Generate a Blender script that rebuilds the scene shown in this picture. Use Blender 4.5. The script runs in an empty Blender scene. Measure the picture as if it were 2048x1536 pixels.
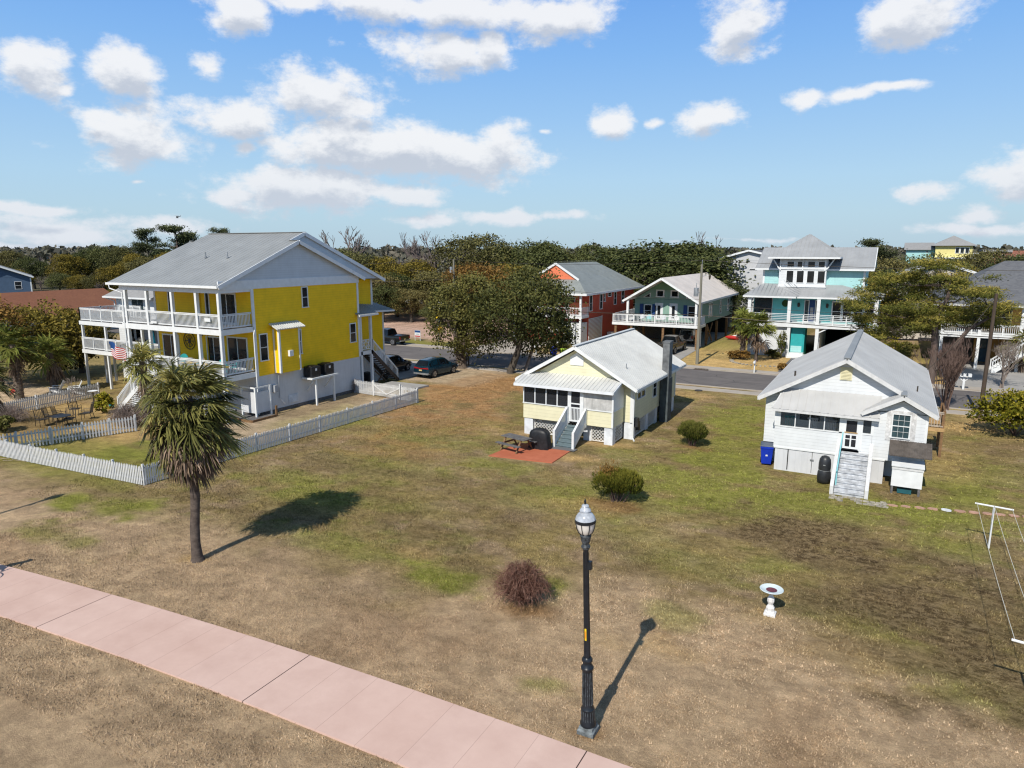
import bpy, bmesh, math, random
import numpy as np
from math import sin, cos, pi, radians, sqrt, atan2, hypot, exp
from mathutils import Vector, Matrix, noise as mnoise

random.seed(7)
RNG = np.random.default_rng(11)
scene = bpy.context.scene
COL = scene.collection
# ------------------------------------------------------------------ frame: X runs right along the street, Y runs away from the park
CAM_H = 11.5
YAW = radians(28.5)
PITCH = math.atan(268/1400.)

# ------------------------------------------------------------------ object helpers
WORG = {}
def worg(o): return WORG.get(o.name, Vector((0, 0, 0))) if o is not None else Vector((0, 0, 0))
def tag(o, label=None, cat=None, group=None, kind=None):
    if label: o['label'] = label
    if cat: o['category'] = cat
    if group: o['group'] = group
    if kind: o['kind'] = kind
    return o
def thing(name, label, cat, loc=(0, 0, 0), group=None, rotz=0):
    o = bpy.data.objects.new(name, None); COL.objects.link(o)
    o.empty_display_size = .3
    o.location = loc; o.rotation_euler = (0, 0, rotz)
    WORG[o.name] = Vector(loc)
    return tag(o, label, cat, group)
def link_mesh(name, me, mat, parent=None):
    o = bpy.data.objects.new(name, me); COL.objects.link(o)
    if mat is not None:
        for m in (mat if isinstance(mat, (list, tuple)) else [mat]): me.materials.append(m)
    if parent is not None:
        o.parent = parent; WORG[o.name] = worg(parent)
    else:
        WORG[o.name] = Vector((0, 0, 0))
    return o
def dup(root, loc, rotz=None, label=None, group=None, scale=None, name=None):
    r = root.copy(); COL.objects.link(r)
    if name: r.name = name
    r.location = loc
    if rotz is not None: r.rotation_euler = (0, 0, rotz)
    if scale is not None: r.scale = scale if isinstance(scale, (tuple, list)) else (scale,)*3
    if label: r['label'] = label
    if group: r['group'] = group
    for ch in list(root.children):
        c_ = ch.copy(); COL.objects.link(c_); c_.parent = r
        for g in list(ch.children):
            d = g.copy(); COL.objects.link(d); d.parent = c_
    return r

Z = Vector((0, 0, 1))
class MB:
    def __init__(s, M=None):
        s.v = []; s.f = []; s.M = M
    def add(s, vs, fs):
        b = len(s.v)
        if s.M is not None: s.v += [tuple(s.M @ Vector(p)) for p in vs]
        else: s.v += [tuple(p) for p in vs]
        s.f += [tuple(i+b for i in q) for q in fs]
        return s
    def box(s, x0, x1, y0, y1, z0, z1):
        return s.add([(x0,y0,z0),(x1,y0,z0),(x1,y1,z0),(x0,y1,z0),(x0,y0,z1),(x1,y0,z1),(x1,y1,z1),(x0,y1,z1)],
                     [(3,2,1,0),(4,5,6,7),(0,1,5,4),(1,2,6,5),(2,3,7,6),(3,0,4,7)])
    def obox(s, c, size, rotz=0, rot=None):
        R = rot if rot is not None else Matrix.Rotation(rotz, 3, 'Z')
        hx, hy, hz = size[0]/2, size[1]/2, size[2]/2
        vs = [Vector(c)+R @ Vector(p) for p in [(-hx,-hy,-hz),(hx,-hy,-hz),(hx,hy,-hz),(-hx,hy,-hz),(-hx,-hy,hz),(hx,-hy,hz),(hx,hy,hz),(-hx,hy,hz)]]
        return s.add(vs, [(3,2,1,0),(4,5,6,7),(0,1,5,4),(1,2,6,5),(2,3,7,6),(3,0,4,7)])
    def poly(s, pts): return s.add(pts, [tuple(range(len(pts)))])
    def ext(s, pts, vec):
        n = len(pts); vec = Vector(vec)
        vs = [Vector(p) for p in pts]; vs += [p+vec for p in vs]
        fs = [tuple(range(n))[::-1], tuple(range(n, 2*n))]+[(i, (i+1) % n, n+(i+1) % n, n+i) for i in range(n)]
        return s.add(vs, fs)
    def bar(s, p0, p1, w, h, up=Z):
        p0, p1 = Vector(p0), Vector(p1); d = (p1-p0).normalized(); u = Vector(up)
        if abs(d.dot(u)) > .99: u = Vector((0, 1, 0))
        a = d.cross(u).normalized()*w/2; b = a.cross(d).normalized()*h/2
        vs = [p0-a-b, p0+a-b, p0+a+b, p0-a+b, p1-a-b, p1+a-b, p1+a+b, p1-a+b]
        return s.add(vs, [(3,2,1,0),(4,5,6,7),(0,1,5,4),(1,2,6,5),(2,3,7,6),(3,0,4,7)])
    def tube(s, p0, p1, r0, r1=None, n=8, cap=True):
        return s.path([p0, p1], [r0, r0 if r1 is None else r1], n, cap)
    def path(s, pts, rad, n=6, cap=True):
        pts = [Vector(p) for p in pts]; N = len(pts)
        if not isinstance(rad, (list, tuple)): rad = [rad]*N
        vs = []; a = None
        for i, p in enumerate(pts):
            d = (pts[min(i+1, N-1)]-pts[max(i-1, 0)]).normalized()
            if a is None:
                u = Z if abs(d.z) < .9 else Vector((1, 0, 0)); a = d.cross(u).normalized()
            else:
                a = (a-d*a.dot(d)).normalized()
            b = d.cross(a)
            for k in range(n):
                t = 2*pi*k/n; vs.append(p+(a*cos(t)+b*sin(t))*rad[i])
        fs = [(i*n+k, i*n+(k+1) % n, (i+1)*n+(k+1) % n, (i+1)*n+k) for i in range(N-1) for k in range(n)]
        if cap: fs += [tuple(range(n))[::-1], tuple(range((N-1)*n, N*n))]
        return s.add(vs, fs)
    def lathe(s, prof, c=(0, 0, 0), n=20, sq=False):
        vs = []; N = len(prof)
        for r, z in prof:
            for k in range(n):
                t = 2*pi*(k+.5)/n; vs.append((c[0]+r*cos(t), c[1]+r*sin(t), c[2]+z))
        fs = [(i*n+k, i*n+(k+1) % n, (i+1)*n+(k+1) % n, (i+1)*n+k) for i in range(N-1) for k in range(n)]
        fs += [tuple(range(n))[::-1], tuple(range((N-1)*n, N*n))]
        return s.add(vs, fs)
    def ball(s, c, r, n=10, m=7, jit=0):
        r = (r, r, r) if not isinstance(r, (tuple, list)) else r
        vs = []
        for i in range(m+1):
            ph = pi*i/m
            for k in range(n):
                t = 2*pi*k/n; j = 1+random.uniform(-jit, jit)
                vs.append((c[0]+r[0]*sin(ph)*cos(t)*j, c[1]+r[1]*sin(ph)*sin(t)*j, c[2]+r[2]*cos(ph)*j))
        return s.add(vs, [(i*n+k, (i+1)*n+k, (i+1)*n+(k+1) % n, i*n+(k+1) % n) for i in range(m) for k in range(n)])
    def build(s, name, mat, parent=None, smooth=False, bevel=0):
        me = bpy.data.meshes.new(name)
        o0 = worg(parent)
        me.from_pydata([(p[0]-o0.x, p[1]-o0.y, p[2]-o0.z) for p in s.v], [], s.f)
        bm = bmesh.new(); bm.from_mesh(me)
        bmesh.ops.recalc_face_normals(bm, faces=bm.faces); bm.to_mesh(me); bm.free()
        if smooth:
            me.polygons.foreach_set('use_smooth', [True]*len(me.polygons))
            try: me.set_sharp_from_angle(angle=radians(40))
            except Exception: pass
        me.update()
        o = link_mesh(name, me, mat, parent)
        if bevel:
            b = o.modifiers.new('bevel', 'BEVEL'); b.width = bevel; b.segments = 2; b.limit_method = 'ANGLE'
        return o

def clip_poly(poly, h):
    """s-range of convex 2-D polygon [(h,s)] at h"""
    ss = []
    n = len(poly)
    for i in range(n):
        (h0, s0), (h1, s1) = poly[i], poly[(i+1) % n]
        if (h0-h)*(h1-h) <= 0 and abs(h1-h0) > 1e-9:
            ss.append(s0+(s1-s0)*(h-h0)/(h1-h0))
    return (min(ss), max(ss)) if len(ss) >= 2 else None
def roof_plane(mb, ribs, pts, thick=.12, pitch=.3, rw=.035, rh=.03):
    pts = [Vector(p) for p in pts]
    n = (pts[1]-pts[0]).cross(pts[2]-pts[0]).normalized()
    if n.z < 0: n = -n; pts = pts[::-1]
    mb.ext(pts, -n*thick)
    if ribs is None: return
    h = n.cross(Z)
    h = Vector((1, 0, 0)) if h.length < 1e-6 else h.normalized()
    sl = h.cross(n).normalized()
    pl = [((p-pts[0]).dot(h), (p-pts[0]).dot(sl)) for p in pts]
    a, b = min(p[0] for p in pl), max(p[0] for p in pl)
    k = max(1, int((b-a)/pitch))
    for i in range(k+1):
        hh = a+.03+(b-a-.06)*i/k
        r = clip_poly(pl, hh)
        if r and r[1]-r[0] > .1:
            p0 = pts[0]+h*hh+sl*(r[0]+.01)+n*rh*.45; p1 = pts[0]+h*hh+sl*(r[1]-.01)+n*rh*.45
            ribs.bar(p0, p1, rw, rh, up=n)

def FR(kind, x=0, y=0, z=0):
    """wall frame: local (a along wall, d outward, z up) -> world.  front: faces -Y; right: faces +X; left: faces -X; back: faces +Y"""
    u, n = {'front': ((1, 0, 0), (0, -1, 0)), 'right': ((0, 1, 0), (1, 0, 0)), 'left': ((0, 1, 0), (-1, 0, 0)), 'back': ((1, 0, 0), (0, 1, 0))}[kind]
    return Matrix(((u[0], n[0], 0, x), (u[1], n[1], 0, y), (0, 0, 1, z), (0, 0, 0, 1)))

# ------------------------------------------------------------------ materials
def newmat(name):
    m = bpy.data.materials.new(name); m.use_nodes = True
    nt = m.node_tree
    for n in list(nt.nodes): nt.nodes.remove(n)
    return m, nt, nt.nodes, nt.links
def srgb(r, g, b):
    f = lambda c: (c/255/12.92) if c/255 <= .04045 else ((c/255+.055)/1.055)**2.4
    return (f(r), f(g), f(b))
def mixc(N, L, fac, a, b, mode='MIX'):
    m = N.new('ShaderNodeMix'); m.data_type = 'RGBA'; m.blend_type = mode
    for sock, val in ((m.inputs[0], fac), (m.inputs[6], a), (m.inputs[7], b)):
        if hasattr(val, 'is_linked') or isinstance(val, bpy.types.NodeSocket): L.new(val, sock)
        elif isinstance(val, (int, float)): sock.default_value = val
        else: sock.default_value = (*val[:3], 1)
    return m.outputs[2]
def math_(N, L, op, a, b=None, c=None):
    m = N.new('ShaderNodeMath'); m.operation = op
    for i, val in enumerate((a, b, c)):
        if val is None: continue
        if isinstance(val, bpy.types.NodeSocket): L.new(val, m.inputs[i])
        else: m.inputs[i].default_value = val
    return m.outputs[0]
def noise_(N, L, scale, detail=4, rough=.55, vec=None):
    n = N.new('ShaderNodeTexNoise'); n.inputs['Scale'].default_value = scale; n.inputs['Detail'].default_value = detail; n.inputs['Roughness'].default_value = rough
    if vec is not None: L.new(vec, n.inputs['Vector'])
    return n.outputs[0]
def ramp_(N, L, fac, stops):
    r = N.new('ShaderNodeValToRGB'); L.new(fac, r.inputs[0])
    e = r.color_ramp.elements
    e[0].position = stops[0][0]; e[0].color = (*stops[0][1], 1)
    e[1].position = stops[-1][0]; e[1].color = (*stops[-1][1], 1)
    for p, c in stops[1:-1]:
        k = e.new(p); k.color = (*c, 1)
    return r.outputs[0]
def posn(N): return N.new('ShaderNodeNewGeometry').outputs['Position']
def mapped(N, L, vec, scale):
    m = N.new('ShaderNodeMapping'); L.new(vec, m.inputs[0]); m.inputs['Scale'].default_value = scale
    return m.outputs[0]
def finish(m, nt, N, L, color, rough=.7, metal=0, height=None, bump=.3, dist=.02, spec=.5, extra=None):
    b = N.new('ShaderNodeBsdfPrincipled'); o = N.new('ShaderNodeOutputMaterial')
    if isinstance(color, bpy.types.NodeSocket): L.new(color, b.inputs['Base Color'])
    else: b.inputs['Base Color'].default_value = (*color[:3], 1)
    if isinstance(rough, bpy.types.NodeSocket): L.new(rough, b.inputs['Roughness'])
    else: b.inputs['Roughness'].default_value = rough
    b.inputs['Metallic'].default_value = metal
    b.inputs['Specular IOR Level'].default_value = spec
    if height is not None:
        bp = N.new('ShaderNodeBump'); bp.inputs['Strength'].default_value = bump; bp.inputs['Distance'].default_value = dist
        L.new(height, bp.inputs['Height']); L.new(bp.outputs[0], b.inputs['Normal'])
    L.new(b.outputs[0], o.inputs[0])
    return m
def plain(name, col, rough=.6, metal=0, var=.12, scale=3., bump=0, spec=.4, dirt=0):
    m, nt, N, L = newmat(name)
    P = posn(N)
    n = noise_(N, L, scale, 5, .6, P)
    dk = tuple(c*(1-var*1.6) for c in col); lt = tuple(min(1, c*(1+var)) for c in col)
    c = ramp_(N, L, n, [(.3, dk), (.7, lt)])
    if dirt:
        st = noise_(N, L, 1., 5, .65, mapped(N, L, P, (5, 5, .5)))
        c = mixc(N, L, math_(N, L, 'MULTIPLY', ramp_(N, L, st, [(.5, (0,0,0)), (.75, (1,1,1))]), dirt), c, tuple(x*.55 for x in col), 'MIX')
    h = noise_(N, L, scale*12, 4, .6, P) if bump else None
    return finish(m, nt, N, L, c, rough, metal, h, bump, .01, spec)
def siding(name, col, lap=.16, var=.06, vertical=False, dirt=.18, seam_shade=.55):
    """lap boards: each course leans out and has its thin shadow line painted under its edge"""
    m, nt, N, L = newmat(name)
    P = posn(N); sp = N.new('ShaderNodeSeparateXYZ'); L.new(P, sp.inputs[0])
    src = sp.outputs[2] if not vertical else math_(N, L, 'ADD', sp.outputs[0], sp.outputs[1])
    t = math_(N, L, 'FRACT', math_(N, L, 'DIVIDE', src, lap))
    cell = math_(N, L, 'FLOOR', math_(N, L, 'DIVIDE', src, lap))
    w = N.new('ShaderNodeTexWhiteNoise'); w.noise_dimensions = '1D'; L.new(cell, w.inputs['W'])
    n = noise_(N, L, 1.3, 5, .6, P)
    st = noise_(N, L, 1., 5, .6, mapped(N, L, P, (4, 4, .6)))
    base = ramp_(N, L, n, [(.3, tuple(c*(1-var*1.5) for c in col)), (.7, tuple(min(1, c*(1+var)) for c in col))])
    base = mixc(N, L, math_(N, L, 'MULTIPLY', w.outputs['Value'], .10), base, tuple(c*.72 for c in col))
    base = mixc(N, L, math_(N, L, 'MULTIPLY', ramp_(N, L, st, [(.5, (0,0,0)), (.8, (1,1,1))]), dirt), base, tuple(c*.6 for c in col))
    # joint: shadow line under each lap painted into the colour; board gap if vertical
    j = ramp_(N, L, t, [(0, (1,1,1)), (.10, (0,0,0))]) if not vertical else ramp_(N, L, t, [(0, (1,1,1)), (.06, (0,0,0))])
    base = mixc(N, L, math_(N, L, 'MULTIPLY', j, seam_shade), base, tuple(c*.35 for c in col))
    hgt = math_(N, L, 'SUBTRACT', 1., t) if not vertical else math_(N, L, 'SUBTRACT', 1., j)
    return finish(m, nt, N, L, base, .6, 0, hgt, .22, .02, .25)
def metalroof(name, col, rough=.42, streak=.25, metal=0.):
    m, nt, N, L = newmat(name)
    P = posn(N)
    n = noise_(N, L, .6, 6, .6, P); s = noise_(N, L, 1., 6, .7, mapped(N, L, P, (6, 1.2, 1)))
    f = noise_(N, L, 14, 3, .6, P)
    c = ramp_(N, L, n, [(.3, tuple(x*.84 for x in col)), (.7, tuple(x*1.06 for x in col))])
    c = mixc(N, L, math_(N, L, 'MULTIPLY', ramp_(N, L, s, [(.5, (0,0,0)), (.72, (1,1,1))]), streak), c, tuple(x*.62 for x in col))
    return finish(m, nt, N, L, c, rough, metal, f, .06, .01, .5)
def shingle(name, c1, c2):
    m, nt, N, L = newmat(name)
    P = posn(N)
    v = N.new('ShaderNodeTexVoronoi'); v.inputs['Scale'].default_value = 1.; L.new(mapped(N, L, P, (4, 4, 9)), v.inputs['Vector'])
    n = noise_(N, L, .5, 5, .6, P)
    c = mixc(N, L, v.outputs['Color'], c1, c2)
    c = mixc(N, L, math_(N, L, 'MULTIPLY', n, .5), c, tuple(x*.6 for x in c1))
    return finish(m, nt, N, L, c, .9, 0, v.outputs['Distance'], .4, .03, .2)
def glassy(name, col=(.012, .016, .02), rough=.08):
    m, nt, N, L = newmat(name)
    n = noise_(N, L, .9, 3, .5, posn(N))
    c = ramp_(N, L, n, [(.35, tuple(x*.6 for x in col)), (.7, tuple(x*1.7 for x in col))])
    return finish(m, nt, N, L, c, rough, 0, n, .02, .05, .4)
def screen(name, col, alpha):
    m, nt, N, L = newmat(name)
    d = N.new('ShaderNodeBsdfPrincipled'); d.inputs['Base Color'].default_value = (*col, 1); d.inputs['Roughness'].default_value = .5
    t = N.new('ShaderNodeBsdfTransparent'); mx = N.new('ShaderNodeMixShader'); o = N.new('ShaderNodeOutputMaterial')
    n = noise_(N, L, 2.5, 3, .5, posn(N))
    f = math_(N, L, 'MULTIPLY_ADD', n, .16, alpha-.08)
    L.new(f, mx.inputs[0]); L.new(t.outputs[0], mx.inputs[1]); L.new(d.outputs[0], mx.inputs[2]); L.new(mx.outputs[0], o.inputs[0])
    return m
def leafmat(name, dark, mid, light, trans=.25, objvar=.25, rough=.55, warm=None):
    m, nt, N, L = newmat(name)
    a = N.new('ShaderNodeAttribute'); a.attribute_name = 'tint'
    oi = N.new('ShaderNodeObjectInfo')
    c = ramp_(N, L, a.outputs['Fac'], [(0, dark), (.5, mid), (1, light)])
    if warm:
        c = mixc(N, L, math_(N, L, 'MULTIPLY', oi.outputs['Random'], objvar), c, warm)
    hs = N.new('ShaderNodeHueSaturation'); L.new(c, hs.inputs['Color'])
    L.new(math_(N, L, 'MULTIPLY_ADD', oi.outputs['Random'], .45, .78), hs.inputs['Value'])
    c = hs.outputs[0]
    b = N.new('ShaderNodeBsdfPrincipled'); b.inputs['Roughness'].default_value = rough; b.inputs['Specular IOR Level'].default_value = .12
    L.new(c, b.inputs['Base Color'])
    t = N.new('ShaderNodeBsdfTranslucent'); L.new(c, t.inputs['Color'])
    mx = N.new('ShaderNodeMixShader'); mx.inputs[0].default_value = trans
    o = N.new('ShaderNodeOutputMaterial')
    L.new(b.outputs[0], mx.inputs[1]); L.new(t.outputs[0], mx.inputs[2]); L.new(mx.outputs[0], o.inputs[0])
    return m
def barkmat(name, dark, light, zs=2., sc=7):
    m, nt, N, L = newmat(name)
    P = posn(N)
    n = noise_(N, L, 1., 6, .7, mapped(N, L, P, (sc, sc, zs)))
    n2 = noise_(N, L, 1.1, 3, .6, P)
    c = ramp_(N, L, n, [(.3, dark), (.7, light)])
    c = mixc(N, L, math_(N, L, 'MULTIPLY', n2, .4), c, tuple(x*.6 for x in dark))
    return finish(m, nt, N, L, c, .9, 0, n, .7, .04, .1)

M = {}
M['white'] = plain('white_paint', (.70, .72, .73), .5, var=.05, dirt=.12)
M['white_wood'] = plain('weathered_white_paint', (.60, .605, .61), .65, var=.08, scale=5, dirt=.3, bump=.05)
M['trim_blue'] = plain('soft_white_trim', (.70, .73, .77), .5, var=.05)
M['yellow_siding'] = siding('yellow_lap_siding', (.90, .575, .014), .18, .07, seam_shade=.5)
M['white_siding'] = siding('white_lap_siding', (.665, .69, .71), .17, .05, seam_shade=.5)
M['gable_siding'] = siding('pale_gable_siding', (.55, .60, .66), .16, .04, seam_shade=.4)
M['cream_siding'] = siding('cream_lap_siding', (.71, .675, .475), .21, .05, seam_shade=.4)
M['cream_trim'] = plain('cream_trim', (.66, .62, .42), .6, var=.06)
M['board_white'] = siding('white_vertical_boards', (.58, .595, .62), .3, .05, vertical=True, seam_shade=.25, dirt=.3)
M['board_weather'] = siding('worn_white_boards', (.50, .50, .49), .18, .3, vertical=True, seam_shade=.5, dirt=.85)
M['grey_siding'] = siding('light_grey_siding', (.52, .53, .55), .2, .04, seam_shade=.3)
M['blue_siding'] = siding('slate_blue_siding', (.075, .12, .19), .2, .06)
M['red_siding'] = siding('coral_red_siding', (.50, .085, .05), .2, .06, seam_shade=.35)
M['coral_siding'] = siding('bright_coral_siding', (.72, .20, .10), .2, .05, seam_shade=.3)
M['green_siding'] = siding('sage_green_siding', (.22, .36, .30), .45, .05, vertical=True, seam_shade=.25)
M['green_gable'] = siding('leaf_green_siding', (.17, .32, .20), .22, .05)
M['turq_siding'] = siding('turquoise_siding', (.15, .53, .54), .2, .05, seam_shade=.35)
M['turq_light'] = siding('pale_turquoise_siding', (.36, .62, .62), .2, .05, seam_shade=.3)
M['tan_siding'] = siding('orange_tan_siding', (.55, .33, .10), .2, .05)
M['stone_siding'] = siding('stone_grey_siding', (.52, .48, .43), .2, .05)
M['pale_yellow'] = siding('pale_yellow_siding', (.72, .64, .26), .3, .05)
M['brick'] = plain('brick_wall', (.30, .13, .09), .85, var=.25, scale=2)
M['roof_house'] = metalroof('blue_grey_metal_roof', (.275, .285, .285), .5, .15)
M['roof_galv'] = metalroof('galvanised_roof', (.585, .59, .575), .42, .18)
M['roof_grey'] = metalroof('painted_grey_roof', (.465, .465, .46), .5, .12)
M['roof_turq'] = metalroof('grey_seam_roof', (.335, .345, .355), .45, .25)
M['roof_beige'] = metalroof('beige_metal_roof', (.66, .60, .55), .55, .12)
M['roof_old'] = metalroof('stained_grey_green_roof', (.24, .26, .25), .6, .6)
M['roof_brown'] = shingle('brown_shingles', (.24, .105, .06), (.19, .08, .05))
M['roof_dark'] = shingle('charcoal_shingles', (.11, .115, .13), (.17, .175, .185))
M['roof_shgrey'] = shingle('grey_shingles', (.28, .28, .28), (.36, .36, .36))
M['glass'] = glassy('window_glass')
M['glass_blue'] = glassy('bright_window_glass', (.03, .055, .065), .08)
M['blind'] = plain('window_blinds', (.35, .36, .38), .6, var=.1)
M['screen_dark'] = screen('dark_insect_screen', (.02, .022, .028), .68)
M['screen_mid'] = screen('insect_screen', (.07, .085, .095), .24)
M['steps_grey'] = plain('grey_step_paint', (.14, .19, .21), .6, var=.12, scale=6)
M['boards_pale'] = plain('worn_pale_boards', (.50, .52, .55), .75, var=.28, scale=4, bump=.15)
M['lattice'] = plain('white_lattice', (.68, .68, .66), .7, var=.08)
M['pier'] = plain('whitewashed_block', (.66, .69, .73), .8, var=.12, bump=.2, dirt=.3)
M['cinder'] = plain('dark_grey_block', (.070, .085, .092), .85, var=.3, scale=2.5, bump=.3)
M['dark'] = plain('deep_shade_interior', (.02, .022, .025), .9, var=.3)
M['black_metal'] = plain('black_metal', (.012, .013, .016), .38, var=.3, spec=.5)
M['iron'] = plain('bronze_iron', (.05, .04, .03), .5, var=.2)
M['galv'] = plain('galvanised_metal', (.42, .44, .46), .4, .6, var=.2)
M['grey_plastic'] = plain('grey_plastic', (.35, .37, .40), .5, var=.1)
M['teal'] = plain('teal_paint', (.02, .30, .31), .45, var=.08)
M['teal_door'] = plain('teal_door_paint', (.03, .36, .37), .45, var=.06)
M['navy'] = plain('royal_blue_shutter', (.012, .055, .20), .5, var=.08)
M['bin_blue'] = plain('blue_bin_plastic', (.006, .035, .42), .4, var=.12)
M['bin_lid'] = plain('pale_grey_bin_lid', (.08, .10, .14), .5, var=.15)
M['bin_lime'] = plain('lime_green_bin_plastic', (.40, .60, .04), .5, var=.1)
M['cover_black'] = plain('black_vinyl_cover', (.014, .015, .018), .5, var=.35, scale=6, bump=.2)
M['cover_grey'] = plain('charcoal_grill_enamel', (.028, .030, .034), .42, var=.25)
M['wood'] = plain('brown_deck_timber', (.20, .115, .055), .8, var=.25, scale=5, bump=.15)
M['wood_new'] = plain('light_new_timber', (.45, .29, .13), .75, var=.18, scale=5, bump=.1)
M['wood_pole'] = barkmat('weathered_pole_wood', (.16, .15, .12), (.30, .29, .24), .4, 9)
M['wood_dark'] = barkmat('dark_pole_wood', (.06, .045, .035), (.13, .10, .08), .4, 9)
M['wood_grey'] = plain('grey_weathered_timber', (.13, .125, .125), .85, var=.3, scale=6, bump=.2)
M['corr_brown'] = plain('brown_corrugated_sheet', (.10, .085, .075), .5, var=.25)
M['umbrella'] = plain('bright_blue_canvas', (.01, .30, .55), .7, var=.1)
M['red'] = plain('red_paint', (.45, .02, .02), .5, var=.1)
M['yellow'] = plain('yellow_paint', (.75, .50, .02), .5, var=.05)
M['orange'] = plain('orange_paint', (.75, .22, .02), .5, var=.05)
M['tyre'] = plain('tyre_rubber', (.012, .012, .013), .8, var=.2)
M['rim'] = plain('alloy_rim', (.40, .41, .43), .3, .8, var=.1)
M['carglass'] = glassy('car_glass', (.006, .008, .010), .03)
M['car_teal'] = plain('dark_teal_car_paint', (.006, .036, .062), .16, .35, var=.05, spec=.8)
M['car_black'] = plain('black_car_paint', (.006, .0065, .008), .16, .1, var=.1, spec=.8)
M['car_brown'] = plain('bronze_grey_car_paint', (.085, .075, .062), .2, .5, var=.05, spec=.8)
M['car_silver'] = plain('silver_grey_car_paint', (.32, .34, .36), .22, .5, var=.05, spec=.8)
M['car_white'] = plain('white_car_paint', (.60, .63, .66), .25, 0, var=.04, spec=.8)
M['lamp_red'] = plain('red_tail_lamp', (.30, .012, .012), .25, var=.1)
M['lamp_clear'] = plain('clear_lamp', (.6, .62, .65), .15, var=.1)
M['plate'] = plain('tan_plate', (.55, .42, .18), .5, var=.05)
M['soil'] = plain('bare_soil', (.22, .15, .09), .95, var=.25, scale=2, bump=.3)
M['sand'] = plain('pale_sand', (.47, .37, .26), .95, var=.15, scale=1.5, bump=.2)
M['leaf_debris'] = plain('dry_twigs', (.34, .28, .20), .9, var=.3)
M['rope'] = plain('cotton_rope', (.62, .60, .52), .8, var=.1)
M['solar'] = glassy('solar_cells', (.015, .02, .05), .15)
M['pinkslab'] = plain('stepping_slab', (.45, .27, .20), .9, var=.15, bump=.2)
M['skin'] = plain('skin', (.50, .30, .21), .6, var=.05)
M['cloth_grey'] = plain('dark_sportswear', (.05, .06, .09), .8, var=.1)
M['bath_white'] = plain('white_cast_stone', (.70, .69, .68), .8, var=.08, scale=8, dirt=.15)
M['bath_blue'] = plain('pale_blue_white_bowl', (.60, .68, .70), .6, var=.08)
M['bath_water'] = plain('rusty_puddle', (.16, .035, .03), .12, var=.3, scale=9)
M['yellow_sign'] = plain('amber_sign', (.70, .38, .03), .5, var=.05)
# ------------------------------------------------------------------ camera, sun, sky
cam = bpy.data.cameras.new('camera'); cam_ob = bpy.data.objects.new('camera', cam); COL.objects.link(cam_ob)
cam.sensor_width = 36; cam.lens = 1400/2048*36; cam.clip_end = 6000; cam.clip_start = .1
cam_ob.location = (0, 0, CAM_H); cam_ob.rotation_euler = (pi/2-PITCH, 0, YAW)
scene.camera = cam_ob
scene.view_settings.view_transform = 'Standard'; scene.view_settings.look = 'None'; scene.view_settings.exposure = 0
scene.cycles.use_denoising = True; scene.cycles.filter_width = 1.2; scene.cycles.sample_clamp_indirect = 3; scene.cycles.max_bounces = 6; scene.cycles.transparent_max_bounces = 12; scene.cycles.caustics_reflective = False; scene.cycles.caustics_refractive = False

SUN_EL = radians(44.3)
sd = Vector((-.012, cos(SUN_EL), -sin(SUN_EL))).normalized()      # light travels away from the park, over the roofs
sun = bpy.data.lights.new('sun', 'SUN'); sun.energy = 5.0; sun.angle = radians(.53); sun.color = (1, .94, .84)
so = bpy.data.objects.new('sun', sun); COL.objects.link(so); so.rotation_euler = sd.to_track_quat('-Z', 'Y').to_euler(); so.location = (0, -50, 60)

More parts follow.
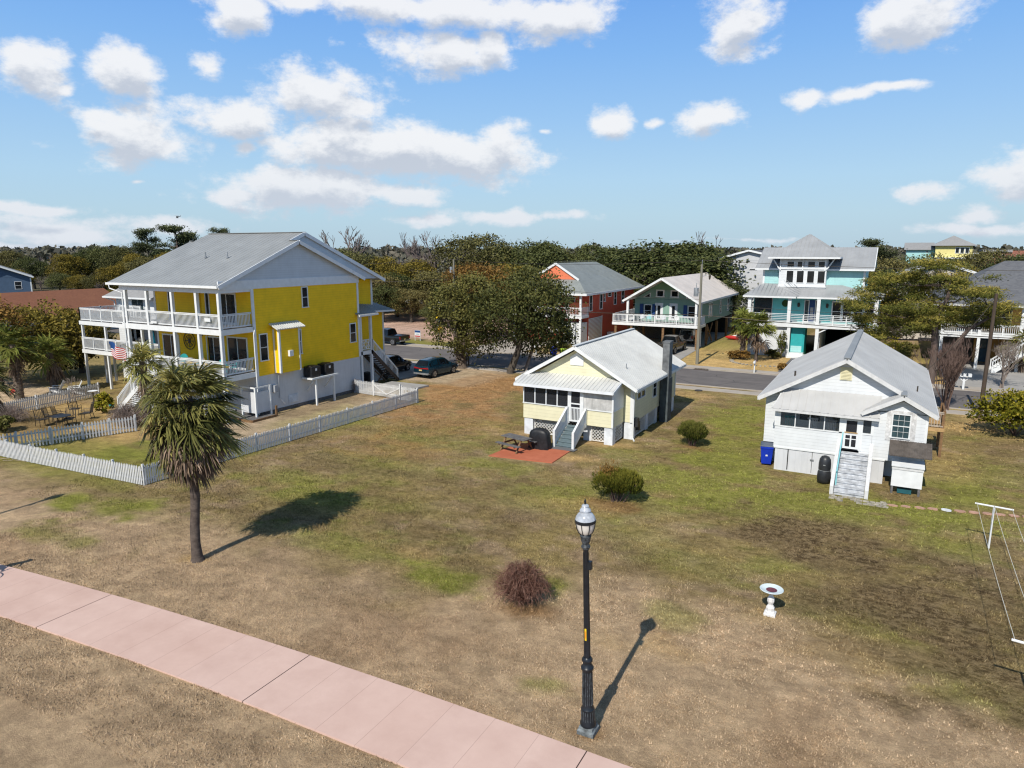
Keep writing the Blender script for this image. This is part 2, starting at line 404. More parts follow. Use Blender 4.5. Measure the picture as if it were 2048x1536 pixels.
world = bpy.data.worlds.new('World'); scene.world = world; world.use_nodes = True
nt = world.node_tree; N, L = nt.nodes, nt.links
for n in list(N): N.remove(n)
sky = N.new('ShaderNodeTexSky'); sky.sky_type = 'NISHITA'; sky.sun_disc = False; sky.sun_elevation = SUN_EL; sky.sun_rotation = radians(180)
sky.air_density = 1.; sky.dust_density = .6; sky.ozone_density = 1.6; sky.altitude = 10
tc = N.new('ShaderNodeTexCoord')
sp = N.new('ShaderNodeSeparateXYZ'); L.new(tc.outputs['Generated'], sp.inputs[0])
az = math_(N, L, 'ARCTAN2', sp.outputs[0], sp.outputs[1]); el = math_(N, L, 'ARCSINE', sp.outputs[2])
cb = N.new('ShaderNodeCombineXYZ'); L.new(az, cb.inputs[0]); L.new(el, cb.inputs[1])
CLOUDS = [(-1.0701, 0.2015, 0.0509, 0.0339, 1), (-1.039, 0.1804, 0.0176, 0.0109, 0.8), (-0.9786, 0.2042, 0.0448, 0.0353, 1), (-0.8784, 0.223, 0.0271, 0.0176, 0.9), (-0.972, 0.1331, 0.0814, 0.0421, 1), (-1.0071, 0.1501, 0.0407, 0.0204, 0.7), (-0.8507, 0.164, 0.078, 0.0285, 1), (-0.7507, 0.1961, 0.095, 0.0373, 1), (-0.7001, 0.1833, 0.0475, 0.0238, 0.8), (-0.6759, 0.1314, 0.1561, 0.0394, 1.15), (-0.548, 0.1269, 0.095, 0.0394, 1.1), (-0.8474, 0.1255, 0.0285, 0.0204, 0.8), (-0.7697, 0.075, 0.1289, 0.0299, 1.1), (-0.6645, 0.0768, 0.0882, 0.0217, 0.9), (-0.8635, 0.0665, 0.0475, 0.0149, 0.8), (-0.5931, 0.2549, 0.095, 0.0326, 1), (-0.5267, 0.2646, 0.0305, 0.0244, 1), (-0.8478, 0.2842, 0.0407, 0.0271, 1), (-0.7574, 0.3001, 0.0746, 0.0149, 0.9), (-0.5921, 0.3031, 0.2239, 0.0231, 1), (-0.4407, 0.2955, 0.0611, 0.0312, 1), (-0.7287, 0.258, 0.0244, 0.0149, 0.6), (-0.3639, 0.1681, 0.0326, 0.0217, 1), (-0.3058, 0.1684, 0.0231, 0.0136, 0.6), (-0.2353, 0.1706, 0.0448, 0.0217, 1), (-0.1095, 0.186, 0.0299, 0.0149, 0.9), (-0.0699, 0.1846, 0.0407, 0.0149, 0.9), (-0.0217, 0.1897, 0.0475, 0.0109, 0.9), (-0.2013, 0.2757, 0.0502, 0.0434, 1), (-0.0128, 0.2585, 0.0679, 0.0339, 1), (0.0217, 0.2638, 0.0339, 0.0204, 0.7), (0.1172, 0.0826, 0.0509, 0.0312, 1), (0.0265, 0.0675, 0.0543, 0.0163, 0.8), (0.0767, 0.0429, 0.0305, 0.0149, 0.9), (0.081, 0.0252, 0.1154, 0.0122, 0.8), (-1.0774, 0.0467, 0.0882, 0.0095, 0.8), (-1.0752, 0.0218, 0.1289, 0.0258, 0.9), (-0.9478, 0.032, 0.0882, 0.0163, 0.8), (-0.5002, 0.0464, 0.1629, 0.0136, 0.75), (-0.5973, 0.0408, 0.0882, 0.0149, 0.7), (-0.439, 0.1555, 0.0163, 0.0081, 0.5), (-0.9716, 0.077, 0.0163, 0.0054, 0.5), (-1.0921, 0.0, 0.1493, 0.0136, 0.8), (-0.1759, 0.013, 0.2036, 0.0068, 0.35)]
def vmath(op, a, b):
    v = N.new('ShaderNodeVectorMath'); v.operation = op
    L.new(a, v.inputs[0])
    if isinstance(b, bpy.types.NodeSocket): L.new(b, v.inputs[1])
    else: v.inputs[1].default_value = b
    return v
def density(off):
    v0 = vmath('ADD', cb.outputs[0], (0, off, 0)).outputs[0]
    st = vmath('MULTIPLY', v0, (1, 1.55, 1)).outputs[0]
    wn = N.new('ShaderNodeTexNoise'); wn.inputs['Scale'].default_value = 9; wn.inputs['Detail'].default_value = 3; L.new(st, wn.inputs['Vector'])
    w1 = vmath('SUBTRACT', wn.outputs['Color'], (.5, .5, .5)).outputs[0]
    w2 = vmath('MULTIPLY', w1, (.09, .035, 0)).outputs[0]
    v = vmath('ADD', v0, w2).outputs[0]
    acc = None
    for a, e, w, h, am in CLOUDS:
        d = vmath('MULTIPLY', vmath('SUBTRACT', v, (a, e, 0)).outputs[0], (1/w, 1/h, 0)).outputs[0]
        ln = N.new('ShaderNodeVectorMath'); ln.operation = 'LENGTH'; L.new(d, ln.inputs[0])
        k = math_(N, L, 'MULTIPLY_ADD', ln.outputs['Value'], -.95, 1.02*am)
        acc = k if acc is None else math_(N, L, 'MAXIMUM', acc, k)
    n1 = N.new('ShaderNodeTexNoise'); n1.inputs['Scale'].default_value = 17; n1.inputs['Detail'].default_value = 8; n1.inputs['Roughness'].default_value = .64; L.new(st, n1.inputs['Vector'])
    acc = math_(N, L, 'MAXIMUM', acc, -1.)
    return math_(N, L, 'ADD', acc, math_(N, L, 'MULTIPLY_ADD', n1.outputs[0], 2.15, -1.10))
def sstep(x, a, b):
    m = N.new('ShaderNodeMapRange'); m.interpolation_type = 'SMOOTHSTEP'; L.new(x, m.inputs[0]); m.inputs[1].default_value = a; m.inputs[2].default_value = b
    return m.outputs[0]
d0 = density(0.); d1 = density(.022)
alpha = math_(N, L, 'MULTIPLY', sstep(d0, -.08, .56), .93)
shade = sstep(math_(N, L, 'SUBTRACT', d1, math_(N, L, 'MULTIPLY', d0, .30)), .02, .72)
ccol = mixc(N, L, shade, (9.2, 9.25, 9.4), (5.6, 6.05, 6.9))
hz = sstep(el, .16, .0)
ccol = mixc(N, L, math_(N, L, 'MULTIPLY', hz, .5), ccol, (6.2, 6.9, 8.0))
# the clear sky, graded towards a clean winter blue
grad = ramp_(N, L, math_(N, L, 'DIVIDE', el, 1.5708), [(0, (.46, .62, .74)), (.03, (.47, .67, .81)), (.06, (.44, .67, .88)), (.11, (.33, .58, .91)), (.16, (.235, .49, .91)), (.2, (.18, .42, .89)), (.34, (.13, .26, .49)), (.55, (.125, .20, .32)), (1, (.12, .17, .25))])
g10 = N.new('ShaderNodeVectorMath'); g10.operation = 'SCALE'; L.new(grad, g10.inputs[0]); g10.inputs['Scale'].default_value = 10
skyc = mixc(N, L, .92, sky.outputs[0], g10.outputs[0])
def backg(c):
    b = N.new('ShaderNodeBackground'); b.inputs[1].default_value = .1; L.new(c, b.inputs[0]); return b.outputs[0]
def mixs(f, a, b):
    m = N.new('ShaderNodeMixShader'); L.new(f, m.inputs[0]); L.new(a, m.inputs[1]); L.new(b, m.inputs[2]); return m.outputs[0]
bs = backg(skyc)
inner = mixs(alpha, bs, backg(ccol))
# the cloud deck covers this part of the sky only; elsewhere it is clear
region = math_(N, L, 'MULTIPLY', math_(N, L, 'MULTIPLY', math_(N, L, 'GREATER_THAN', el, -.02), math_(N, L, 'LESS_THAN', el, .50)), math_(N, L, 'MULTIPLY', math_(N, L, 'GREATER_THAN', az, -1.35), math_(N, L, 'LESS_THAN', az, .45)))
wo = N.new('ShaderNodeOutputWorld'); L.new(mixs(region, bs, inner), wo.inputs[0])
world.cycles.sampling_method = 'MANUAL'; world.cycles.sample_map_resolution = 512

# ------------------------------------------------------------------ helpers to turn survey sightings into ground points
_c, _s = cos(PITCH), sin(PITCH); _cy, _sy = cos(YAW), sin(YAW)
def ray(px, py):
    u = (px-1024)/1400; v = (768-py)/1400
    y, z = _c+v*_s, -_s+v*_c
    return Vector((u*_cy-y*_sy, u*_sy+y*_cy, z))
def at(px, py, z=0.):
    r = ray(px, py); t = (z-CAM_H)/r.z
    return Vector((r.x*t, r.y*t, z))
def along(px, D, row=None):
    """ground point on bearing px at street-depth Y = D; height there of sight row"""
    r = ray(px, 500); t = D/r.y
    p = Vector((r.x*t, D, 0))
    if row is None: return p
    cam_y = -p.x*_sy+p.y*_cy
    v = (768-row)/1400
    return p, CAM_H+cam_y*(-_s+v*_c)/(_c+v*_s)

# ------------------------------------------------------------------ ground
def walk_edge(x): return 13.5-.00247*max(0., -x-6)**2
def lattice_noise(x, y, s, seed):
    """smooth value noise, vectorised"""
    X = x/s+seed*17.3; Y = y/s-seed*9.1
    xi = np.floor(X).astype(int); yi = np.floor(Y).astype(int)
    fx = X-xi; fy = Y-yi; fx = fx*fx*(3-2*fx); fy = fy*fy*(3-2*fy)
    def h(a, b):
        n = (a*374761393+b*668265263+seed*1442695) & 0xffffffff
        n = ((n ^ (n >> 13))*1274126177) & 0xffffffff
        return ((n ^ (n >> 16)) & 0xffff)/65535.
    return (h(xi, yi)*(1-fx)+h(xi+1, yi)*fx)*(1-fy)+(h(xi, yi+1)*(1-fx)+h(xi+1, yi+1)*fx)*fy
def fbm(x, y, s, seed, o=4):
    t = 0; a = 1; w = 0
    for i in range(o):
        t = t+a*lattice_noise(x, y, s/2**i, seed+i); w += a; a *= .55
    return t/w
TAN, GREEN, OLIVE, BROWN, RUST, STRAW, SANDC = [np.array(c) for c in ((.42, .308, .185), (.205, .212, .040), (.285, .222, .085), (.135, .098, .046), (.33, .19, .078), (.50, .345, .14), (.56, .44, .29))]
def sm(x, a, b):
    t = np.clip((x-a)/(b-a), 0, 1); return t*t*(3-2*t)
BLOBS = []   # x, y, rx, ry, colour, amount
def blob(px, py, rx, ry, col, am=1.): p = at(px, py); BLOBS.append((p.x, p.y, rx, ry, col, am))
# greener patches
for px, py, rx, ry, am in ((900,1155,2.2,1.2,.9),(690,1090,3,1.2,.5),(760,930,4.5,2,.55),(600,960,3,1.5,.6),(220,1010,3.2,1.8,.8),(120,1075,3,1,.5),(620,1000,4,1.5,.55),(1090,990,3.,2,.5),(850,880,4,2.5,.5),
        (1430,930,3.4,3.5,.85),(1470,850,2.6,6,.9),(1450,1000,3,2.5,.75),(1340,960,3,2.5,.6),(1600,1010,3.5,1.4,.85),(1800,1020,3.5,1.4,.85),(1900,1090,2.2,1.5,.6),(1560,1130,1.6,1,.5),(1950,990,2,2.5,.7),(1120,1170,1.5,1.,.7),(1350,1230,2.,1.,.4),
        (200,905,4,2.2,.75),(330,905,3,2.6,.7),(700,840,2.5,1.2,.6),(1960,950,3,3,.5),(1500,800,2.,3,.5),(1300,1010,2,2,.4),(1800,1260,2.5,1.4,.5),(1930,1380,2,1.4,.5),(1000,930,3,1.5,.6),(1080,1370,.9,.5,.5),(1540,720,8,3,0.),(1440,690,4,6,.6)):
    blob(px, py, rx*1.1, ry*1.1, GREEN, min(1, am*1.25))
for px, py, rx, ry, am in ((1450,900,3.2,6.,.7),(1480,830,2.8,5,.6),(1400,980,3,2.5,.6),(1560,1040,4,1.6,.7),(1850,1030,4,1.8,.7),(1960,1000,2.5,3,.6),(1300,940,3,2,.5),(1180,980,4,2,.45),(1360,1120,3,2,.45),(1250,1060,2.5,1.5,.4),(760,1000,4,1.6,.4)): blob(px, py, rx, ry, GREEN, am)
# dark, matted thatch
for px, py, rx, ry, am in ((1620,1060,3.6,2.2,.9),(1700,1110,3.6,2.4,.9),(1820,1150,3.6,2.2,.85),(1900,1240,3.0,2.4,.8),(1760,1220,3.2,2.0,.75),(1960,1340,2.6,2.0,.75),(1750,1120,3,1.6,.9),(1850,1180,2.4,1.4,.8),(1560,1075,2.5,1.5,.7),(1930,1270,2.2,1.6,.8),(1750,1300,2.2,1.2,.6),(700,930,5,1.5,.55),(880,960,4,1.3,.45),(1000,1030,3.5,1.,.4),(560,1010,3,1.,.4),(950,1100,2,.8,.35),(1230,1090,2,1.,.4),(1880,1420,2,1,.7)):
    blob(px, py, rx, ry, BROWN, am)
# leaf litter and bare earth
for px, py, rx, ry in ((1228, 1010, 1.5, .9), (1040, 1218, 1.3, .9), (1383, 893, 1.2, .7), (1177, 1466, .45, .35)): blob(px, py, rx, ry, RUST*.62, .85)
for px, py, rx, ry, am in ((930,790,6,7,.9),(880,850,4,4,.6),(1000,770,5,5,.9),(1010,760,4,3,.8),(800,900,4,2.5,.45),(760,880,4,1.5,.3)):
    blob(px, py, rx, ry, RUST, am)
for px, py, rx, ry, am in ((1150,915,1.8,.9,.8),(1230,890,2.2,.9,.7),(1000,860,2.5,2,.4),(1390,790,2.5,2.2,.7),(1960,850,4,5,.75),(1900,860,2,4,.7),(1540,1225,.7,.45,1.),(830,1105,1.2,.5,.5),(385,1120,1.,.5,.8),(1900,930,2,3,.5),(1140,1010,2,1,.4),(1300,1290,2,1.,.35),(1640,1310,3,1.3,.3)):
    blob(px, py, rx, ry, STRAW*.9, am)
def ground_colour(x, y):
    n1 = fbm(x, y, 5., 3); n2 = fbm(x, y, 1.6, 8); n3 = fbm(x, y*1.8, .55, 15, 3)
    c = np.zeros(x.shape+(3,)); mot = np.zeros(x.shape)
    # band of dormant turf beside the walkway, olive-green lawn behind it
    edge = np.interp(x, [-45, -22, -14, -6, 0, 8], [17.0, 17.0, 18.2, 20., 20.5, 20.])
    t = sm(y+(n1-.5)*7+(n2-.5)*3, edge-2.2, edge+2.5)[..., None]
    n4 = fbm(x+40, y*1.5, .9, 21, 4); n5 = fbm(x-9, y, 2.6, 33, 4)
    a = sm(n2*.55+n4*.45, .42, .62)[..., None]
    lawn = OLIVE*(1-a)+TAN*.92*a
    gm = sm(n5*.6+n4*.4, .49, .64)[..., None]*.70
    lawn = lawn*(1-gm)+GREEN*gm
    bm_ = sm(fbm(x+7, y*1.4, 1.5, 51, 4)*.7+n3*.3, .46, .64)[..., None]*.72
    lawn = (lawn*(1-bm_)+BROWN*1.25*bm_)*.88
    c = TAN*(1-t)+lawn*t
    du = sm(fbm(x-3, y, 3.2, 61, 4), .50, .72)[..., None]*.35*(1-t)
    c = c*(1-du)+np.array((.29, .185, .10))*du
    for bx, by, rx, ry, col, am in BLOBS:
        d = np.sqrt(((x-bx)/rx)**2+((y-by)/ry)**2)
        w = (sm(1.15-d+(n2-.5)*1.5+(n1-.5)*.9+(n4-.5)*1.3, .0, .9)*am)[..., None]
        c = c*(1-w)+col*w
        mot = np.maximum(mot, w[..., 0]*(1. if col is BROWN else 0)) if col is BROWN else mot*(1-.6*w[..., 0])
    # sandy side yard along the tall house, straw lawns across the road, woodland floor beyond
    def rect(x0, x1, y0, y1, col, am, soft=.8):
        nonlocal c
        w = (sm(x+(n2-.5)*1.5, x0-soft, x0+soft)*(1-sm(x+(n2-.5)*1.5, x1-soft, x1+soft))*sm(y+(n2-.5)*1.5, y0-soft, y0+soft)*(1-sm(y+(n2-.5)*1.5, y1-soft, y1+soft))*am)[..., None]
        c = c*(1-w)+col*w
    rect(-38.6, -33.4, 28.5, 43, SANDC*.75, .85)
    rect(-38.6, -36, 34, 43, BROWN, .5)
    rect(-36, -33.2, 32, 40, GREEN, .35)
    rect(-56, -40, 22.5, 30.5, STRAW*.85, .75)
    rect(-54, -46.5, 23, 27.5, BROWN*.7, .6)  # dark shade over the left yard's straw, painted into the ground colour
    rect(-46, -32, 19, 24.5, GREEN*.9, .6)
    rect(-75, -56, 26, 33, SANDC*.9, .8); rect(-90, -56, 33.5, 45, OLIVE*.9, .8)
    rect(-46, -31, 50, 58.5, SANDC*.72, .9)
    rect(-34, -28, 50, 57, RUST, .5)
    rect(-33, 30, 70, 84, STRAW, .8)
    rect(-20.5, -12.5, 70, 90, OLIVE*1.15, .5); rect(-17, -12.5, 70, 76, STRAW*1.05, .85)
    rect(-75, -42, 69, 74, GREEN*.9, .8, 1.5); rect(-90, -44, 75, 100, np.array((.42, .29, .22)), .95, 2)
    far = sm(np.maximum(y-108, np.abs(x+25)-75), 0, 25)[..., None]
    c = c*(1-far)+np.array((.085, .078, .048))*far
    v = (.56+.86*n3)[..., None]
    ground_colour.mottle = np.clip(np.maximum(mot, .18+.30*t[..., 0]*(n1*.5+n5)), 0, 1)
    return np.clip(c*v*np.array((1.34, 1.36, 1.50)), 0, 1)
def axis(a, b, step, lo, hi):
    mid = list(np.arange(a, b+1e-6, step)); l = []; d = step; p = a
    while p > lo: d *= 1.35; p -= d; l.append(max(p, lo))
    r = []; d = step; p = b
    while p < hi: d *= 1.35; p += d; r.append(min(p, hi))
    return np.array(l[::-1]+mid+r)
gx = axis(-66, 24, .3, -5000, 5000); gy = axis(6, 76, .3, -300, 6000)
GX, GY = np.meshgrid(gx, gy)
GZ = (fbm(GX, GY, 4., 40)-.5)*.05*((GY < 58) & (GX > -60)); GZ = np.where(np.abs(GX) > 70, 0, GZ)
me = bpy.data.meshes.new('ground'); nx, ny = len(gx), len(gy)
vs = np.stack([GX, GY, GZ-.02], -1).reshape(-1, 3)
ii = np.arange(nx*ny).reshape(ny, nx)
fs = np.stack([ii[:-1, :-1], ii[:-1, 1:], ii[1:, 1:], ii[1:, :-1]], -1).reshape(-1, 4)
def np_mesh(name, vs, fs):
    me = bpy.data.meshes.new(name)
    k = fs.shape[1]
    me.vertices.add(len(vs)); me.vertices.foreach_set('co', vs.astype(np.float32).ravel())
    me.loops.add(fs.size); me.loops.foreach_set('vertex_index', fs.astype(np.int32).ravel())
    me.polygons.add(len(fs)); me.polygons.foreach_set('loop_start', np.arange(0, fs.size, k, dtype=np.int32))
    me.update(calc_edges=True)
    return me
me = np_mesh('ground', vs, fs)
ca = me.color_attributes.new('Col', 'FLOAT_COLOR', 'POINT')
gc = ground_colour(GX, GY).reshape(-1, 3); gm_ = np.where((GY < 58) & (GX > -32), ground_colour.mottle, .1).reshape(-1, 1)
ca.data.foreach_set('color', np.concatenate([gc, gm_], 1).astype(np.float32).ravel())
m, nt_, N_, L_ = newmat('turf_soil')
at_ = N_.new('ShaderNodeAttribute'); at_.attribute_name = 'Col'
P = posn(N_)
f1 = noise_(N_, L_, 2.2, 9, .78, mapped(N_, L_, P, (1, 1.3, 1))); f2 = noise_(N_, L_, 16, 6, .8, P); f3 = noise_(N_, L_, 48, 3, .7, mapped(N_, L_, P, (1, 1.6, 1)))
cc = mixc(N_, L_, ramp_(N_, L_, f1, [(.35, (0,0,0)), (.68, (1,1,1))]), mixc(N_, L_, 1., at_.outputs['Color'], (.68, .66, .64), 'MULTIPLY'), mixc(N_, L_, 1., at_.outputs['Color'], (1.22, 1.2, 1.16), 'MULTIPLY'))
cc = mixc(N_, L_, math_(N_, L_, 'MULTIPLY', ramp_(N_, L_, f2, [(.45, (0,0,0)), (.7, (1,1,1))]), .45), cc, mixc(N_, L_, 1., cc, (.5, .48, .42), 'MULTIPLY'))
mo = noise_(N_, L_, 2.9, 10, .82, mapped(N_, L_, P, (1, 1.5, 1)))
cc = mixc(N_, L_, at_.outputs['Alpha'], cc, mixc(N_, L_, ramp_(N_, L_, mo, [(.455, (0,0,0)), (.545, (1,1,1))]), mixc(N_, L_, .45, mixc(N_, L_, 1., cc, (1.25, 1.22, 1.15), 'MULTIPLY'), (.40, .30, .175)), mixc(N_, L_, 1., cc, (.50, .45, .42), 'MULTIPLY')))
cc = mixc(N_, L_, ramp_(N_, L_, f3, [(.40, (0,0,0)), (.62, (1,1,1))]), mixc(N_, L_, 1., cc, (.70, .68, .65), 'MULTIPLY'), mixc(N_, L_, 1., cc, (1.32, 1.31, 1.28), 'MULTIPLY'))
finish(m, nt_, N_, L_, cc, .95, 0, math_(N_, L_, 'ADD', f2, math_(N_, L_, 'MULTIPLY', f3, .5)), 1.0, .06, .1)
M['turf'] = m
ground = link_mesh('ground', me, m); tag(ground, kind='structure')

# dormant grass blades: uncountable, one object
def make_grass():
    rng = np.random.default_rng(5)
    xs, ys = [], []
    for (x0, x1, y0, y1, dens) in ((-32, 2, 8.2, 17, 430), (-36, 8, 17, 26, 210), (-34, 11, 26, 36, 90), (-33, 9, 36, 56, 30)):
        n = int((x1-x0)*(y1-y0)*dens)
        x = rng.uniform(x0, x1, n); y = rng.uniform(y0, y1, n)
        # keep what the park-side view can see
        cx = x*_cy+y*_sy; cyy = -x*_sy+y*_cy
        k = (np.abs(cx) < cyy*.80+1.5)
        xs.append(x[k]); ys.append(y[k])
    # longer tufts creeping over both edges of the walkway
    ex = rng.uniform(-34, 1, 9000); cl = fbm(ex, ex*0, .5, 90, 3); ex = ex[rng.uniform(0, 1, 9000) < sm(cl, .35, .75)]
    ew = 13.5-.00247*np.maximum(0, -ex-6)**2; ey = np.where(rng.uniform(0, 1, len(ex)) < .5, ew+rng.uniform(-.025, .06, len(ex)), ew-2.39+rng.uniform(-.06, .025, len(ex)))
    n_edge = len(ex); xs.append(ex); ys.append(ey)
    x = np.concatenate(xs); y = np.concatenate(ys)
    we = 13.5-.00247*np.maximum(0, -x-6)**2
    k = ~((y < we+.02) & (y > we-2.45)); k[-n_edge:] = True
    for (a, b, c_, d) in NOGRASS: k &= ~((x > a) & (x < b) & (y > c_) & (y < d))
    patch = fbm(x, y, .8, 77, 3)
    k &= rng.uniform(0, 1, len(x)) < sm(patch, .25, .62)*1.1+.15
    x, y, patch = x[k], y[k], patch[k]
    col = ground_colour(x, y)
    n = len(x)
    th = rng.uniform(0, 2*pi, n); ln = rng.uniform(.03, .075, n)*(1+(y > 20)*.35); w = rng.uniform(.010, .020, n)*(1+(y > 18)*.5+(y > 27)*.5+(y > 36)*.6)
    tilt = rng.uniform(.3, 1.25, n); hd = rng.uniform(0, 2*pi, n)
    bx, by = np.cos(th)*w, np.sin(th)*w
    tx, ty, tz = np.cos(hd)*np.sin(tilt)*ln, np.sin(hd)*np.sin(tilt)*ln, np.cos(tilt)*ln
    z0 = (fbm(x, y, 4., 40)-.5)*.05-.03
    V = np.empty((n, 3, 3)); V[:, 0] = np.stack([x-bx, y-by, z0], -1); V[:, 1] = np.stack([x+bx, y+by, z0], -1); V[:, 2] = np.stack([x+tx, y+ty, z0+tz+.02], -1)
    me = np_mesh('grass', V.reshape(-1, 3), np.arange(3*n).reshape(-1, 3))
    ca = me.color_attributes.new('Col', 'FLOAT_COLOR', 'POINT')
    j = rng.uniform(.55, .98, (n, 1)); straw = (rng.uniform(0, 1, (n, 1)) < .15)*.22
    cc = np.clip((col*j)*(1-straw)+np.array((.46, .35, .21))*straw, 0, 1)
    c4 = np.concatenate([cc, np.ones((n, 1))], 1)
    ca.data.foreach_set('color', np.repeat(c4, 3, 0).astype(np.float32).ravel())
    m, nt_, N_, L_ = newmat('grass_blades')
    a_ = N_.new('ShaderNodeAttribute'); a_.attribute_name = 'Col'
    finish(m, nt_, N_, L_, a_.outputs['Color'], .8, 0, spec=.15)
    o = link_mesh('grass', me, m)
    tag(o, 'short dormant tan and green turf grass covering the open lawns', 'grass', kind='stuff')
NOGRASS = [(-20.6, -13, 38.3, 51), (-19.7, -15.5, 33, 36), (-17.2, -15.5, 35.5, 38.5), (-5.8, 2.2, 37.5, 57), (-2, -.2, 35, 38.5), (-38.6, -34, 31, 44), (-60, -31.6, 28.5, 60)]

def sheet(name, pts, mat, z=.004, kind='structure', th=None):
    mb = MB()
    if th: mb.ext([(p[0], p[1], z) for p in pts], (0, 0, -th))
    else: mb.poly([(p[0], p[1], z) for p in pts])
    return tag(mb.build(name, mat), kind=kind)
# pink concrete walkway with tooled joints
m, nt_, N_, L_ = newmat('pink_concrete')
P = posn(N_); s_ = N_.new('ShaderNodeSeparateXYZ'); L_.new(P, s_.inputs[0])
n1 = noise_(N_, L_, .8, 6, .65, P); n2 = noise_(N_, L_, 35, 3, .6, P)
t = math_(N_, L_, 'FRACT', math_(N_, L_, 'DIVIDE', math_(N_, L_, 'ADD', s_.outputs[0], 13.9+1.22*40), 1.22))
cell = math_(N_, L_, 'FLOOR', math_(N_, L_, 'DIVIDE', math_(N_, L_, 'ADD', s_.outputs[0], 13.9+1.22*40), 1.22))
wn = N_.new('ShaderNodeTexWhiteNoise'); wn.noise_dimensions = '1D'; L_.new(cell, wn.inputs['W'])
j = math_(N_, L_, 'LESS_THAN', t, .011)
t7 = math_(N_, L_, 'FRACT', math_(N_, L_, 'DIVIDE', math_(N_, L_, 'ADD', s_.outputs[0], 13.9+8.54*7), 8.54))
j7 = math_(N_, L_, 'LESS_THAN', t7, .0032)
cc = ramp_(N_, L_, n1, [(.3, (.565, .40, .345)), (.7, (.66, .485, .42))])
cc = mixc(N_, L_, math_(N_, L_, 'MULTIPLY', wn.outputs['Value'], .22), cc, (.53, .335, .265))
cc = mixc(N_, L_, math_(N_, L_, 'MULTIPLY', n2, .25), cc, (.44, .29, .235))
n3_ = noise_(N_, L_, .35, 7, .7, P); cc = mixc(N_, L_, math_(N_, L_, 'MULTIPLY', ramp_(N_, L_, n3_, [(.48, (0,0,0)), (.72, (1,1,1))]), .35), cc, (.42, .27, .22))
cc = mixc(N_, L_, math_(N_, L_, 'MULTIPLY', j, .45), cc, (.22, .13, .11))
cc = mixc(N_, L_, j7, cc, (.05, .03, .028))
finish(m, nt_, N_, L_, cc, .85, 0, n2, .15, .01, .2); M['pink'] = m
xs_ = [x for x in np.arange(-70, 30.1, .8)]
mb = MB()
for a, b in zip(xs_[:-1], xs_[1:]):
    ya, yb = walk_edge(a), walk_edge(b)
    mb.ext([(a, ya-2.39, .03), (b, yb-2.39, .03), (b, yb, .03), (a, ya, .03)], (0, 0, -.1))
tag(mb.build('walkway', M['pink']), kind='structure')

def concretemat(name, a, b, sc=.7):
    m, nt_, N_, L_ = newmat(name); P = posn(N_)
    n1 = noise_(N_, L_, sc, 7, .7, P); n2 = noise_(N_, L_, 30, 3, .6, P)
    c = ramp_(N_, L_, n1, [(.3, a), (.7, b)]); c = mixc(N_, L_, math_(N_, L_, 'MULTIPLY', n2, .3), c, tuple(x*.6 for x in a))
    return finish(m, nt_, N_, L_, c, .9, 0, n2, .2, .01, .2)
M['asphalt'] = concretemat('worn_asphalt', (.125, .113, .112), (.18, .165, .16), .4)
m, nt_, N_, L_ = newmat('patched_asphalt'); P = posn(N_)
a1 = noise_(N_, L_, .5, 7, .7, P); a2 = noise_(N_, L_, 1., 6, .7, mapped(N_, L_, P, (.12, 2.2, 1))); a3 = noise_(N_, L_, 30, 3, .6, P)
v_ = N_.new('ShaderNodeTexVoronoi'); v_.feature = 'DISTANCE_TO_EDGE'; v_.inputs['Scale'].default_value = .22; L_.new(mapped(N_, L_, P, (1, 1.2, 1)), v_.inputs['Vector'])
cc = ramp_(N_, L_, a1, [(.3, (.115, .104, .103)), (.7, (.175, .16, .155))])
cc = mixc(N_, L_, math_(N_, L_, 'MULTIPLY', ramp_(N_, L_, a2, [(.48, (0,0,0)), (.66, (1,1,1))]), .5), cc, (.21, .19, .175))
cc = mixc(N_, L_, ramp_(N_, L_, v_.outputs['Distance'], [(0, (.8,.8,.8)), (.012, (0,0,0))]), cc, (.05, .048, .05))
cc = mixc(N_, L_, math_(N_, L_, 'MULTIPLY', a3, .3), cc, (.08, .075, .075))
finish(m, nt_, N_, L_, cc, .9, 0, a3, .2, .01, .2); M['asphalt'] = m
M['concrete'] = concretemat('pale_concrete', (.34, .30, .26), (.46, .42, .37))
M['drive_dark'] = concretemat('dark_paver_drive', (.12, .12, .125), (.17, .17, .175))
M['drive_grey'] = concretemat('grey_concrete_drive', (.30, .29, .28), (.40, .39, .37))
M['terracotta'] = concretemat('red_patio_concrete', (.40, .115, .06), (.52, .17, .095), 1.2)
sheet('road', [(-260, 60), (260, 60), (260, 68.2), (-260, 68.2)], M['asphalt'], .0)
mb = MB()
mb.box(-260, 260, 59.82, 60, -.2, .05); tag(mb.build('kerb_near', M['concrete']), kind='structure')
mb = MB(); mb.box(-260, 260, 68.2, 68.38, -.2, .06); tag(mb.build('kerb_far', M['concrete']), kind='structure')
sheet('sidewalk_near', [(-60, 57.9), (30, 57.9), (30, 59.15), (-60, 59.15)], M['concrete'], .03, th=.1)
sheet('sidewalk_far', [(-90, 68.95), (60, 68.95), (60, 70.3), (-90, 70.3)], M['concrete'], .035, th=.1)
sheet('driveway_apron', [(-9.8, 59.14), (-3, 59.14), (-4, 59.83), (-8.6, 59.83)], M['concrete'], .032)
sheet('driveway_green_house', [(-23.6, 70.29), (-19.3, 70.29), (-20.2, 92), (-27.5, 92)], M['drive_grey'], .02)
sheet('driveway_coral_house', [(-44, 70.29), (-37, 70.29), (-37, 86), (-44, 86)], M['concrete'], .02)
sheet('driveway_turquoise_house', [(-9.2, 70.29), (-3.8, 70.29), (-3.8, 81), (-9.2, 81)], M['drive_dark'], .02)
sheet('driveway_orange_house', [(4.6, 70.29), (13.5, 70.29), (13.5, 92), (4.6, 92)], M['drive_grey'], .02)
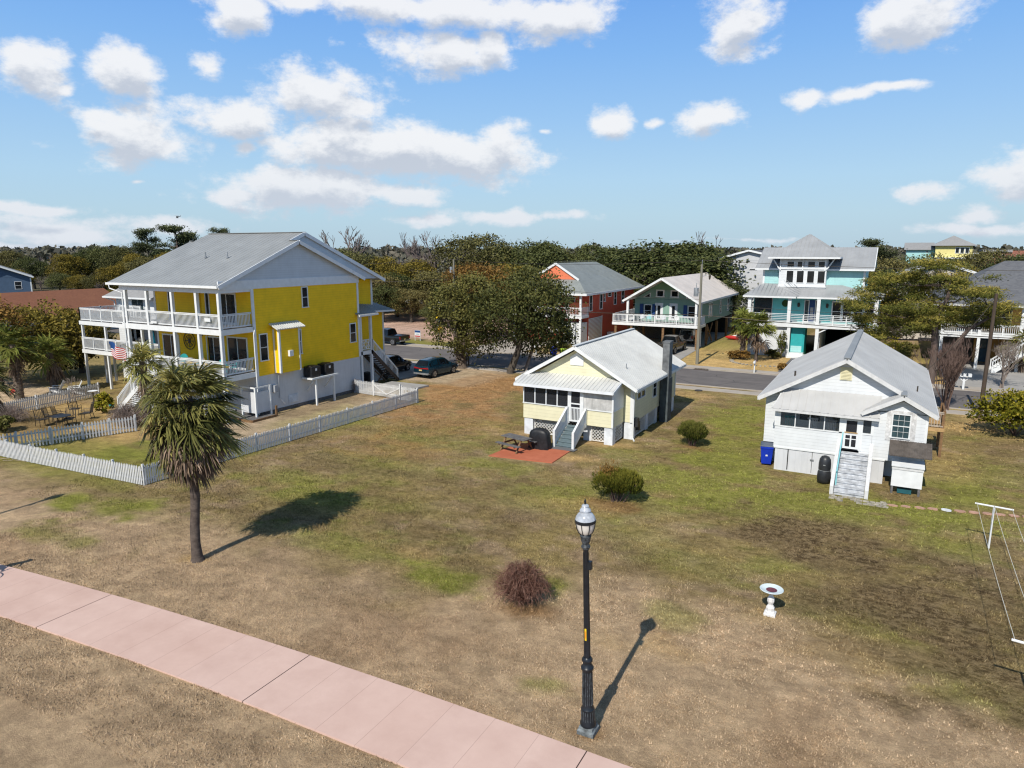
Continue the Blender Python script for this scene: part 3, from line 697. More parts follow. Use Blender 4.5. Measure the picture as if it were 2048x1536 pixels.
sheet('driveway_yellow_house', [(-46, 50.2), (-38.6, 49.9), (-38.4, 55), (-39.2, 59.15), (-46, 59.15)], M['drive_grey'], .012)
sheet('boardwalk_pad', [(-38.3, 44.4), (-34.6, 46.6), (-34.4, 48.4), (-38.3, 48.3)], M['drive_grey'], .13, th=.14)
make_grass()
# ------------------------------------------------------------------ building parts
def window(par, fr, a, z, w, h, nx=1, ny=1, sash=True, trim=.08, mat='white', glass='glass', name='window', depth=.05, sill=True, mw=.012):
    mb = MB(fr); d0 = -.02
    mb.box(a-trim, a, d0, depth, z, z+h); mb.box(a+w, a+w+trim, d0, depth, z, z+h)
    mb.box(a-trim, a+w+trim, d0, depth+.003, z+h, z+h+trim); mb.box(a-trim-(.03 if sill else 0), a+w+trim+(.03 if sill else 0), d0, depth+(.03 if sill else .003), z-trim*.8, z)
    if sash: mb.box(a, a+w, d0, depth*.75, z+h*.5-.022, z+h*.5+.022)
    for i in range(1, nx): mb.box(a+w*i/nx-mw, a+w*i/nx+mw, d0, depth*.7, z, z+h)
    for i in range(1, ny): mb.box(a, a+w, d0, depth*.68, z+h*i/ny-mw, z+h*i/ny+mw)
    f = mb.build(name, M[mat], par)
    p = MB(fr); p.box(a, a+w, d0, .012, z, z+h); p.build('pane', M[glass], f)
    return f
def sliding_door(par, fr, a, z, w, h, mat='white'):
    f = window(par, fr, a, z, w, h, nx=1, sash=False, trim=.1, mat=mat, name='sliding_door', sill=False)
    mb = MB(fr); mb.box(a+w*.5-.03, a+w*.5+.03, -.02, .035, z+.01, z+h-.01); mb.box(a+.01, a+w*.5-.032, -.02, .03, z+.01, z+.09); mb.box(a+w*.5+.032, a+w-.01, -.02, .03, z+.01, z+.09)
    mb.build('stile', M[mat], f)
    return f
def railing(par, p0, p1, h=.95, gap=.12, mat='white', style='v', ends=True, nposts=0, name='railing', drop=.1, bw=.035):
    p0, p1 = Vector(p0), Vector(p1); d = p1-p0; L_ = hypot(d.x, d.y)
    up = Vector((0, 0, 1)); mb = MB()
    mb.bar(p0+up*h, p1+up*h, .1, .05)
    if style == 'v':
        mb.bar(p0+up*(h-.08), p1+up*(h-.08), .045, .06); mb.bar(p0+up*drop, p1+up*drop, .045, .07)
        n = max(2, int(L_/gap))
        for i in range(1, n):
            q = p0+d*(i/n); mb.bar(q+up*drop, q+up*(h-.06), bw, bw, up=d)
    else:
        for k in range(5):
            zz = drop+(h-drop-.06)*k/4.6; mb.bar(p0+up*zz, p1+up*zz, .03, .045)
    for i in range(nposts+2):
        if not ends and i in (0, nposts+1): continue
        q = p0+d*(i/(nposts+1)); mb.bar(q-up*.06, q+up*(h+.05), .1, .1, up=d)
    return mb.build(name, M[mat], par)
def post(par, x, y, z0, z1, w=.2, mat='white', name='post', cap=0):
    mb = MB(); mb.box(x-w/2, x+w/2, y-w/2, y+w/2, z0, z1)
    if cap: mb.box(x-w/2-.03, x+w/2+.03, y-w/2-.03, y+w/2+.03, z1-.12, z1-.002); mb.box(x-w/2-.02, x+w/2+.02, y-w/2-.02, y+w/2+.02, z0+.001, z0+.12)
    return mb.build(name, M[mat], par)
def bx(par, name, mat, *b, bevel=0):
    return MB().box(*b).build(name, M[mat], par, bevel=bevel)
def lattice(par, fr, a0, a1, z0, z1, gap=.13, mat='lattice', w=.03):
    mb = MB(fr)
    for b in ((a0, a1, z0, z0+.05), (a0, a1, z1-.05, z1)): mb.box(b[0], b[1], .0, .03, b[2], b[3])
    mb.box(a0, a0+.05, .002, .032, z0, z1); mb.box(a1-.05, a1, .002, .032, z0, z1)
    H_, W_ = z1-z0, a1-a0
    k = -H_
    while k < W_:
        # rising and falling laths, clipped to the frame
        s0, s1 = max(0, -k), min(H_, W_-k)
        if s1-s0 > .05:
            mb.bar(fr_pt(a0+k+s0, .012, z0+s0), fr_pt(a0+k+s1, .012, z0+s1), w, .008, up=Vector((0, 1, 0)))
            mb.bar(fr_pt(a0+k+s0, .021, z1-s0), fr_pt(a0+k+s1, .021, z1-s1), w, .008, up=Vector((0, 1, 0)))
        k += gap
    return mb.build('lattice', M[mat], par)
def fr_pt(a, d, z): return Vector((a, d, z))
def steps(par, x0, x1, y_top, z_top, y_bot, z_bot, n, mat, axis='y', name='stair_steps', open_=False):
    mb = MB()
    for i in range(n):
        z1 = z_bot+(z_top-z_bot)*(i+1)/(n+1); a = y_bot+(y_top-y_bot)*i/n; b = y_bot+(y_top-y_bot)*(i+1)/n
        e = .03 if b > a else -.03
        tr = (a-e, b) if b > a else (b, a-e)
        z0 = z1-.05
        if axis == 'y': mb.box(x0, x1, tr[0], tr[1], z0, z1)
        else: mb.box(tr[0], tr[1], x0, x1, z0, z1)
        if not open_:
            r = sorted((a+e*.5, a+e*1.3)); zb = z_bot+(z_top-z_bot)*i/(n+1)-.04
            if axis == 'y': mb.box(x0, x1, r[0], r[1], zb, z0)
            else: mb.box(r[0], r[1], x0, x1, zb, z0)
    return mb.build(name, M[mat], par)
def roof(par, planes, mat, pitch=.3, rw=.035, rh=.03, thick=.1, ribs=True, name='roof'):
    mb = MB(); rb = MB() if ribs else None
    for p in planes: roof_plane(mb, rb, p, thick, pitch, rw, rh)
    o = mb.build(name, M[mat], par)
    if ribs: rb.build('corrugation', M[mat], o)
    return o
def trim(par, segs, mat='white', w=.06, h=.2, name='trim'):
    mb = MB()
    for a, b in segs: mb.bar(a, b, w, h)
    return mb.build(name, M[mat], par)
def gable(par, fr, pts, mat, th=.1, name='gable_wall'):
    mb = MB(fr); mb.ext([(a, 0, z) for a, z in pts], (0, -th, 0)); return mb.build(name, M[mat], par)
def pipe(par, pts, r=.045, mat='white', name='downspout', n=6):
    mb = MB(); mb.path(pts, r, n); return mb.build(name, M[mat], par)

# ================================================================== tall yellow house
def yellow_house():
    h = thing('yellow_house', 'tall bright yellow house with two white porch decks and grey metal roof', 'house', (-43.5, 38, 0))
    X0, X1, Y0, Y1 = -48.9, -38.5, 33.65, 44.5
    RF, FT = FR('right', X1, 0, 0), FR('front', 0, Y0, 0)
    bx(h, 'foundation', 'board_white', X0, X1-.02, Y0+.02, Y1-.02, -.2, 2.84)
    bx(h, 'footing_board', 'wood_grey', X0+.1, X1+.015, Y0, Y1-.03, -.2, .22)
    bx(h, 'wall', 'yellow_siding', X0, X1, Y0, Y1, 2.82, 9.0)
    w2 = MB(); w2.box(-49.2, -40.0, 44.5, 48.1, 2.72, 9.05); w2.box(-46, -39.95, 46.05, 49.45, 2.72, 6.3); w2.build('rear_wall', M['yellow_siding'], h)
    b2 = MB(); b2.box(-49.15, -40.05, 44.52, 48.0, -.2, 2.71); b2.box(-46, -39.97, 48.0, 49.4, -.2, 2.71); b2.build('rear_foundation', M['white_siding'], h)
    # roof
    ze, zr, yr = 9.2, 12.18, 38.0
    s = (zr-ze)/(yr-30.75); yr2 = 39.5; zr2 = zr+s*(yr2-yr)
    XL, XR = -49.9, -38.15; XL2, XR2 = -49.5, -39.05
    rf = roof(h, [[(XL, 30.75, ze), (XR, 30.75, ze), (XR, yr, zr), (XL, yr, zr)], [(XL, yr, zr), (XR, yr, zr), (XR, 45.05, 9.28), (XL, 45.05, 9.28)],
             [(XL2, yr+.003, zr+.003), (XR2, yr+.003, zr+.003), (XR2, yr2, zr2), (XL2, yr2, zr2)], [(XL2, yr2, zr2), (XR2, yr2, zr2), (XR2, 48.75, zr2-.408*(48.75-yr2)), (XL2, 48.75, zr2-.408*(48.75-yr2))]],
             'roof_house', .42, .022, .009, .1)
    mb = MB(); mb.bar((XL2, yr2, zr2+.02), (XR2, yr2, zr2+.02), .3, .04); mb.bar((XL, yr, zr+.02), (XL2, yr, zr+.02), .3, .04); mb.bar((XR2, yr, zr+.02), (XR, yr, zr+.02), .3, .04); mb.build('ridge_cap', M['roof_house'], rf)
    for x, y in ((-44.35, 34.9), (-42.05, 34.9)):
        z = ze+s*(y-30.75); mb = MB(); mb.lathe([(.09, 0), (.09, .12), (.05, .14), (.05, .42), (.055, .45)], (x, y, z), 10); mb.build('roof_vent', M['galv'], rf)
    gable(h, FR('right', X1+.03, 0, 0), [(31.0, 9.15), (44.8, 9.3), (38, 12.05)], 'gable_siding', .12)
    gable(h, FR('right', -39.15, 0, 0), [(33.5, 9.3), (48.3, 9.12), (39.5, 12.7)], 'gable_siding', .12)
    mb = MB(RF)
    mb.box(31.0, 44.62, -.02, .07, 8.9, 9.5); mb.box(33.62, 33.84, -.02, .05, 2.84, 8.9); mb.box(44.36, 44.56, -.02, .05, 2.84, 8.9); mb.box(33.6, 33.8, -.03, .02, .2, 2.84)
    mb.build('wall_trim', M['trim_blue'], h)
    mb = MB(FR('right', -40.0)); mb.box(47.9, 48.12, -.02, .05, 6.4, 9.0); mb.box(49.3, 49.48, .02, .09, .1, 6.1); mb.build('corner_trim', M['white'], h)
    # eaves and rakes
    trim(h, [((XL, 30.72, ze-.06), (XR, 30.72, ze-.06))], 'white', .14, .16, 'gutter')
    trim(h, [((XR+.03, 30.75, ze-.1), (XR+.03, yr, zr-.1)), ((XR+.03, yr, zr-.1), (XR+.03, 45.05, 9.18)), ((XR2+.03, yr, zr-.1), (XR2+.03, yr2, zr2-.1)), ((XR2+.03, yr2, zr2-.1), (XR2+.03, 48.75, zr2-.408*9.25-.1))], 'trim_blue', .06, .26, 'rake_board')
    bx(h, 'porch_beam', 'trim_blue', X0, X1-.02, 31.0, 31.2, 8.72, 9.08); bx(h, 'porch_beam', 'trim_blue', X1-.22, X1-.02, 31.2, Y0-.001, 8.72, 9.07)
    bx(h, 'porch_ceiling', 'white', X0, X1-.03, 31.2, Y0-.003, 9.0, 9.06)
    # decks
    for z in (6.33, 3.2):
        bx(h, 'deck', 'white', X0-.05, X1+.05, 31.0, Y0-.004, z-.36, z)
        bx(h, 'deck_boards', 'wood_grey', X0, X1, 31.05, Y0-.006, z, z+.02)
    px = (-48.4, -46.0, -43.3, -40.8, -38.62)
    for x in px: post(h, x, 31.12, 0, 8.72, .2, 'white')
    for z in (6.35, 3.22):
        for a, b in zip(px[:-1], px[1:]): railing(h, (a+.1, 31.1, z), (b-.1, 31.1, z), .96, .115, ends=False)
        railing(h, (X1-.1, 31.25, z), (X1-.1, Y0-.05, z), .96, .115, mat='trim_blue', ends=False)
    # doors and windows behind the decks
    sliding_door(h, FT, -41.85, 6.42, 1.75, 2.05); sliding_door(h, FT, -41.1, 3.28, 1.85, 2.15); sliding_door(h, FT, -43.3, 3.28, 1.3, 2.05); sliding_door(h, FT, -48.2, 3.28, 1.7, 1.95)
    window(h, FT, -47.2, 6.5, .3, 1.95, sash=False); window(h, FT, -43.1, 7.0, .3, 1.5, sash=False)
    mb = MB(FT); mb.box(-48.9, -48.72, -.01, .03, 3.25, 8.95); mb.build('pilaster', M['white'], h); mb = MB(FT); mb.box(-43.9, -43.8, -.01, .03, 6.4, 8.95); mb.build('pilaster', M['white'], h)
    # side windows
    window(h, RF, 38.36, 7.35, .5, 1.42); window(h, RF, 43.42, 4.15, .6, 1.45); window(h, RF, 34.15, 3.9, .6, 1.8); window(h, RF, 37.55, 3.95, .42, 1.75)
    # bay with its little ribbed roof
    by = bx(h, 'bay', 'yellow_siding', X1-.05, -37.92, 35.35, 37.3, 2.86, 6.05)
    for b_ in ((-38.05, -37.89, 35.33, 35.47, 2.86, 6.0), (-38.05, -37.89, 37.18, 37.32, 2.86, 6.0), (-38.5, -38.36, 35.32, 35.4, 2.86, 6.0)): bx(by, 'corner_board', 'white', *b_)
    roof(h, [[(-38.45, 35.0, 6.42), (-37.62, 35.0, 6.05), (-37.62, 37.65, 6.05), (-38.45, 37.65, 6.42)]], 'roof_galv', .22, .05, .04, .07, name='bay_roof')
    bx(h, 'vent_box', 'white', -37.93, -37.72, 36.1, 36.45, 4.0, 4.42)
    # foundation vent, meter, pipes
    mb = MB(RF); mb.box(36.45, 37.4, -.02, .03, .42, 1.0)
    for i in range(6): mb.box(36.5, 37.35, .02, .06, .46+i*.085, .50+i*.085)
    mb.build('foundation_vent', M['pier'], h)
    bx(h, 'electric_meter', 'grey_plastic', -38.5, -38.25, 35.0, 35.3, 1.5, 2.0); pipe(h, [(-38.42, 35.55, 2.9), (-38.42, 35.55, 1.0), (-38.3, 35.9, .5)], .03, 'grey_plastic', 'conduit')
    pipe(h, [(X1+.07, 33.7, 6.1), (X1+.07, 33.6, 5.8), (X1+.07, 33.6, 0)], .05); pipe(h, [(X1+.05, 31.0, 9.1), (X1-.0, 31.0, 8.6), (X1-.0, 30.96, .2)], .05); pipe(h, [(XL+.3, 30.7, 9.1), (XL+.35, 30.72, 8.8), (-48.62, 31.0, 8.5), (-48.62, 30.96, 3.2)], .05)
    # air conditioner shelf on legs
    sh = bx(h, 'equipment_shelf', 'white', -38.5, -37.42, 37.85, 40.65, 2.0, 2.12)
    for y in (38.35, 40.25):
        mb = MB(); mb.box(-37.62, -37.5, y-.06, y+.06, -.1, 2.0); mb.build('leg', M['white'], sh)
        mb = MB(); mb.bar((-38.5, y, 1.0), (-37.65, y, 1.98), .06, .08); mb.build('brace', M['white'], sh)
    # entry landing, stairs and its roof on the far side
    bx(h, 'entry_landing', 'white', -39.95, -38.45, 44.55, 46.1, 2.9, 3.2)
    for y in (44.7, 46.0): post(h, -38.55, y, 0, 6.2, .2)
    mb = MB(); mb.bar((-38.55, 44.75, 4.12), (-38.55, 45.95, 4.12), .07, .06); mb.bar((-38.55, 44.75, 3.35), (-38.55, 45.95, 3.35), .07, .06)
    for i in range(5): mb.bar((-38.55, 44.8+i*.28, 3.35), (-38.55, 44.8+i*.28, 4.12), .05, .05)
    for i in range(2): mb.bar((-38.56, 44.8+i*.56, 3.37), (-38.56, 45.36+i*.56, 4.1), .05, .05); mb.bar((-38.54, 44.8+i*.56, 4.1), (-38.54, 45.36+i*.56, 3.37), .05, .05)
    mb.build('fretwork_panel', M['white'], h)
    steps(h, -39.7, -38.5, 46.1, 3.2, 49.4, .0, 15, 'wood_dark', open_=True, name='entry_stairs')
    for x in (-39.72, -38.48):
        mb = MB(); mb.bar((x, 46.0, 3.05), (x, 49.5, .02), .06, .32); mb.build('stringer', M['wood_dark'], h)
    railing(h, (-38.5, 46.1, 3.15), (-38.5, 49.4, .12), .95, .16, nposts=1, name='stair_railing')
    mb = MB(); mb.bar((-38.6, 46.5, .1), (-38.6, 48.0, 1.3), .09, .1); mb.bar((-38.62, 46.5, 1.3), (-38.62, 48.0, .1), .09, .1); mb.build('cross_brace', M['wood_dark'], h)
    roof(h, [[(-40, 44.1, 7.0), (-38.1, 44.1, 6.3), (-38.1, 46.5, 6.3), (-40, 46.5, 7.0)], [(-40, 46.5, 6.98), (-39.2, 46.5, 6.42), (-39.2, 50.1, 6.28), (-40.3, 48.6, 6.98)],
            [(-40.3, 48.6, 6.98), (-39.2, 50.1, 6.28), (-46.3, 50.1, 6.28), (-46.3, 48.15, 6.98)]], 'roof_house', .3, .03, .02, .08, name='entry_roof')
    trim(h, [((-38.07, 44.1, 6.22), (-38.07, 46.5, 6.22)), ((-39.17, 46.55, 6.34), (-39.17, 50.1, 6.2)), ((-39.2, 50.13, 6.2), (-46.3, 50.13, 6.2))], 'white', .08, .14, 'gutter')
    # front stairs down from the lower deck
    steps(h, 29.9, 31.0, -44.9, 3.2, -48.6, 0., 15, 'white', axis='x', open_=True, name='front_stairs')
    for y in (29.88, 31.02):
        mb = MB(); mb.bar((-44.8, y, 3.05), (-48.75, y, .05), .06, .3); mb.build('stringer', M['white'], h)
        railing(h, (-45, y, 3.1), (-48.6, y, .12), .95, .14, name='stair_railing')
    bx(h, 'stair_landing', 'white', -44.95, -43.4, 29.85, 31.0, 2.9, 3.2)
    for x in (-44.8, -43.5): post(h, x, 29.95, 0, 4.2, .12)
    mb = MB(); mb.bar((-43.7, 33.6, 8.75), (-43.7, 33.6, 6.4), .05, .05); mb.bar((-43.2, 33.6, 6.0), (-43.2, 33.6, 3.3), .05, .05); mb.build('porch_pipe', M['yellow'], h)
    mb = MB(FR('front', 0, 31.0)); mb.box(-45.55, -44.95, .0, .05, 6.48, 6.62); mb.build('rail_plaque', M['white'], h); mb = MB(FR('front', 0, 31.0)); mb.box(-39.95, -39.4, .0, .05, 6.85, 7.08); mb.build('rail_plaque', M['white'], h)
    bx(h, 'ceiling_fan', 'wood_grey', -42.2, -42.1, 32.3, 32.4, 5.62, 5.98)
    return h
yellow_house()
for i, (y, lab) in enumerate(((38.4, 'black air conditioner unit on white shelf, nearer the porch'), (39.85, 'black air conditioner unit on white shelf, farther from the porch'))):
    ac = thing('air_conditioner', lab, 'air conditioner', (-37.98, y, 2.12), 'air conditioners on the shelf')
    cx_, cy_ = -37.98, y+.05
    MB().box(cx_-.42, cx_+.42, cy_-.45, cy_+.45, 2.16, 2.94).build('casing', M['black_metal'], ac, bevel=.05)
    mb = MB()
    for k in range(14): mb.box(cx_-.425, cx_+.432, cy_-.455, cy_+.455, 2.22+k*.05, 2.232+k*.05)
    mb.build('louvres', M['cover_grey'], ac)
    mb = MB(); mb.lathe([(.38, 0), (.38, .03), (.34, .05), (.08, .06)], (cx_, cy_, 2.94), 20); mb.build('fan_grille', M['iron'], ac)
    MB().box(cx_+.43, cx_+.437, cy_-.12, cy_+.06, 2.62, 2.8).build('rating_label', M['white'], ac)
    MB().box(cx_-.4, cx_+.4, cy_-.42, cy_+.42, 2.12, 2.16).build('base', M['black_metal'], ac)
# outdoor shower stall at the corner
sh = thing('shower_stall', 'white board outdoor shower stall at the corner of the yellow house', 'shower', (-38.8, 33.2, 0))
MB().box(-39.35, -38.02, 33.0, 33.06, .38, 1.85).build('front_panel', M['board_white'], sh)
MB().box(-38.06, -38.0, 33.07, 34.3, .38, 1.85).build('side_panel', M['board_white'], sh)
for x, y in ((-39.38, 33.03), (-38.02, 33.02), (-38.03, 34.33)):
    MB().box(x-.06, x+.06, y-.06, y+.06, .1, 2.2).build('post', M['white'], sh)
mb = MB(); mb.bar((-39.38, 33.03, 2.15), (-38.02, 33.03, 2.15), .06, .1); mb.bar((-38.03, 33.02, 2.15), (-38.03, 34.33, 2.15), .06, .1); mb.build('top_rail', M['white'], sh)
wd = thing('wooden_platform', 'low brown timber platform under the shower stall', 'platform', (-39.5, 32.7, 0))
mb = MB()
for i in range(11): mb.box(-42.0, -37.5, 32.15+i*.19, 32.32+i*.19, .1, .14)
mb.build('boards', M['wood_grey'], wd); MB().box(-42.0, -37.48, 32.08, 32.14, -.1, .15).build('edge_board', M['wood'], wd); MB().box(-37.49, -37.42, 32.14, 34.3, -.1, .15).build('edge_board', M['wood'], wd)
MB().box(-37.62, -37.5, 34.3, 34.42, -.1, .75).build('post', M['wood'], wd)
# wall compass
cp = thing('wall_compass', 'dark round compass ornament on the yellow porch wall', 'ornament', (-45.2, 33.6, 4.95))
fr = FR('front', -45.2, 33.62, 4.95)
def ring(mb, fr_M, r, t, n=28, d=.03):
    pts = [(r*cos(2*pi*i/n), d, r*sin(2*pi*i/n)) for i in range(n+1)]; mb.path(pts, t, 5, False)
mb = MB(fr); ring(mb, fr, .62, .03); ring(mb, fr, .42, .02); mb.build('ring', M['iron'], cp)
mb = MB(fr)
for k in range(8):
    a = k*pi/4; r = .68 if k % 2 == 0 else .5
    mb.ext([(0, .02, 0), (.1*cos(a+.4), .02, .1*sin(a+.4)), (r*cos(a), .02, r*sin(a)), (.1*cos(a-.4), .02, .1*sin(a-.4))], (0, .025, 0))
mb.build('star', M['iron'], cp)
# teal porch furniture
def shell_chair(x, y, z, rz, label, mat='teal'):
    t = thing('porch_chair', label, 'chair', (0, 0, 0), 'chairs on the yellow porch')
    mb = MB(); mb.obox((0, 0, .40), (.5, .48, .04)); mb.build('seat', M[mat], t, bevel=.02)
    mb = MB(); n = 9
    pts = [(.30*cos(pi*i/(n-1)), .22+.04*sin(pi*i/(n-1)), .55+.38*sin(pi*i/(n-1))) for i in range(n)]
    mb.ext(pts+[(-.26, .2, .42), (.26, .2, .42)], (0, .03, 0)); mb.build('backrest', M[mat], t)
    for sx in (-1, 1):
        mb = MB(); mb.path([(sx*.22, .22, .4), (sx*.27, .1, .02), (sx*.27, -.2, .02), (sx*.25, -.2, .42)], .014, 6); mb.build('leg_frame', M[mat], t)
        mb = MB(); mb.path([(sx*.27, .24, .62), (sx*.3, -.2, .60), (sx*.27, -.22, .42)], .016, 6); mb.build('armrest', M[mat], t)
    t.location = (x, y, z); t.rotation_euler = (0, 0, rz)
    return t
for x, y, rz, lab in ((-40.25, 32.2, .3, 'teal shell-back chair by the right-hand glass door'), (-39.3, 32.6, -1.2, 'teal shell-back chair beside the porch side railing'), (-44.6, 32.5, .6, 'dark teal shell-back chair below the wall compass'), (-43.0, 32.3, -.7, 'teal shell-back chair between the compass and the middle door'), (-42.2, 32.0, 0., 'tan wicker coloured chair in front of the middle glass door')):
    shell_chair(x, y, 3.22, rz, lab, 'wood_new' if 'tan' in lab else 'teal')
pt = thing('porch_table', 'pale round porch table below the wall compass', 'table', (-43.8, 32.1, 3.22), None)
mb = MB(); mb.lathe([(.5, .68), (.52, .7), (.5, .72)], (-43.8, 32.1, 3.22), 20); mb.build('table_top', M['grey_plastic'], pt)
mb = MB(); mb.lathe([(.2, 0), (.05, .06), (.04, .68)], (-43.8, 32.1, 3.22), 12); mb.build('pedestal', M['teal'], pt)
tt = thing('side_table', 'small teal side table between two teal chairs', 'table', (-39.75, 32.1, 3.22))
mb = MB(); mb.lathe([(.27, .5), (.28, .53)], (-39.75, 32.1, 3.22), 16); mb.build('table_top', M['teal'], tt)
for a in (0, 2.1, 4.2):
    mb = MB(); mb.tube((-39.75+.2*cos(a), 32.1+.2*sin(a), 3.22), (-39.75+.1*cos(a), 32.1+.1*sin(a), 3.72), .015); mb.build('leg', M['teal'], tt)
yt = thing('yellow_toy', 'small yellow bucket beside the left sliding door', 'bucket', (-47.9, 32.4, 3.22)); mb = MB(); mb.lathe([(.12, 0), (.16, .3), (.14, .3), (.11, .05)], (-47.9, 32.4, 3.22), 14); mb.build('bucket_body', M['yellow'], yt)
yt.name = 'bucket'
mb = MB(); mb.path([(-48.05, 32.4, 3.5), (-47.98, 32.4, 3.66), (-47.82, 32.4, 3.66), (-47.75, 32.4, 3.5)], .01, 5); mb.build('handle', M['iron'], yt)
yb = thing('boogie_board', 'bright yellow board leaning inside the porch side railing', 'board', (-38.75, 33.2, 3.22))
mb = MB(); mb.ext([(-38.75, 33.0, 3.25), (-38.75, 33.4, 3.25), (-38.72, 33.42, 3.9), (-38.72, 33.33, 4.05), (-38.72, 33.1, 4.05), (-38.72, 32.98, 3.9)], (.05, 0, 0)); mb.build('board_body', M['yellow'], yb)
# ================================================================== white decked neighbour
def neighbour():
    h = thing('white_decked_house', 'white house with stacked railed decks left of the yellow house', 'house', (-56, 42, 0))
    bx(h, 'wall', 'white_siding', -61.5, -56.2, 38.6, 47, 0, 7.6); bx(h, 'side_wall', 'grey_siding', -56.15, -50.2, 38.4, 47, 2.9, 5.9)
    roof(h, [[(-62.4, 38.0, 7.45), (-55.6, 38.0, 7.45), (-55.6, 42.5, 9.3), (-62.4, 42.5, 9.3)], [(-62.4, 42.5, 9.3), (-55.6, 42.5, 9.3), (-55.6, 47.2, 7.4), (-62.4, 47.2, 7.4)]], 'roof_shgrey', ribs=False)
    gable(h, FR('right', -56.15), [(38.6, 7.55), (47, 7.55), (42.5, 9.2)], 'grey_siding')
    trim(h, [((-62.4, 37.97, 7.38), (-55.6, 37.97, 7.38))], 'white', .12, .14, 'gutter'); pipe(h, [(-62.2, 37.95, 7.35), (-61.6, 38.5, 7.0), (-61.55, 38.5, 5.8)], .06)
    window(h, FR('front', 0, 38.6), -59.2, 5.95, 1.6, 1.5, glass='glass_blue', nx=2, sash=False); window(h, FR('front', 0, 38.4), -53.3, 3.9, 1.4, 1.5)
    for x in (-60.1, -59.0, -57.2): window(h, FR('front', 0, 38.6), x, 3.5, .8, 1.5, sash=False)
    for z, x1 in ((5.62, -52.3), (3.2, -49.6)):
        bx(h, 'deck', 'white', -60.6, x1, 34.6, 38.35, z-.32, z); bx(h, 'deck_boards', 'wood_grey', -60.55, x1-.05, 34.65, 38.35, z, z+.02)
    railing(h, (-60.5, 34.7, 5.64), (-54.5, 34.7, 5.64), 1.05, .12, nposts=3); railing(h, (-60.5, 34.7, 5.64), (-60.5, 38.3, 5.64), 1.05, .12, nposts=1); railing(h, (-60.4, 38.2, 5.64), (-57.5, 38.2, 5.64), 1.05, .12, nposts=2)
    railing(h, (-60.5, 34.7, 3.22), (-49.7, 34.7, 3.22), 1.0, .12, nposts=6)
    for x in (-60.4, -57.2, -54.4, -52.4): post(h, x, 34.75, 0, 5.3, .17)
    for x in (-60.4, -57.2, -52.4): post(h, x, 37.2, 0, 2.9, .17)
    post(h, -60.4, 36.4, 0, 2.9, .17)
    return h
neighbour()
um = thing('patio_umbrella', 'folded bright blue patio umbrella on the white deck', 'umbrella', (-52.4, 35.6, 3.22))
mb = MB(); mb.path([(-52.4, 35.6, 3.22), (-52.45, 35.6, 5.4)], .025, 6); mb.build('pole', M['white'], um)
mb = MB(); mb.lathe([(.02, 2.25), (.08, 2.1), (.16, 1.5), (.22, .85), (.16, .8)], (-52.42, 35.6, 3.22), 12); mb.build('canopy', M['umbrella'], um)
for x, lab in ((-55.0, 'black covered grill on the white lower deck'), (-53.6, 'round black smoker on the white lower deck beside the umbrella')):
    gk = thing('deck_grill', lab, 'grill', (x, 35.4, 3.22)); mb = MB(); mb.ball((x, 35.4, 4.2), (.42, .34, .34), 12, 8); mb.build('lid', M['cover_black'], gk, True)
    mb = MB(); mb.box(x-.36, x+.36, 35.15, 35.65, 3.4, 4.15); mb.build('cart', M['cover_grey'], gk)
# striped flag on an angled pole
fl = thing('flag', 'striped red, white and blue flag hung below the white deck', 'flag', (-54.6, 34.4, 3.6))
mb = MB(); mb.tube((-55.3, 34.6, 3.95), (-55.1, 33.6, 4.3), .02); mb.build('pole', M['white'], fl)
def flag_pt(u, v):   # u along, v down
    return Vector((-55.15+u*1.9, 33.65+.14*sin(u*7+v*2), 4.3-v*1.05-u*.55+.05*sin(u*9)))
def flag_cells(cells, mat, name, par):
    mb = MB()
    for u0, u1, v0, v1, off in cells:
        n = max(2, int((u1-u0)*14))
        for i in range(n):
            a, b = u0+(u1-u0)*i/n, u0+(u1-u0)*(i+1)/n; o = Vector((0, -off, 0))
            mb.poly([flag_pt(a, v0)+o, flag_pt(b, v0)+o, flag_pt(b, v1)+o, flag_pt(a, v1)+o])
    return mb.build(name, M[mat], par)
cl = flag_cells([(.4 if i < 7 else 0, 1, i/13, (i+1)/13, 0) for i in range(0, 13, 2)], 'red', 'red_stripes', fl)
flag_cells([(.4 if i < 7 else 0, 1, i/13, (i+1)/13, 0) for i in range(1, 13, 2)], 'white', 'white_stripes', fl)
cn = flag_cells([(0, .4, 0, 7/13, 0)], 'navy', 'canton', fl)
flag_cells([(.03+i*.062, .05+i*.062, .03+j*.057, .05+j*.057, .006) for i in range(6) for j in range(9)], 'white', 'stars', cn)
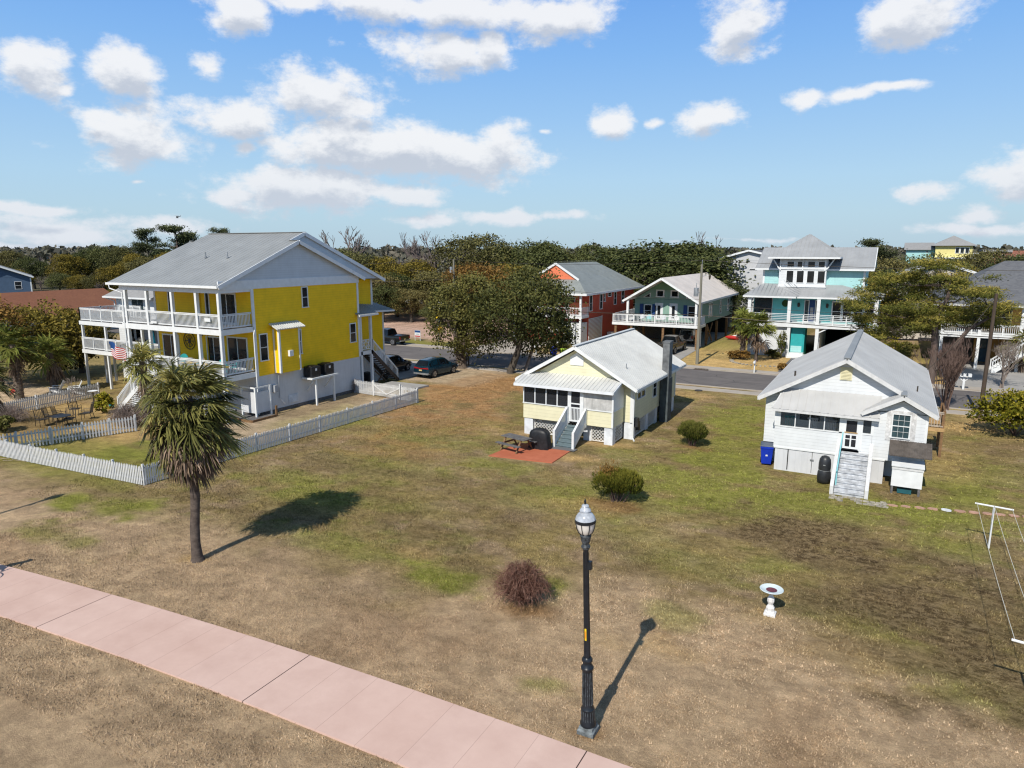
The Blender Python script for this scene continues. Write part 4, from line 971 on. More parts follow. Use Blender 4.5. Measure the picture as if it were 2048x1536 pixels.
# ================================================================== cream cottage in the middle of the lawn
def stair_side(par, x, y0, z0, y1, z1, h=.92, mat='white', name='stair_railing'):
    """boarded sloping railing with square balusters"""
    mb = MB(); p0, p1 = Vector((x, y0, z0)), Vector((x, y1, z1)); up = Vector((0, 0, h))
    mb.bar(p0+up, p1+up, .13, .06); mb.bar(p0+Vector((0, 0, .02)), p1+Vector((0, 0, .02)), .06, .3)
    n = 12
    for i in range(1, n):
        q = p0+(p1-p0)*(i/n); mb.bar(q, q+up, .04, .04, up=Vector((0, 1, 0)))
    mb.box(x-.07, x+.07, y1-.07, y1+.07, z1-.1, z1+h+.03); mb.box(x-.07, x+.07, y0-.07, y0+.07, z0-.2, z0+h+.03)
    return mb.build(name, M[mat], par)
def cream_cottage():
    h = thing('cream_cottage', 'small cream cottage with silver metal roof, screened porch and grey front stairs', 'house', (-17.05, 42, 0))
    FT, FM, RT, RP = FR('front', 0, 38.45), FR('front', 0, 39.92), FR('right', -13.45), FR('right', -14.05)
    # main body: thin walls, front gable wall
    bx(h, 'wall', 'cream_siding', -20.6, -13.45, 40.32, 49.6, 1.05, 3.35)
    gable(h, FM, [(-20.6, 3.3), (-13.45, 3.3), (-17.05, 5.42)], 'cream_siding', .1)
    gable(h, FR('back', 0, 49.58), [(-20.6, 3.3), (-13.45, 3.3), (-17.05, 5.42)], 'cream_siding', .1)
    mb = MB(); mb.box(-13.62, -13.4, 40.27, 40.36, 1.05, 3.3); mb.build('corner_board', M['white'], h); mb = MB(); mb.box(-13.5, -13.4, 49.5, 49.64, 1.05, 3.3); mb.build('corner_board', M['white'], h)
    for pts in ([(-17.5, 4.42), (-16.6, 4.42), (-16.6, 4.92), (-17.05, 5.22), (-17.5, 4.92)],):
        mb = MB(FM); mb.ext([(a, .0, z) for a, z in pts], (0, .05, 0)); mb.build('gable_vent', M['white'], h)
    zr, ze = 5.68, 3.34; xl, xr, xm = -21.15, -12.95, -17.05; y0, y1 = 39.45, 50.5
    rf = roof(h, [[(xl, y0, ze), (xm, y0, zr), (xm, y1, zr), (xl, y1, ze)], [(xm, y0, zr), (xr, y0, ze), (xr, y1, ze), (xm, y1, zr)]], 'roof_galv', .23, .035, .028, .07)
    mb = MB(); mb.bar((xm, y0-.02, zr+.03), (xm, y1+.02, zr+.03), .28, .03); mb.build('ridge_cap', M['roof_galv'], rf)
    x = -14.4; z = ze+(zr-ze)*(xr-x)/(xr-xm); mb = MB(); mb.tube((x, 41.6, z-.05), (x, 41.6, z+.32), .035); mb.build('roof_vent', M['galv'], rf)
    trim(h, [((xl-.0, y0-.02, ze-.12), (xm, y0-.02, zr-.12)), ((xm, y0-.021, zr-.12), (xr, y0-.021, ze-.12)), ((xr+.02, y0, ze-.1), (xr+.02, y1, ze-.1)), ((xl-.02, y0, ze-.1), (xl-.02, y1, ze-.1))], 'white', .05, .17, 'fascia')
    # cream soffit under the overhang
    mb = MB(); s = (zr-ze)/(xr-xm)
    mb.poly([(xl+.03, y0+.02, ze-.1), (xm, y0+.02, zr-.1), (xm, 39.9, zr-.1), (xl+.03, 39.9, ze-.1)]); mb.poly([(xr-.03, y0+.02, ze-.1), (xm, y0+.02, zr-.1), (xm, 39.9, zr-.1), (xr-.03, 39.9, ze-.1)])
    mb.build('soffit', M['cream_trim'], h)
    # porch
    roof(h, [[(-20.55, 39.9, 3.8), (-20.55, 38.1, 3.3), (-13.95, 38.1, 3.3), (-13.95, 39.9, 3.8)]], 'roof_galv', .26, .05, .035, .06, name='porch_roof')
    trim(h, [((-20.55, 38.07, 3.22), (-13.95, 38.07, 3.22))], 'trim_blue', .05, .16, 'fascia'); trim(h, [((-13.93, 38.1, 3.22), (-13.93, 39.9, 3.72))], 'trim_blue', .05, .14, 'fascia')
    bx(h, 'porch_floor', 'wood_grey', -20.0, -14.1, 38.5, 40.3, 1.1, 1.18)
    mb = MB(); mb.box(-20.05, -16.98, 38.45, 38.55, 1.05, 2.0); mb.build('parapet', M['cream_siding'], h)
    mb = MB(); mb.box(-15.98, -14.05, 38.45, 38.55, 1.05, 2.0); mb.build('parapet', M['cream_siding'], h)
    mb = MB(); mb.box(-14.15, -14.05, 38.56, 40.29, 1.05, 2.0); mb.build('parapet', M['cream_siding'], h)
    mb = MB(); mb.box(-20.05, -19.95, 38.56, 40.29, 1.05, 2.0); mb.build('parapet', M['cream_siding'], h)
    mb = MB(); mb.box(-20.08, -16.98, 38.4, 38.6, 2.0, 2.05); mb.box(-15.98, -14.02, 38.4, 38.6, 2.0, 2.05); mb.box(-14.2, -14.02, 38.6, 40.3, 2.0, 2.05)
    for x in (-20.03, -19.23, -18.46, -17.7): mb.box(x-.03, x+.035, 38.42, 38.5, 2.05, 3.2)
    mb.box(-16.98, -16.86, 38.41, 38.53, 1.05, 3.22); mb.box(-16.08, -15.95, 38.41, 38.53, 1.05, 3.22); mb.box(-14.13, -14.02, 38.41, 38.53, 1.05, 3.22); mb.box(-20.05, -14.05, 38.43, 38.54, 3.16, 3.24)
    mb.build('porch_frame', M['white'], h)
    bx(h, 'insect_screen', 'screen_dark', -20.0, -16.98, 38.49, 38.495, 2.05, 3.17)
    bx(h, 'boarded_panel', 'board_weather', -15.95, -14.13, 38.46, 38.53, 2.05, 3.16)
    bx(h, 'side_panel', 'trim_blue', -14.12, -14.05, 38.54, 40.28, 2.05, 3.4)
    bx(h, 'side_screen', 'screen_dark', -20.03, -20.0, 38.56, 40.28, 2.05, 3.3)
    mb = MB(FR('right', -19.9)); lattice(h, None, -19.97, -19.5, 2.06, 3.15, .12).location = (0, 38.62, 0)
    dk = MB(); dk.box(-19.2, -17.6, 40.26, 40.31, 2.0, 3.0); dk.build('porch_window', M['glass'], h)
    # screen door
    d = MB(FT); d.box(-16.86, -16.76, -.02, .03, 1.18, 3.16); d.box(-16.18, -16.08, -.02, .03, 1.18, 3.16); d.box(-16.76, -16.18, -.02, .028, 3.06, 3.16); d.box(-16.76, -16.18, -.02, .028, 2.26, 2.34); d.box(-16.76, -16.18, -.02, .028, 2.0, 2.08); d.box(-16.76, -16.18, -.02, .028, 1.18, 1.28)
    dd = d.build('screen_door', M['white'], h)
    mb = MB(FT)
    for i in range(6): mb.box(-16.73+i*.095, -16.69+i*.095, -.01, .015, 1.28, 2.0)
    mb.build('door_bars', M['white'], dd)
    MB(FT).box(-16.76, -16.18, -.012, -.006, 1.28, 3.06).build('door_screen', M['screen_dark'], dd)
    # piers and lattice skirt
    for x0, x1, y0_, y1_ in ((-20.0, -19.4, 38.5, 39.0), (-16.1, -15.6, 38.9, 39.4), (-14.6, -14.06, 38.5, 39.0), (-14.0, -13.46, 40.35, 40.9), (-13.95, -13.47, 43.0, 43.5), (-13.95, -13.47, 45.0, 45.5), (-13.95, -13.47, 49.0, 49.55), (-20.58, -20.1, 40.4, 40.9), (-20.58, -20.1, 45, 45.5)):
        bx(h, 'pier', 'pier', x0, x1, y0_, y1_, -.2, 1.05)
    for a, b in ((-19.4, -17.1), (-15.55, -14.6)): lattice(h, None, a, b, .05, 1.02).location = Vector((a*0, 38.75, 0))
    lattice(h, None, -20.0, -14.1, .05, 1.02).location = Vector((0, 40.5, 0))
    for y0_, y1_ in ((39.05, 40.3),):
        o = lattice(h, None, y0_, y1_, .05, 1.02); o.rotation_euler = (0, 0, pi/2); o.location = o.location+Vector((0, 0, 0)); LAT.append((o, -14.1))
    for y0_, y1_ in ((40.95, 42.95), (43.55, 44.95), (47.0, 48.95)):
        o = lattice(h, None, y0_, y1_, .05, 1.02); LAT.append((o, -13.5))
    bx(h, 'crawl_dark_box', 'dark', -20.0, -14.2, 41.2, 49.0, .0, 1.04)  # added dark box that blocks light behind the lattice skirt
    # right-hand windows, meter and chimney
    window(h, RT, 41.05, 2.42, .62, .72, ny=1); window(h, RT, 41.85, 2.42, .62, .72); window(h, RT, 44.25, 1.95, .72, 1.15)
    mt = MB(); mt.box(-13.44, -13.2, 40.55, 40.85, .75, 1.3); mt.box(-13.44, -13.25, 40.95, 41.2, .45, 1.0); mt.build('meter_box', M['cover_grey'], h)
    pipe(h, [(-13.3, 40.2, 3.1), (-13.4, 40.28, 2.8), (-13.4, 40.28, .1), (-13.2, 39.95, .02)], .05)
    c = bx(h, 'chimney', 'cinder', -13.38, -12.82, 45.7, 46.6, -.2, 3.0)
    bx(h, 'chimney_stack', 'cinder_sunlit', -13.32, -12.86, 45.75, 46.5, 3.0, 5.45); bx(h, 'chimney_cap', 'cinder_sunlit', -13.35, -12.83, 45.72, 46.53, 5.4, 5.5)
    # front steps
    steps(h, -16.9, -15.82, 38.42, 1.12, 36.55, 0., 6, 'steps_grey', name='front_steps')
    stair_side(h, -16.97, 38.3, 1.15, 36.5, .1); stair_side(h, -15.75, 38.3, 1.15, 36.5, .1)
    # mortar-coloured underside of porch
    return h
M['cinder_sunlit'] = plain('sunlit_grey_block', (.155, .162, .168), .85, var=.3, scale=2.5, bump=.3)  # chimney block with sunlight on its upper part put into the colour
LAT = []
_lat = lattice
def lattice(par, fr, a0, a1, z0, z1, gap=.21, mat='lattice', w=.034): return _lat(par, None, a0, a1, z0, z1, gap, mat, w)
ch = cream_cottage()
# lattice panels are drawn along X; turn the side ones to run along Y
for o, x in LAT:
    off = worg(ch)
    o.rotation_euler = (0, 0, pi/2)
    # local mesh coords are (a - off.x, .. - off.y); rotate about the root and shift so a -> world Y
    o.location = (x-off.x-off.y, -off.y+off.x, 0)
sheet('patio', [(-19.45, 33.0), (-15.7, 33.55), (-15.75, 36.5), (-19.2, 36.3)], M['terracotta'], .03, th=.1)
sheet('step_pad', [(-17.1, 36.0), (-15.5, 36.05), (-15.5, 36.6), (-17.1, 36.6)], M['grey_pad'] if 'grey_pad' in M else M['drive_dark'], .036)
def picnic_table(x, y, rz):
    t = thing('picnic_table', 'grey weathered picnic table with two benches on the red patio', 'picnic table', (0, 0, 0))
    mb = MB()
    for i in range(5): mb.box(-.9, .9, -.38+i*.155, -.24+i*.155, .72, .76)
    mb.build('table_top', M['wood_grey'], t)
    for s_ in (-1, 1):
        mb = MB(); mb.box(-.9, .9, s_*.75-.14, s_*.75-.01, .42, .46); mb.box(-.9, .9, s_*.75+.01, s_*.75+.14, .42, .46); mb.build('bench', M['wood_grey'], t)
    for sx in (-.6, .6):
        for s_ in (-1, 1):
            mb = MB(); mb.bar((sx, s_*.25, .72), (sx, s_*.72, 0), .05, .1, up=Vector((1, 0, 0))); mb.build('leg', M['wood'], t)
        mb = MB(); mb.box(sx-.075, sx-.026, -.85, .85, .33, .42); mb.build('cross_beam', M['wood'], t)
    t.location = (x, y, .03); t.rotation_euler = (0, 0, rz); return t
picnic_table(-18.65, 34.9, radians(-14))
g = thing('covered_grill', 'wide grill under a black draped cover beside the grey stairs', 'grill', (-17.55, 35.9, 0))
def drape(cx, cy, z0, w, d, hh, n=40, seed=1, round_=.5):
    """cloth cover hanging over a boxy shape, with folds"""
    rnd = random.Random(seed); ph = [rnd.uniform(0, 6.3) for _ in range(4)]
    rings = []
    for zf, k in ((0, 1.06), (.12, 1.04), (.35, 1.0), (.6, .97), (.8, .93), (.92, .8), (.98, .55), (1.0, .2)):
        r = []
        for i in range(n):
            t = 2*pi*i/n; c_, s_ = cos(t), sin(t); e = 4.
            m_ = (abs(c_)**e+abs(s_)**e)**(-1/e)
            fold = 1+.05*(1-zf)*sin(9*t+ph[0])+.035*(1-zf)*sin(14*t+ph[1])
            r.append((cx+w/2*c_*m_*k*fold, cy+d/2*s_*m_*k*fold, z0+hh*zf*(1-.10*(1-abs(c_))*0)-.06*hh*zf*abs(c_)**3))
        rings.append(r)
    vs = [p for r in rings for p in r]
    fs = [(i*n+k, i*n+(k+1) % n, (i+1)*n+(k+1) % n, (i+1)*n+k) for i in range(len(rings)-1) for k in range(n)]+[tuple(range((len(rings)-1)*n, len(rings)*n))]
    return MB().add(vs, fs)
drape(-17.6, 35.85, .03, 1.25, .72, 1.2).build('cover', M['cover_black'], g, True)
mb = MB(); mb.box(-18.1, -17.1, 35.6, 36.1, .03, .1); mb.build('wheel_base', M['cover_grey'], g)

# ================================================================== white cottage on the right
def white_cottage():
    h = thing('white_cottage', 'white lap sided cottage with grey metal roof, corner bay and pale wooden front steps', 'house', (-1.8, 44, 0))
    yf = 38.3; FT, FM, LT, RT = FR('front', 0, yf), FR('front', 0, 39.18), FR('left', -5.6), FR('right', 1.98)
    mb = MB(); mb.box(-5.6, 1.98, 39.77, 52.5, 1.22, 3.75); mb.box(-.34, 1.96, yf, 39.76, 1.22, 3.7); mb.box(-5.6, -4.96, 39.2, 39.765, 1.22, 3.75); wl = mb.build('wall', M['white_siding'], h)
    gable(h, FM, [(-5.6, 3.7), (1.98, 3.7), (-1.8, 5.85)], 'white_siding'); gable(h, FR('back', 0, 52.45), [(-5.6, 3.7), (1.98, 3.7), (-1.8, 5.85)], 'white_siding')
    gable(h, FT, [(-.34, 3.66), (1.96, 3.66), (.86, 4.28)], 'white_siding', .09)
    bx(h, 'foundation', 'board_white', -5.5, 1.9, 39.9, 52.4, -.2, 1.22)
    bx(h, 'porch_foundation', 'board_white', -4.85, .3, yf+.02, 39.6, -.2, 1.22)
    mb = MB(FT); mb.box(-4.22, -4.17, -.01, .0, .05, 1.2); mb.box(-3.02, -3.0, -.01, .0, .05, 1.2); mb.build('door_gap', M['dark'], h)
    MB(FT).box(-3.1, -2.92, .0, .04, .72, .78).build('hasp', M['galv'], h)
    bx(h, 'sill_board', 'white', -4.92, .32, yf-.03, yf+.05, 1.18, 1.26)
    zr, ze = 6.12, 3.78; xm, xl, xr = -1.8, -5.95, 2.35; y0, y1 = 38.75, 53.2
    s = (zr-ze)/(xm-xl); xb = .86; zb = ze+s*(xr-xb)
    xv = xb-(zb-3.62)/s
    rf = roof(h, [[(xl, y0, ze), (xm, y0, zr), (xm, y1, zr), (xl, y1, ze)], [(xm, y0, zr), (xb, y0, zb), (xb, y1, zb), (xm, y1, zr)], [(xb, 37.95, zb), (xr, 37.95, ze), (xr, y1, ze), (xb, y1, zb)],
              [(xb, 37.95, zb), (xb, 39.4, zb), (xv+.35, 39.0, zb-s*(xb-xv-.35)), (xv, 37.95, 3.62)]], 'roof_grey', .4, .022, .012, .09)
    mb = MB(); mb.bar((xm, y0-.03, zr+.03), (xm, y1, zr+.03), .34, .035); mb.bar((xb, 37.92, zb+.02), (xb, 39.2, zb+.02), .26, .03); mb.build('ridge_cap', M['roof_house'], rf)
    for x, y in ((-4.45, 41.2), (1.5, 41.5)):
        z = ze+s*(x-xl) if x < xm else ze+s*(xr-x)
        mb = MB(); mb.tube((x, y, z-.02), (x, y, z+.28), .035 if x > 0 else .05); mb.build('roof_vent', M['iron'], rf)
    trim(h, [((xl, y0-.02, ze-.13), (xm, y0-.02, zr-.13)), ((xm, y0-.021, zr-.13), (xb, y0-.021, zb-.13)), ((xb, 37.93, zb-.13), (xr, 37.93, ze-.13)), ((xv, 37.931, 3.62-.1), (xb, 37.931, zb-.13)), ((xl-.02, y0, ze-.11), (xl-.02, y1, ze-.11)), ((xr+.02, 37.95, ze-.11), (xr+.02, y1, ze-.11))], 'white_wood', .05, .18, 'fascia')
    mb = MB(); mb.poly([(xl+.03, y0+.02, ze-.12), (xm, y0+.02, zr-.12), (xm, 39.16, zr-.12), (xl+.03, 39.16, ze-.12)]); mb.poly([(xr-.03, 38.0, ze-.12), (xb, 38.0, zb-.12), (xb, 38.28, zb-.12), (xr-.03, 38.28, ze-.12)]); mb.poly([(xb, y0+.02, zb-.12), (xm, y0+.02, zr-.12), (xm, 39.16, zr-.12), (xb, 39.16, zb-.12)]); mb.build('soffit', M['gable_siding'], h)
    mb = MB(FM); mb.box(-2.08, -1.52, 0, .05, 4.95, 5.62)
    for i in range(8): mb.box(-2.03, -1.57, .045, .075, 5.0+i*.072, 5.03+i*.072)
    mb.build('gable_vent', M['cream_trim'], h)
    # porch: roof, screens, parapet, door
    roof(h, [[(-4.72, 39.16, 4.28), (-5.12, 37.98, 3.36), (-.1, 37.98, 3.36), (-.1, 39.16, 4.28)]], 'roof_grey', .36, .08, .035, .06, name='porch_roof')
    trim(h, [((-5.12, 37.95, 3.29), (-.1, 37.95, 3.29))], 'white_wood', .05, .12, 'fascia'); trim(h, [((-5.1, 38.0, 3.28), (-4.72, 39.16, 4.2))], 'white_wood', .05, .14, 'fascia')
    mb = MB(); mb.box(-4.95, -1.72, yf, yf+.1, 1.22, 2.38); mb.box(-.88, -.35, yf, yf+.1, 1.22, 2.45); mb.box(-4.95, -4.85, yf+.1, 39.76, 1.22, 2.38); mb.build('parapet', M['white_siding'], h)
    bx(h, 'porch_floor', 'wood_grey', -4.85, -.4, yf+.1, 39.76, 1.5, 1.58)
    mb = MB()
    mb.box(-4.97, -4.68, yf-.03, yf+.09, 2.38, 3.26)
    for x in (-3.96, -3.26, -2.56): mb.box(x-.025, x+.025, yf-.02, yf+.05, 2.4, 3.2)
    mb.box(-4.68, -1.72, yf-.03, yf+.09, 2.36, 2.42); mb.box(-4.97, -.34, yf-.03, yf+.09, 3.16, 3.27); mb.box(-1.86, -1.66, yf-.03, yf+.09, 1.55, 3.17); mb.box(-.93, -.78, yf-.03, yf+.09, 1.55, 3.17); mb.box(-.78, -.34, yf-.028, yf+.085, 2.4, 2.48); mb.box(-.42, -.3, yf-.032, yf+.02, 2.4, 3.2)
    mb.build('porch_frame', M['white'], h)
    bx(h, 'insect_screen', 'screen_mid', -4.68, -1.86, yf+.02, yf+.025, 2.42, 3.16); bx(h, 'insect_screen', 'screen_mid', -.78, -.42, yf+.02, yf+.025, 2.48, 3.16)
    bx(h, 'side_screen', 'screen_mid', -4.92, -4.9, yf+.12, 39.7, 2.4, 3.4)
    MB(FR('front', 0, 39.76)).box(-3.9, -2.9, -.01, .02, 2.5, 3.5).build('porch_window', M['glass'], h); MB(FR('front', 0, 39.76)).box(-2.3, -1.5, -.01, .02, 1.6, 3.5).build('inner_door', M['dark'], h)
    d = MB(FT); d.box(-1.66, -1.54, -.02, .03, 1.6, 3.15); d.box(-1.05, -.93, -.02, .03, 1.6, 3.15); d.box(-1.54, -1.05, -.02, .028, 3.06, 3.15); d.box(-1.54, -1.05, -.02, .028, 2.3, 2.46); d.box(-1.54, -1.05, -.02, .028, 1.6, 1.7); d.box(-1.33, -1.26, -.02, .027, 1.7, 2.3); d.box(-1.54, -1.05, -.015, .02, 2.08, 2.12)
    dd = d.build('screen_door', M['white'], h); MB(FT).box(-1.54, -1.05, -.015, -.008, 1.7, 3.06).build('door_screen', M['screen_dark'], dd); MB(FT).box(-1.6, -1.0, .03, .07, 2.42, 2.47).build('push_bar', M['wood_new'], dd)
    # bay window with worn surround
    mb = MB(FT); mb.box(.22, .44, -.02, .03, 2.28, 3.78); mb.box(1.28, 1.5, -.02, .03, 2.28, 3.78); mb.box(.44, 1.28, -.02, .03, 3.66, 3.78); mb.box(.44, 1.28, -.02, .028, 2.28, 2.4); mb.build('window_surround', M['board_weather2'], h)
    window(h, FT, .5, 2.46, .72, 1.14, nx=3, ny=4, trim=.05, glass='glass_blue', depth=.06, mw=.005)
    mb = MB(); mb.box(1.88, 2.0, yf-.03, yf+.08, 1.22, 3.66); mb.build('corner_board', M['white'], h); mb = MB(); mb.box(-5.65, -5.5, 39.72, 39.82, 1.22, 3.7); mb.build('corner_board', M['white'], h)
    window(h, RT, 41.5, 2.0, .8, 1.3)
    # front steps: worn pale boards between broad white sides
    steps(h, -1.72, -.42, yf-.02, 1.6, 35.5, 0., 9, 'boards_pale', name='front_steps')
    for x in (-1.82, -.32):
        mb = MB(); mb.ext([(x-.08, yf, 1.25), (x-.08, yf, 1.98), (x-.08, 35.55, .52), (x-.08, 35.4, .42), (x-.08, 35.4, 0), (x-.08, 35.9, 0)], (.16, 0, 0)); mb.build('stair_side', M['white_wood'], h)
    mb = MB(); mb.bar((-1.66, yf+.1, 2.45), (-1.68, 35.9, 1.0), .05, .1); mb.bar((-1.68, 36.0, .3), (-1.68, 36.0, 1.1), .06, .06); mb.build('handrail', M['teal_pale'], h)
    # brown timber deck at the far right corner
    dk = bx(h, 'side_deck', 'wood_new', 1.98, 3.15, 45.0, 47.6, 1.45, 1.66)
    for x, y in ((3.05, 45.1), (3.05, 47.5)):
        mb = MB(); mb.box(x-.07, x+.07, y-.07, y+.07, -.1, 2.65); mb.build('deck_post', M['wood'], dk)
    railing(h, (2.05, 45.05, 1.66), (3.05, 45.05, 1.66), .9, .13, mat='wood_w', ends=False); railing(h, (3.1, 45.1, 1.66), (3.1, 47.5, 1.66), .9, .13, mat='wood', ends=False)
    return h
M['board_weather2'] = plain('peeling_white_surround', (.60, .60, .60), .8, var=.25, scale=6, dirt=.6)
M['teal_pale'] = plain('pale_teal_rail', (.22, .52, .56), .5, var=.1)
M['wood_w'] = plain('faded_pale_timber', (.42, .36, .30), .75, var=.2, scale=6)
white_cottage()
def rocking_chair(x, y, z, rz, mat, label):
    t = thing('rocking_chair', label, 'chair', (0, 0, 0), 'rocking chairs on the white cottage porch')
    mb = MB()
    for i in range(6): mb.box(-.22+i*.08, -.17+i*.08, .2, .24, .42, 1.12)
    mb.box(-.26, .26, .195, .25, 1.1, 1.18); mb.box(-.26, .26, .19, .245, .42, .48); mb.build('backrest', M[mat], t)
    MB().box(-.27, .27, -.25, .22, .38, .42).build('seat', M[mat], t)
    for s in (-1, 1):
        mb = MB(); mb.path([(s*.24, -.45, .1), (s*.24, -.2, .02), (s*.24, .2, .02), (s*.24, .55, .12)], .025, 5); mb.build('rocker', M[mat], t)
        mb = MB(); mb.box(s*.24-.02, s*.24+.02, -.24, -.2, .03, .6); mb.box(s*.24-.02, s*.24+.02, .18, .22, .03, .42); mb.build('leg', M[mat], t)
        MB().box(s*.27-.04, s*.27+.04, -.3, .2, .6, .63).build('armrest', M[mat], t)
    t.location = (x, y, z); t.rotation_euler = (0, 0, rz)
rocking_chair(-4.3, 39.15, 1.58, .3, 'teal', 'teal rocking chair at the left end of the screened porch')
rocking_chair(-3.2, 39.1, 1.58, 0, 'white', 'white rocking chair in the middle of the screened porch')
rocking_chair(-2.35, 39.1, 1.58, -.2, 'white', 'white rocking chair nearest the white cottage screen door')

def bin_(x, y, rz, label, body='bin_blue', lid='bin_lid', mark=False, s=1., name='wheeled_bin'):
    t = thing(name, label, 'bin', (0, 0, 0), 'wheeled bins')
    mb = MB(); rings = []
    for z, w, d in ((.06, .44, .44), (.5, .52, .54), (.82, .56, .62), (.84, .60, .66), (.95, .60, .66)):
        rings.append([(-w/2, -d/2, z), (w/2, -d/2, z), (w/2, d/2, z), (-w/2, d/2, z)])
    vs = [p for r in rings for p in r]; fs = [(i*4+k, i*4+(k+1) % 4, (i+1)*4+(k+1) % 4, (i+1)*4+k) for i in range(4) for k in range(4)]+[(3, 2, 1, 0), (16, 17, 18, 19)]
    mb.add(vs, fs); b = mb.build('bin_body', M[body], t, bevel=.03)
    mb = MB(); mb.add([(-.31, -.36, .955), (.31, -.36, .955), (.31, .36, .965), (-.31, .36, .965), (-.28, -.3, 1.02), (.28, -.3, 1.02), (.28, .3, 1.06), (-.28, .3, 1.06)], [(3,2,1,0),(4,5,6,7),(0,1,5,4),(1,2,6,5),(2,3,7,6),(3,0,4,7)]); mb.build('lid', M[lid], t, bevel=.02)
    for sx in (-1, 1):
        mb = MB(); mb.path([(sx*.25-.03, .27, .13), (sx*.25+.03, .27, .13)], .13, 14); mb.build('wheel', M['tyre'], t)
    mb = MB(); mb.path([(-.22, .36, .92), (-.22, .44, .95), (.22, .44, .95), (.22, .36, .92)], .018, 6); mb.build('handle', M[body], t)
    if mark:
        mb = MB(); n = 20
        pts = [(.09*cos(2*pi*i/n), -.275, .62+.1*sin(2*pi*i/n)) for i in range(n)]; mb.poly(pts); mb.ext([(-.05, -.262, .46), (.05, -.262, .46), (.05, -.27, .52), (-.05, -.27, .52)], (0, -.006, 0)); k = mb.build('round_emblem', M['white'], b)
    t.location = (x, y, 0); t.rotation_euler = (0, 0, rz); t.scale = (s,)*3; return t
bin_(-5.35, 39.0, radians(8), 'blue wheeled bin with grey lid and white round emblem beside the white cottage', mark=True, s=1.12)
bin_(-32.55, 69.6, radians(170), 'blue wheeled bin at the far kerb left of the lime green bin', lid='bin_blue')
bin_(-31.5, 69.9, radians(170), 'lime green wheeled bin lying behind the blue bin at the far kerb', 'bin_lime', 'bin_lime', s=.8)
bin_(-39.3, 45.0, radians(90), 'blue wheeled bin under the entry landing of the yellow house', lid='bin_blue')
bin_(-39.1, 46.1, radians(90), 'dark wheeled bin under the entry stairs of the yellow house', 'cover_black', 'cover_black', s=1.15)
# egg shaped smoker under a charcoal cover
kg = thing('upright_grill', 'tall charcoal barrel grill beside the left side of the pale steps', 'grill', (-2.3, 37.0, 0))
mb = MB(); mb.lathe([(.24, .02), (.31, .1), (.33, .3), (.31, .55), (.27, .66)], (-2.3, 37.1, 0), 20); mb.build('fire_bowl', M['cover_grey'], kg, True)
mb = MB(); mb.lathe([(.275, .67), (.29, .75), (.29, 1.0), (.26, 1.22), (.18, 1.36), (.06, 1.41)], (-2.3, 37.1, 0), 20); mb.build('lid', M['cover_grey'], kg, True)
mb = MB(); mb.lathe([(.285, .655), (.295, .66), (.295, .675), (.285, .68)], (-2.3, 37.1, 0), 20); mb.build('band', M['galv'], kg)
mb = MB(); mb.box(-2.35, -2.25, 36.78, 36.83, .95, 1.0); mb.build('handle', M['galv'], kg)
# storage box with lid, and the brown sheet roof over it
M['navy_teal2'] = plain('dark_teal_tray', (.015, .10, .12), .6)
M['paver'] = plain('mossy_paver', (.36, .33, .27), .9, var=.35, scale=4, bump=.2)
sb = thing('storage_box', 'white wooden storage box on short legs at the right of the white cottage steps', 'storage box', (1.3, 37.2, 0))
MB().box(.66, 1.95, 36.95, 37.75, .38, 1.36).build('box_body', M['white'], sb); mb = MB(); mb.obox((1.305, 37.33, 1.45), (1.38, .92, .05), rot=Matrix.Rotation(radians(8), 3, 'X')); mb.build('lid', M['white'], sb); MB().box(.64, 1.97, 36.92, 36.96, 1.22, 1.37).build('lid_edge', M['white_wood'], sb)
for x in (.72, 1.85): MB().box(x-.05, x+.05, 36.98, 37.08, -.1, .38).build('leg', M['wood_grey'], sb)
MB().box(.95, 1.55, 37.1, 37.6, .02, .22).build('bin_tray', M['navy_teal2'], sb)
br = thing('lean_to_roof', 'brown corrugated sheet roof above the white storage box', 'lean-to roof', (1.3, 38, 0))
mb = MB(); rb = MB(); roof_plane(mb, rb, [(.45, 38.26, 2.32), (.45, 37.0, 1.86), (2.25, 37.0, 1.86), (2.25, 38.26, 2.32)], .025, .11, .05, .02); k = mb.build('sheet', M['corr_brown'], br); rb.build('corrugation', M['corr_brown'], k)
for x in (.9, 1.5):
    mb = MB(); mb.bar((x, 38.27, 1.7), (x, 37.25, 1.92), .05, .07); mb.build('bracket', M['white'], br)
# paver apron at the foot of the steps and stepping stones
mb = MB(); rnd = random.Random(4)
for i in range(9):
    for j in range(4):
        if rnd.random() < .8: mb.obox((-1.75+i*.27+(j % 2)*.1, 35.3-j*.21, .0), (.24, .17, .05), rnd.uniform(-.1, .1))
pv = mb.build('paver_patch', M['paver']); tag(pv, 'mossy pale pavers set in the grass at the foot of the pale steps', 'pavers')
for i in range(11):
    px = 1785+i*27; p = at(px, 1011+i*2.3)
    mb = MB(); rnd = random.Random(i); n = 9
    mb.ext([(p.x+.2*cos(2*pi*k/n)*rnd.uniform(.8, 1.1)*1.1, p.y+.14*sin(2*pi*k/n)*rnd.uniform(.8, 1.1), .028) for k in range(n)], (0, 0, -.05))
    tag(mb.build('stepping_stone', M['pinkslab'] if i != 4 else M['pier']), 'grey stepping stone in the row of reddish stones right of the white cottage' if i == 4 else 'flat reddish stepping stone in the row right of the white cottage', 'stepping stone', 'stepping stones')
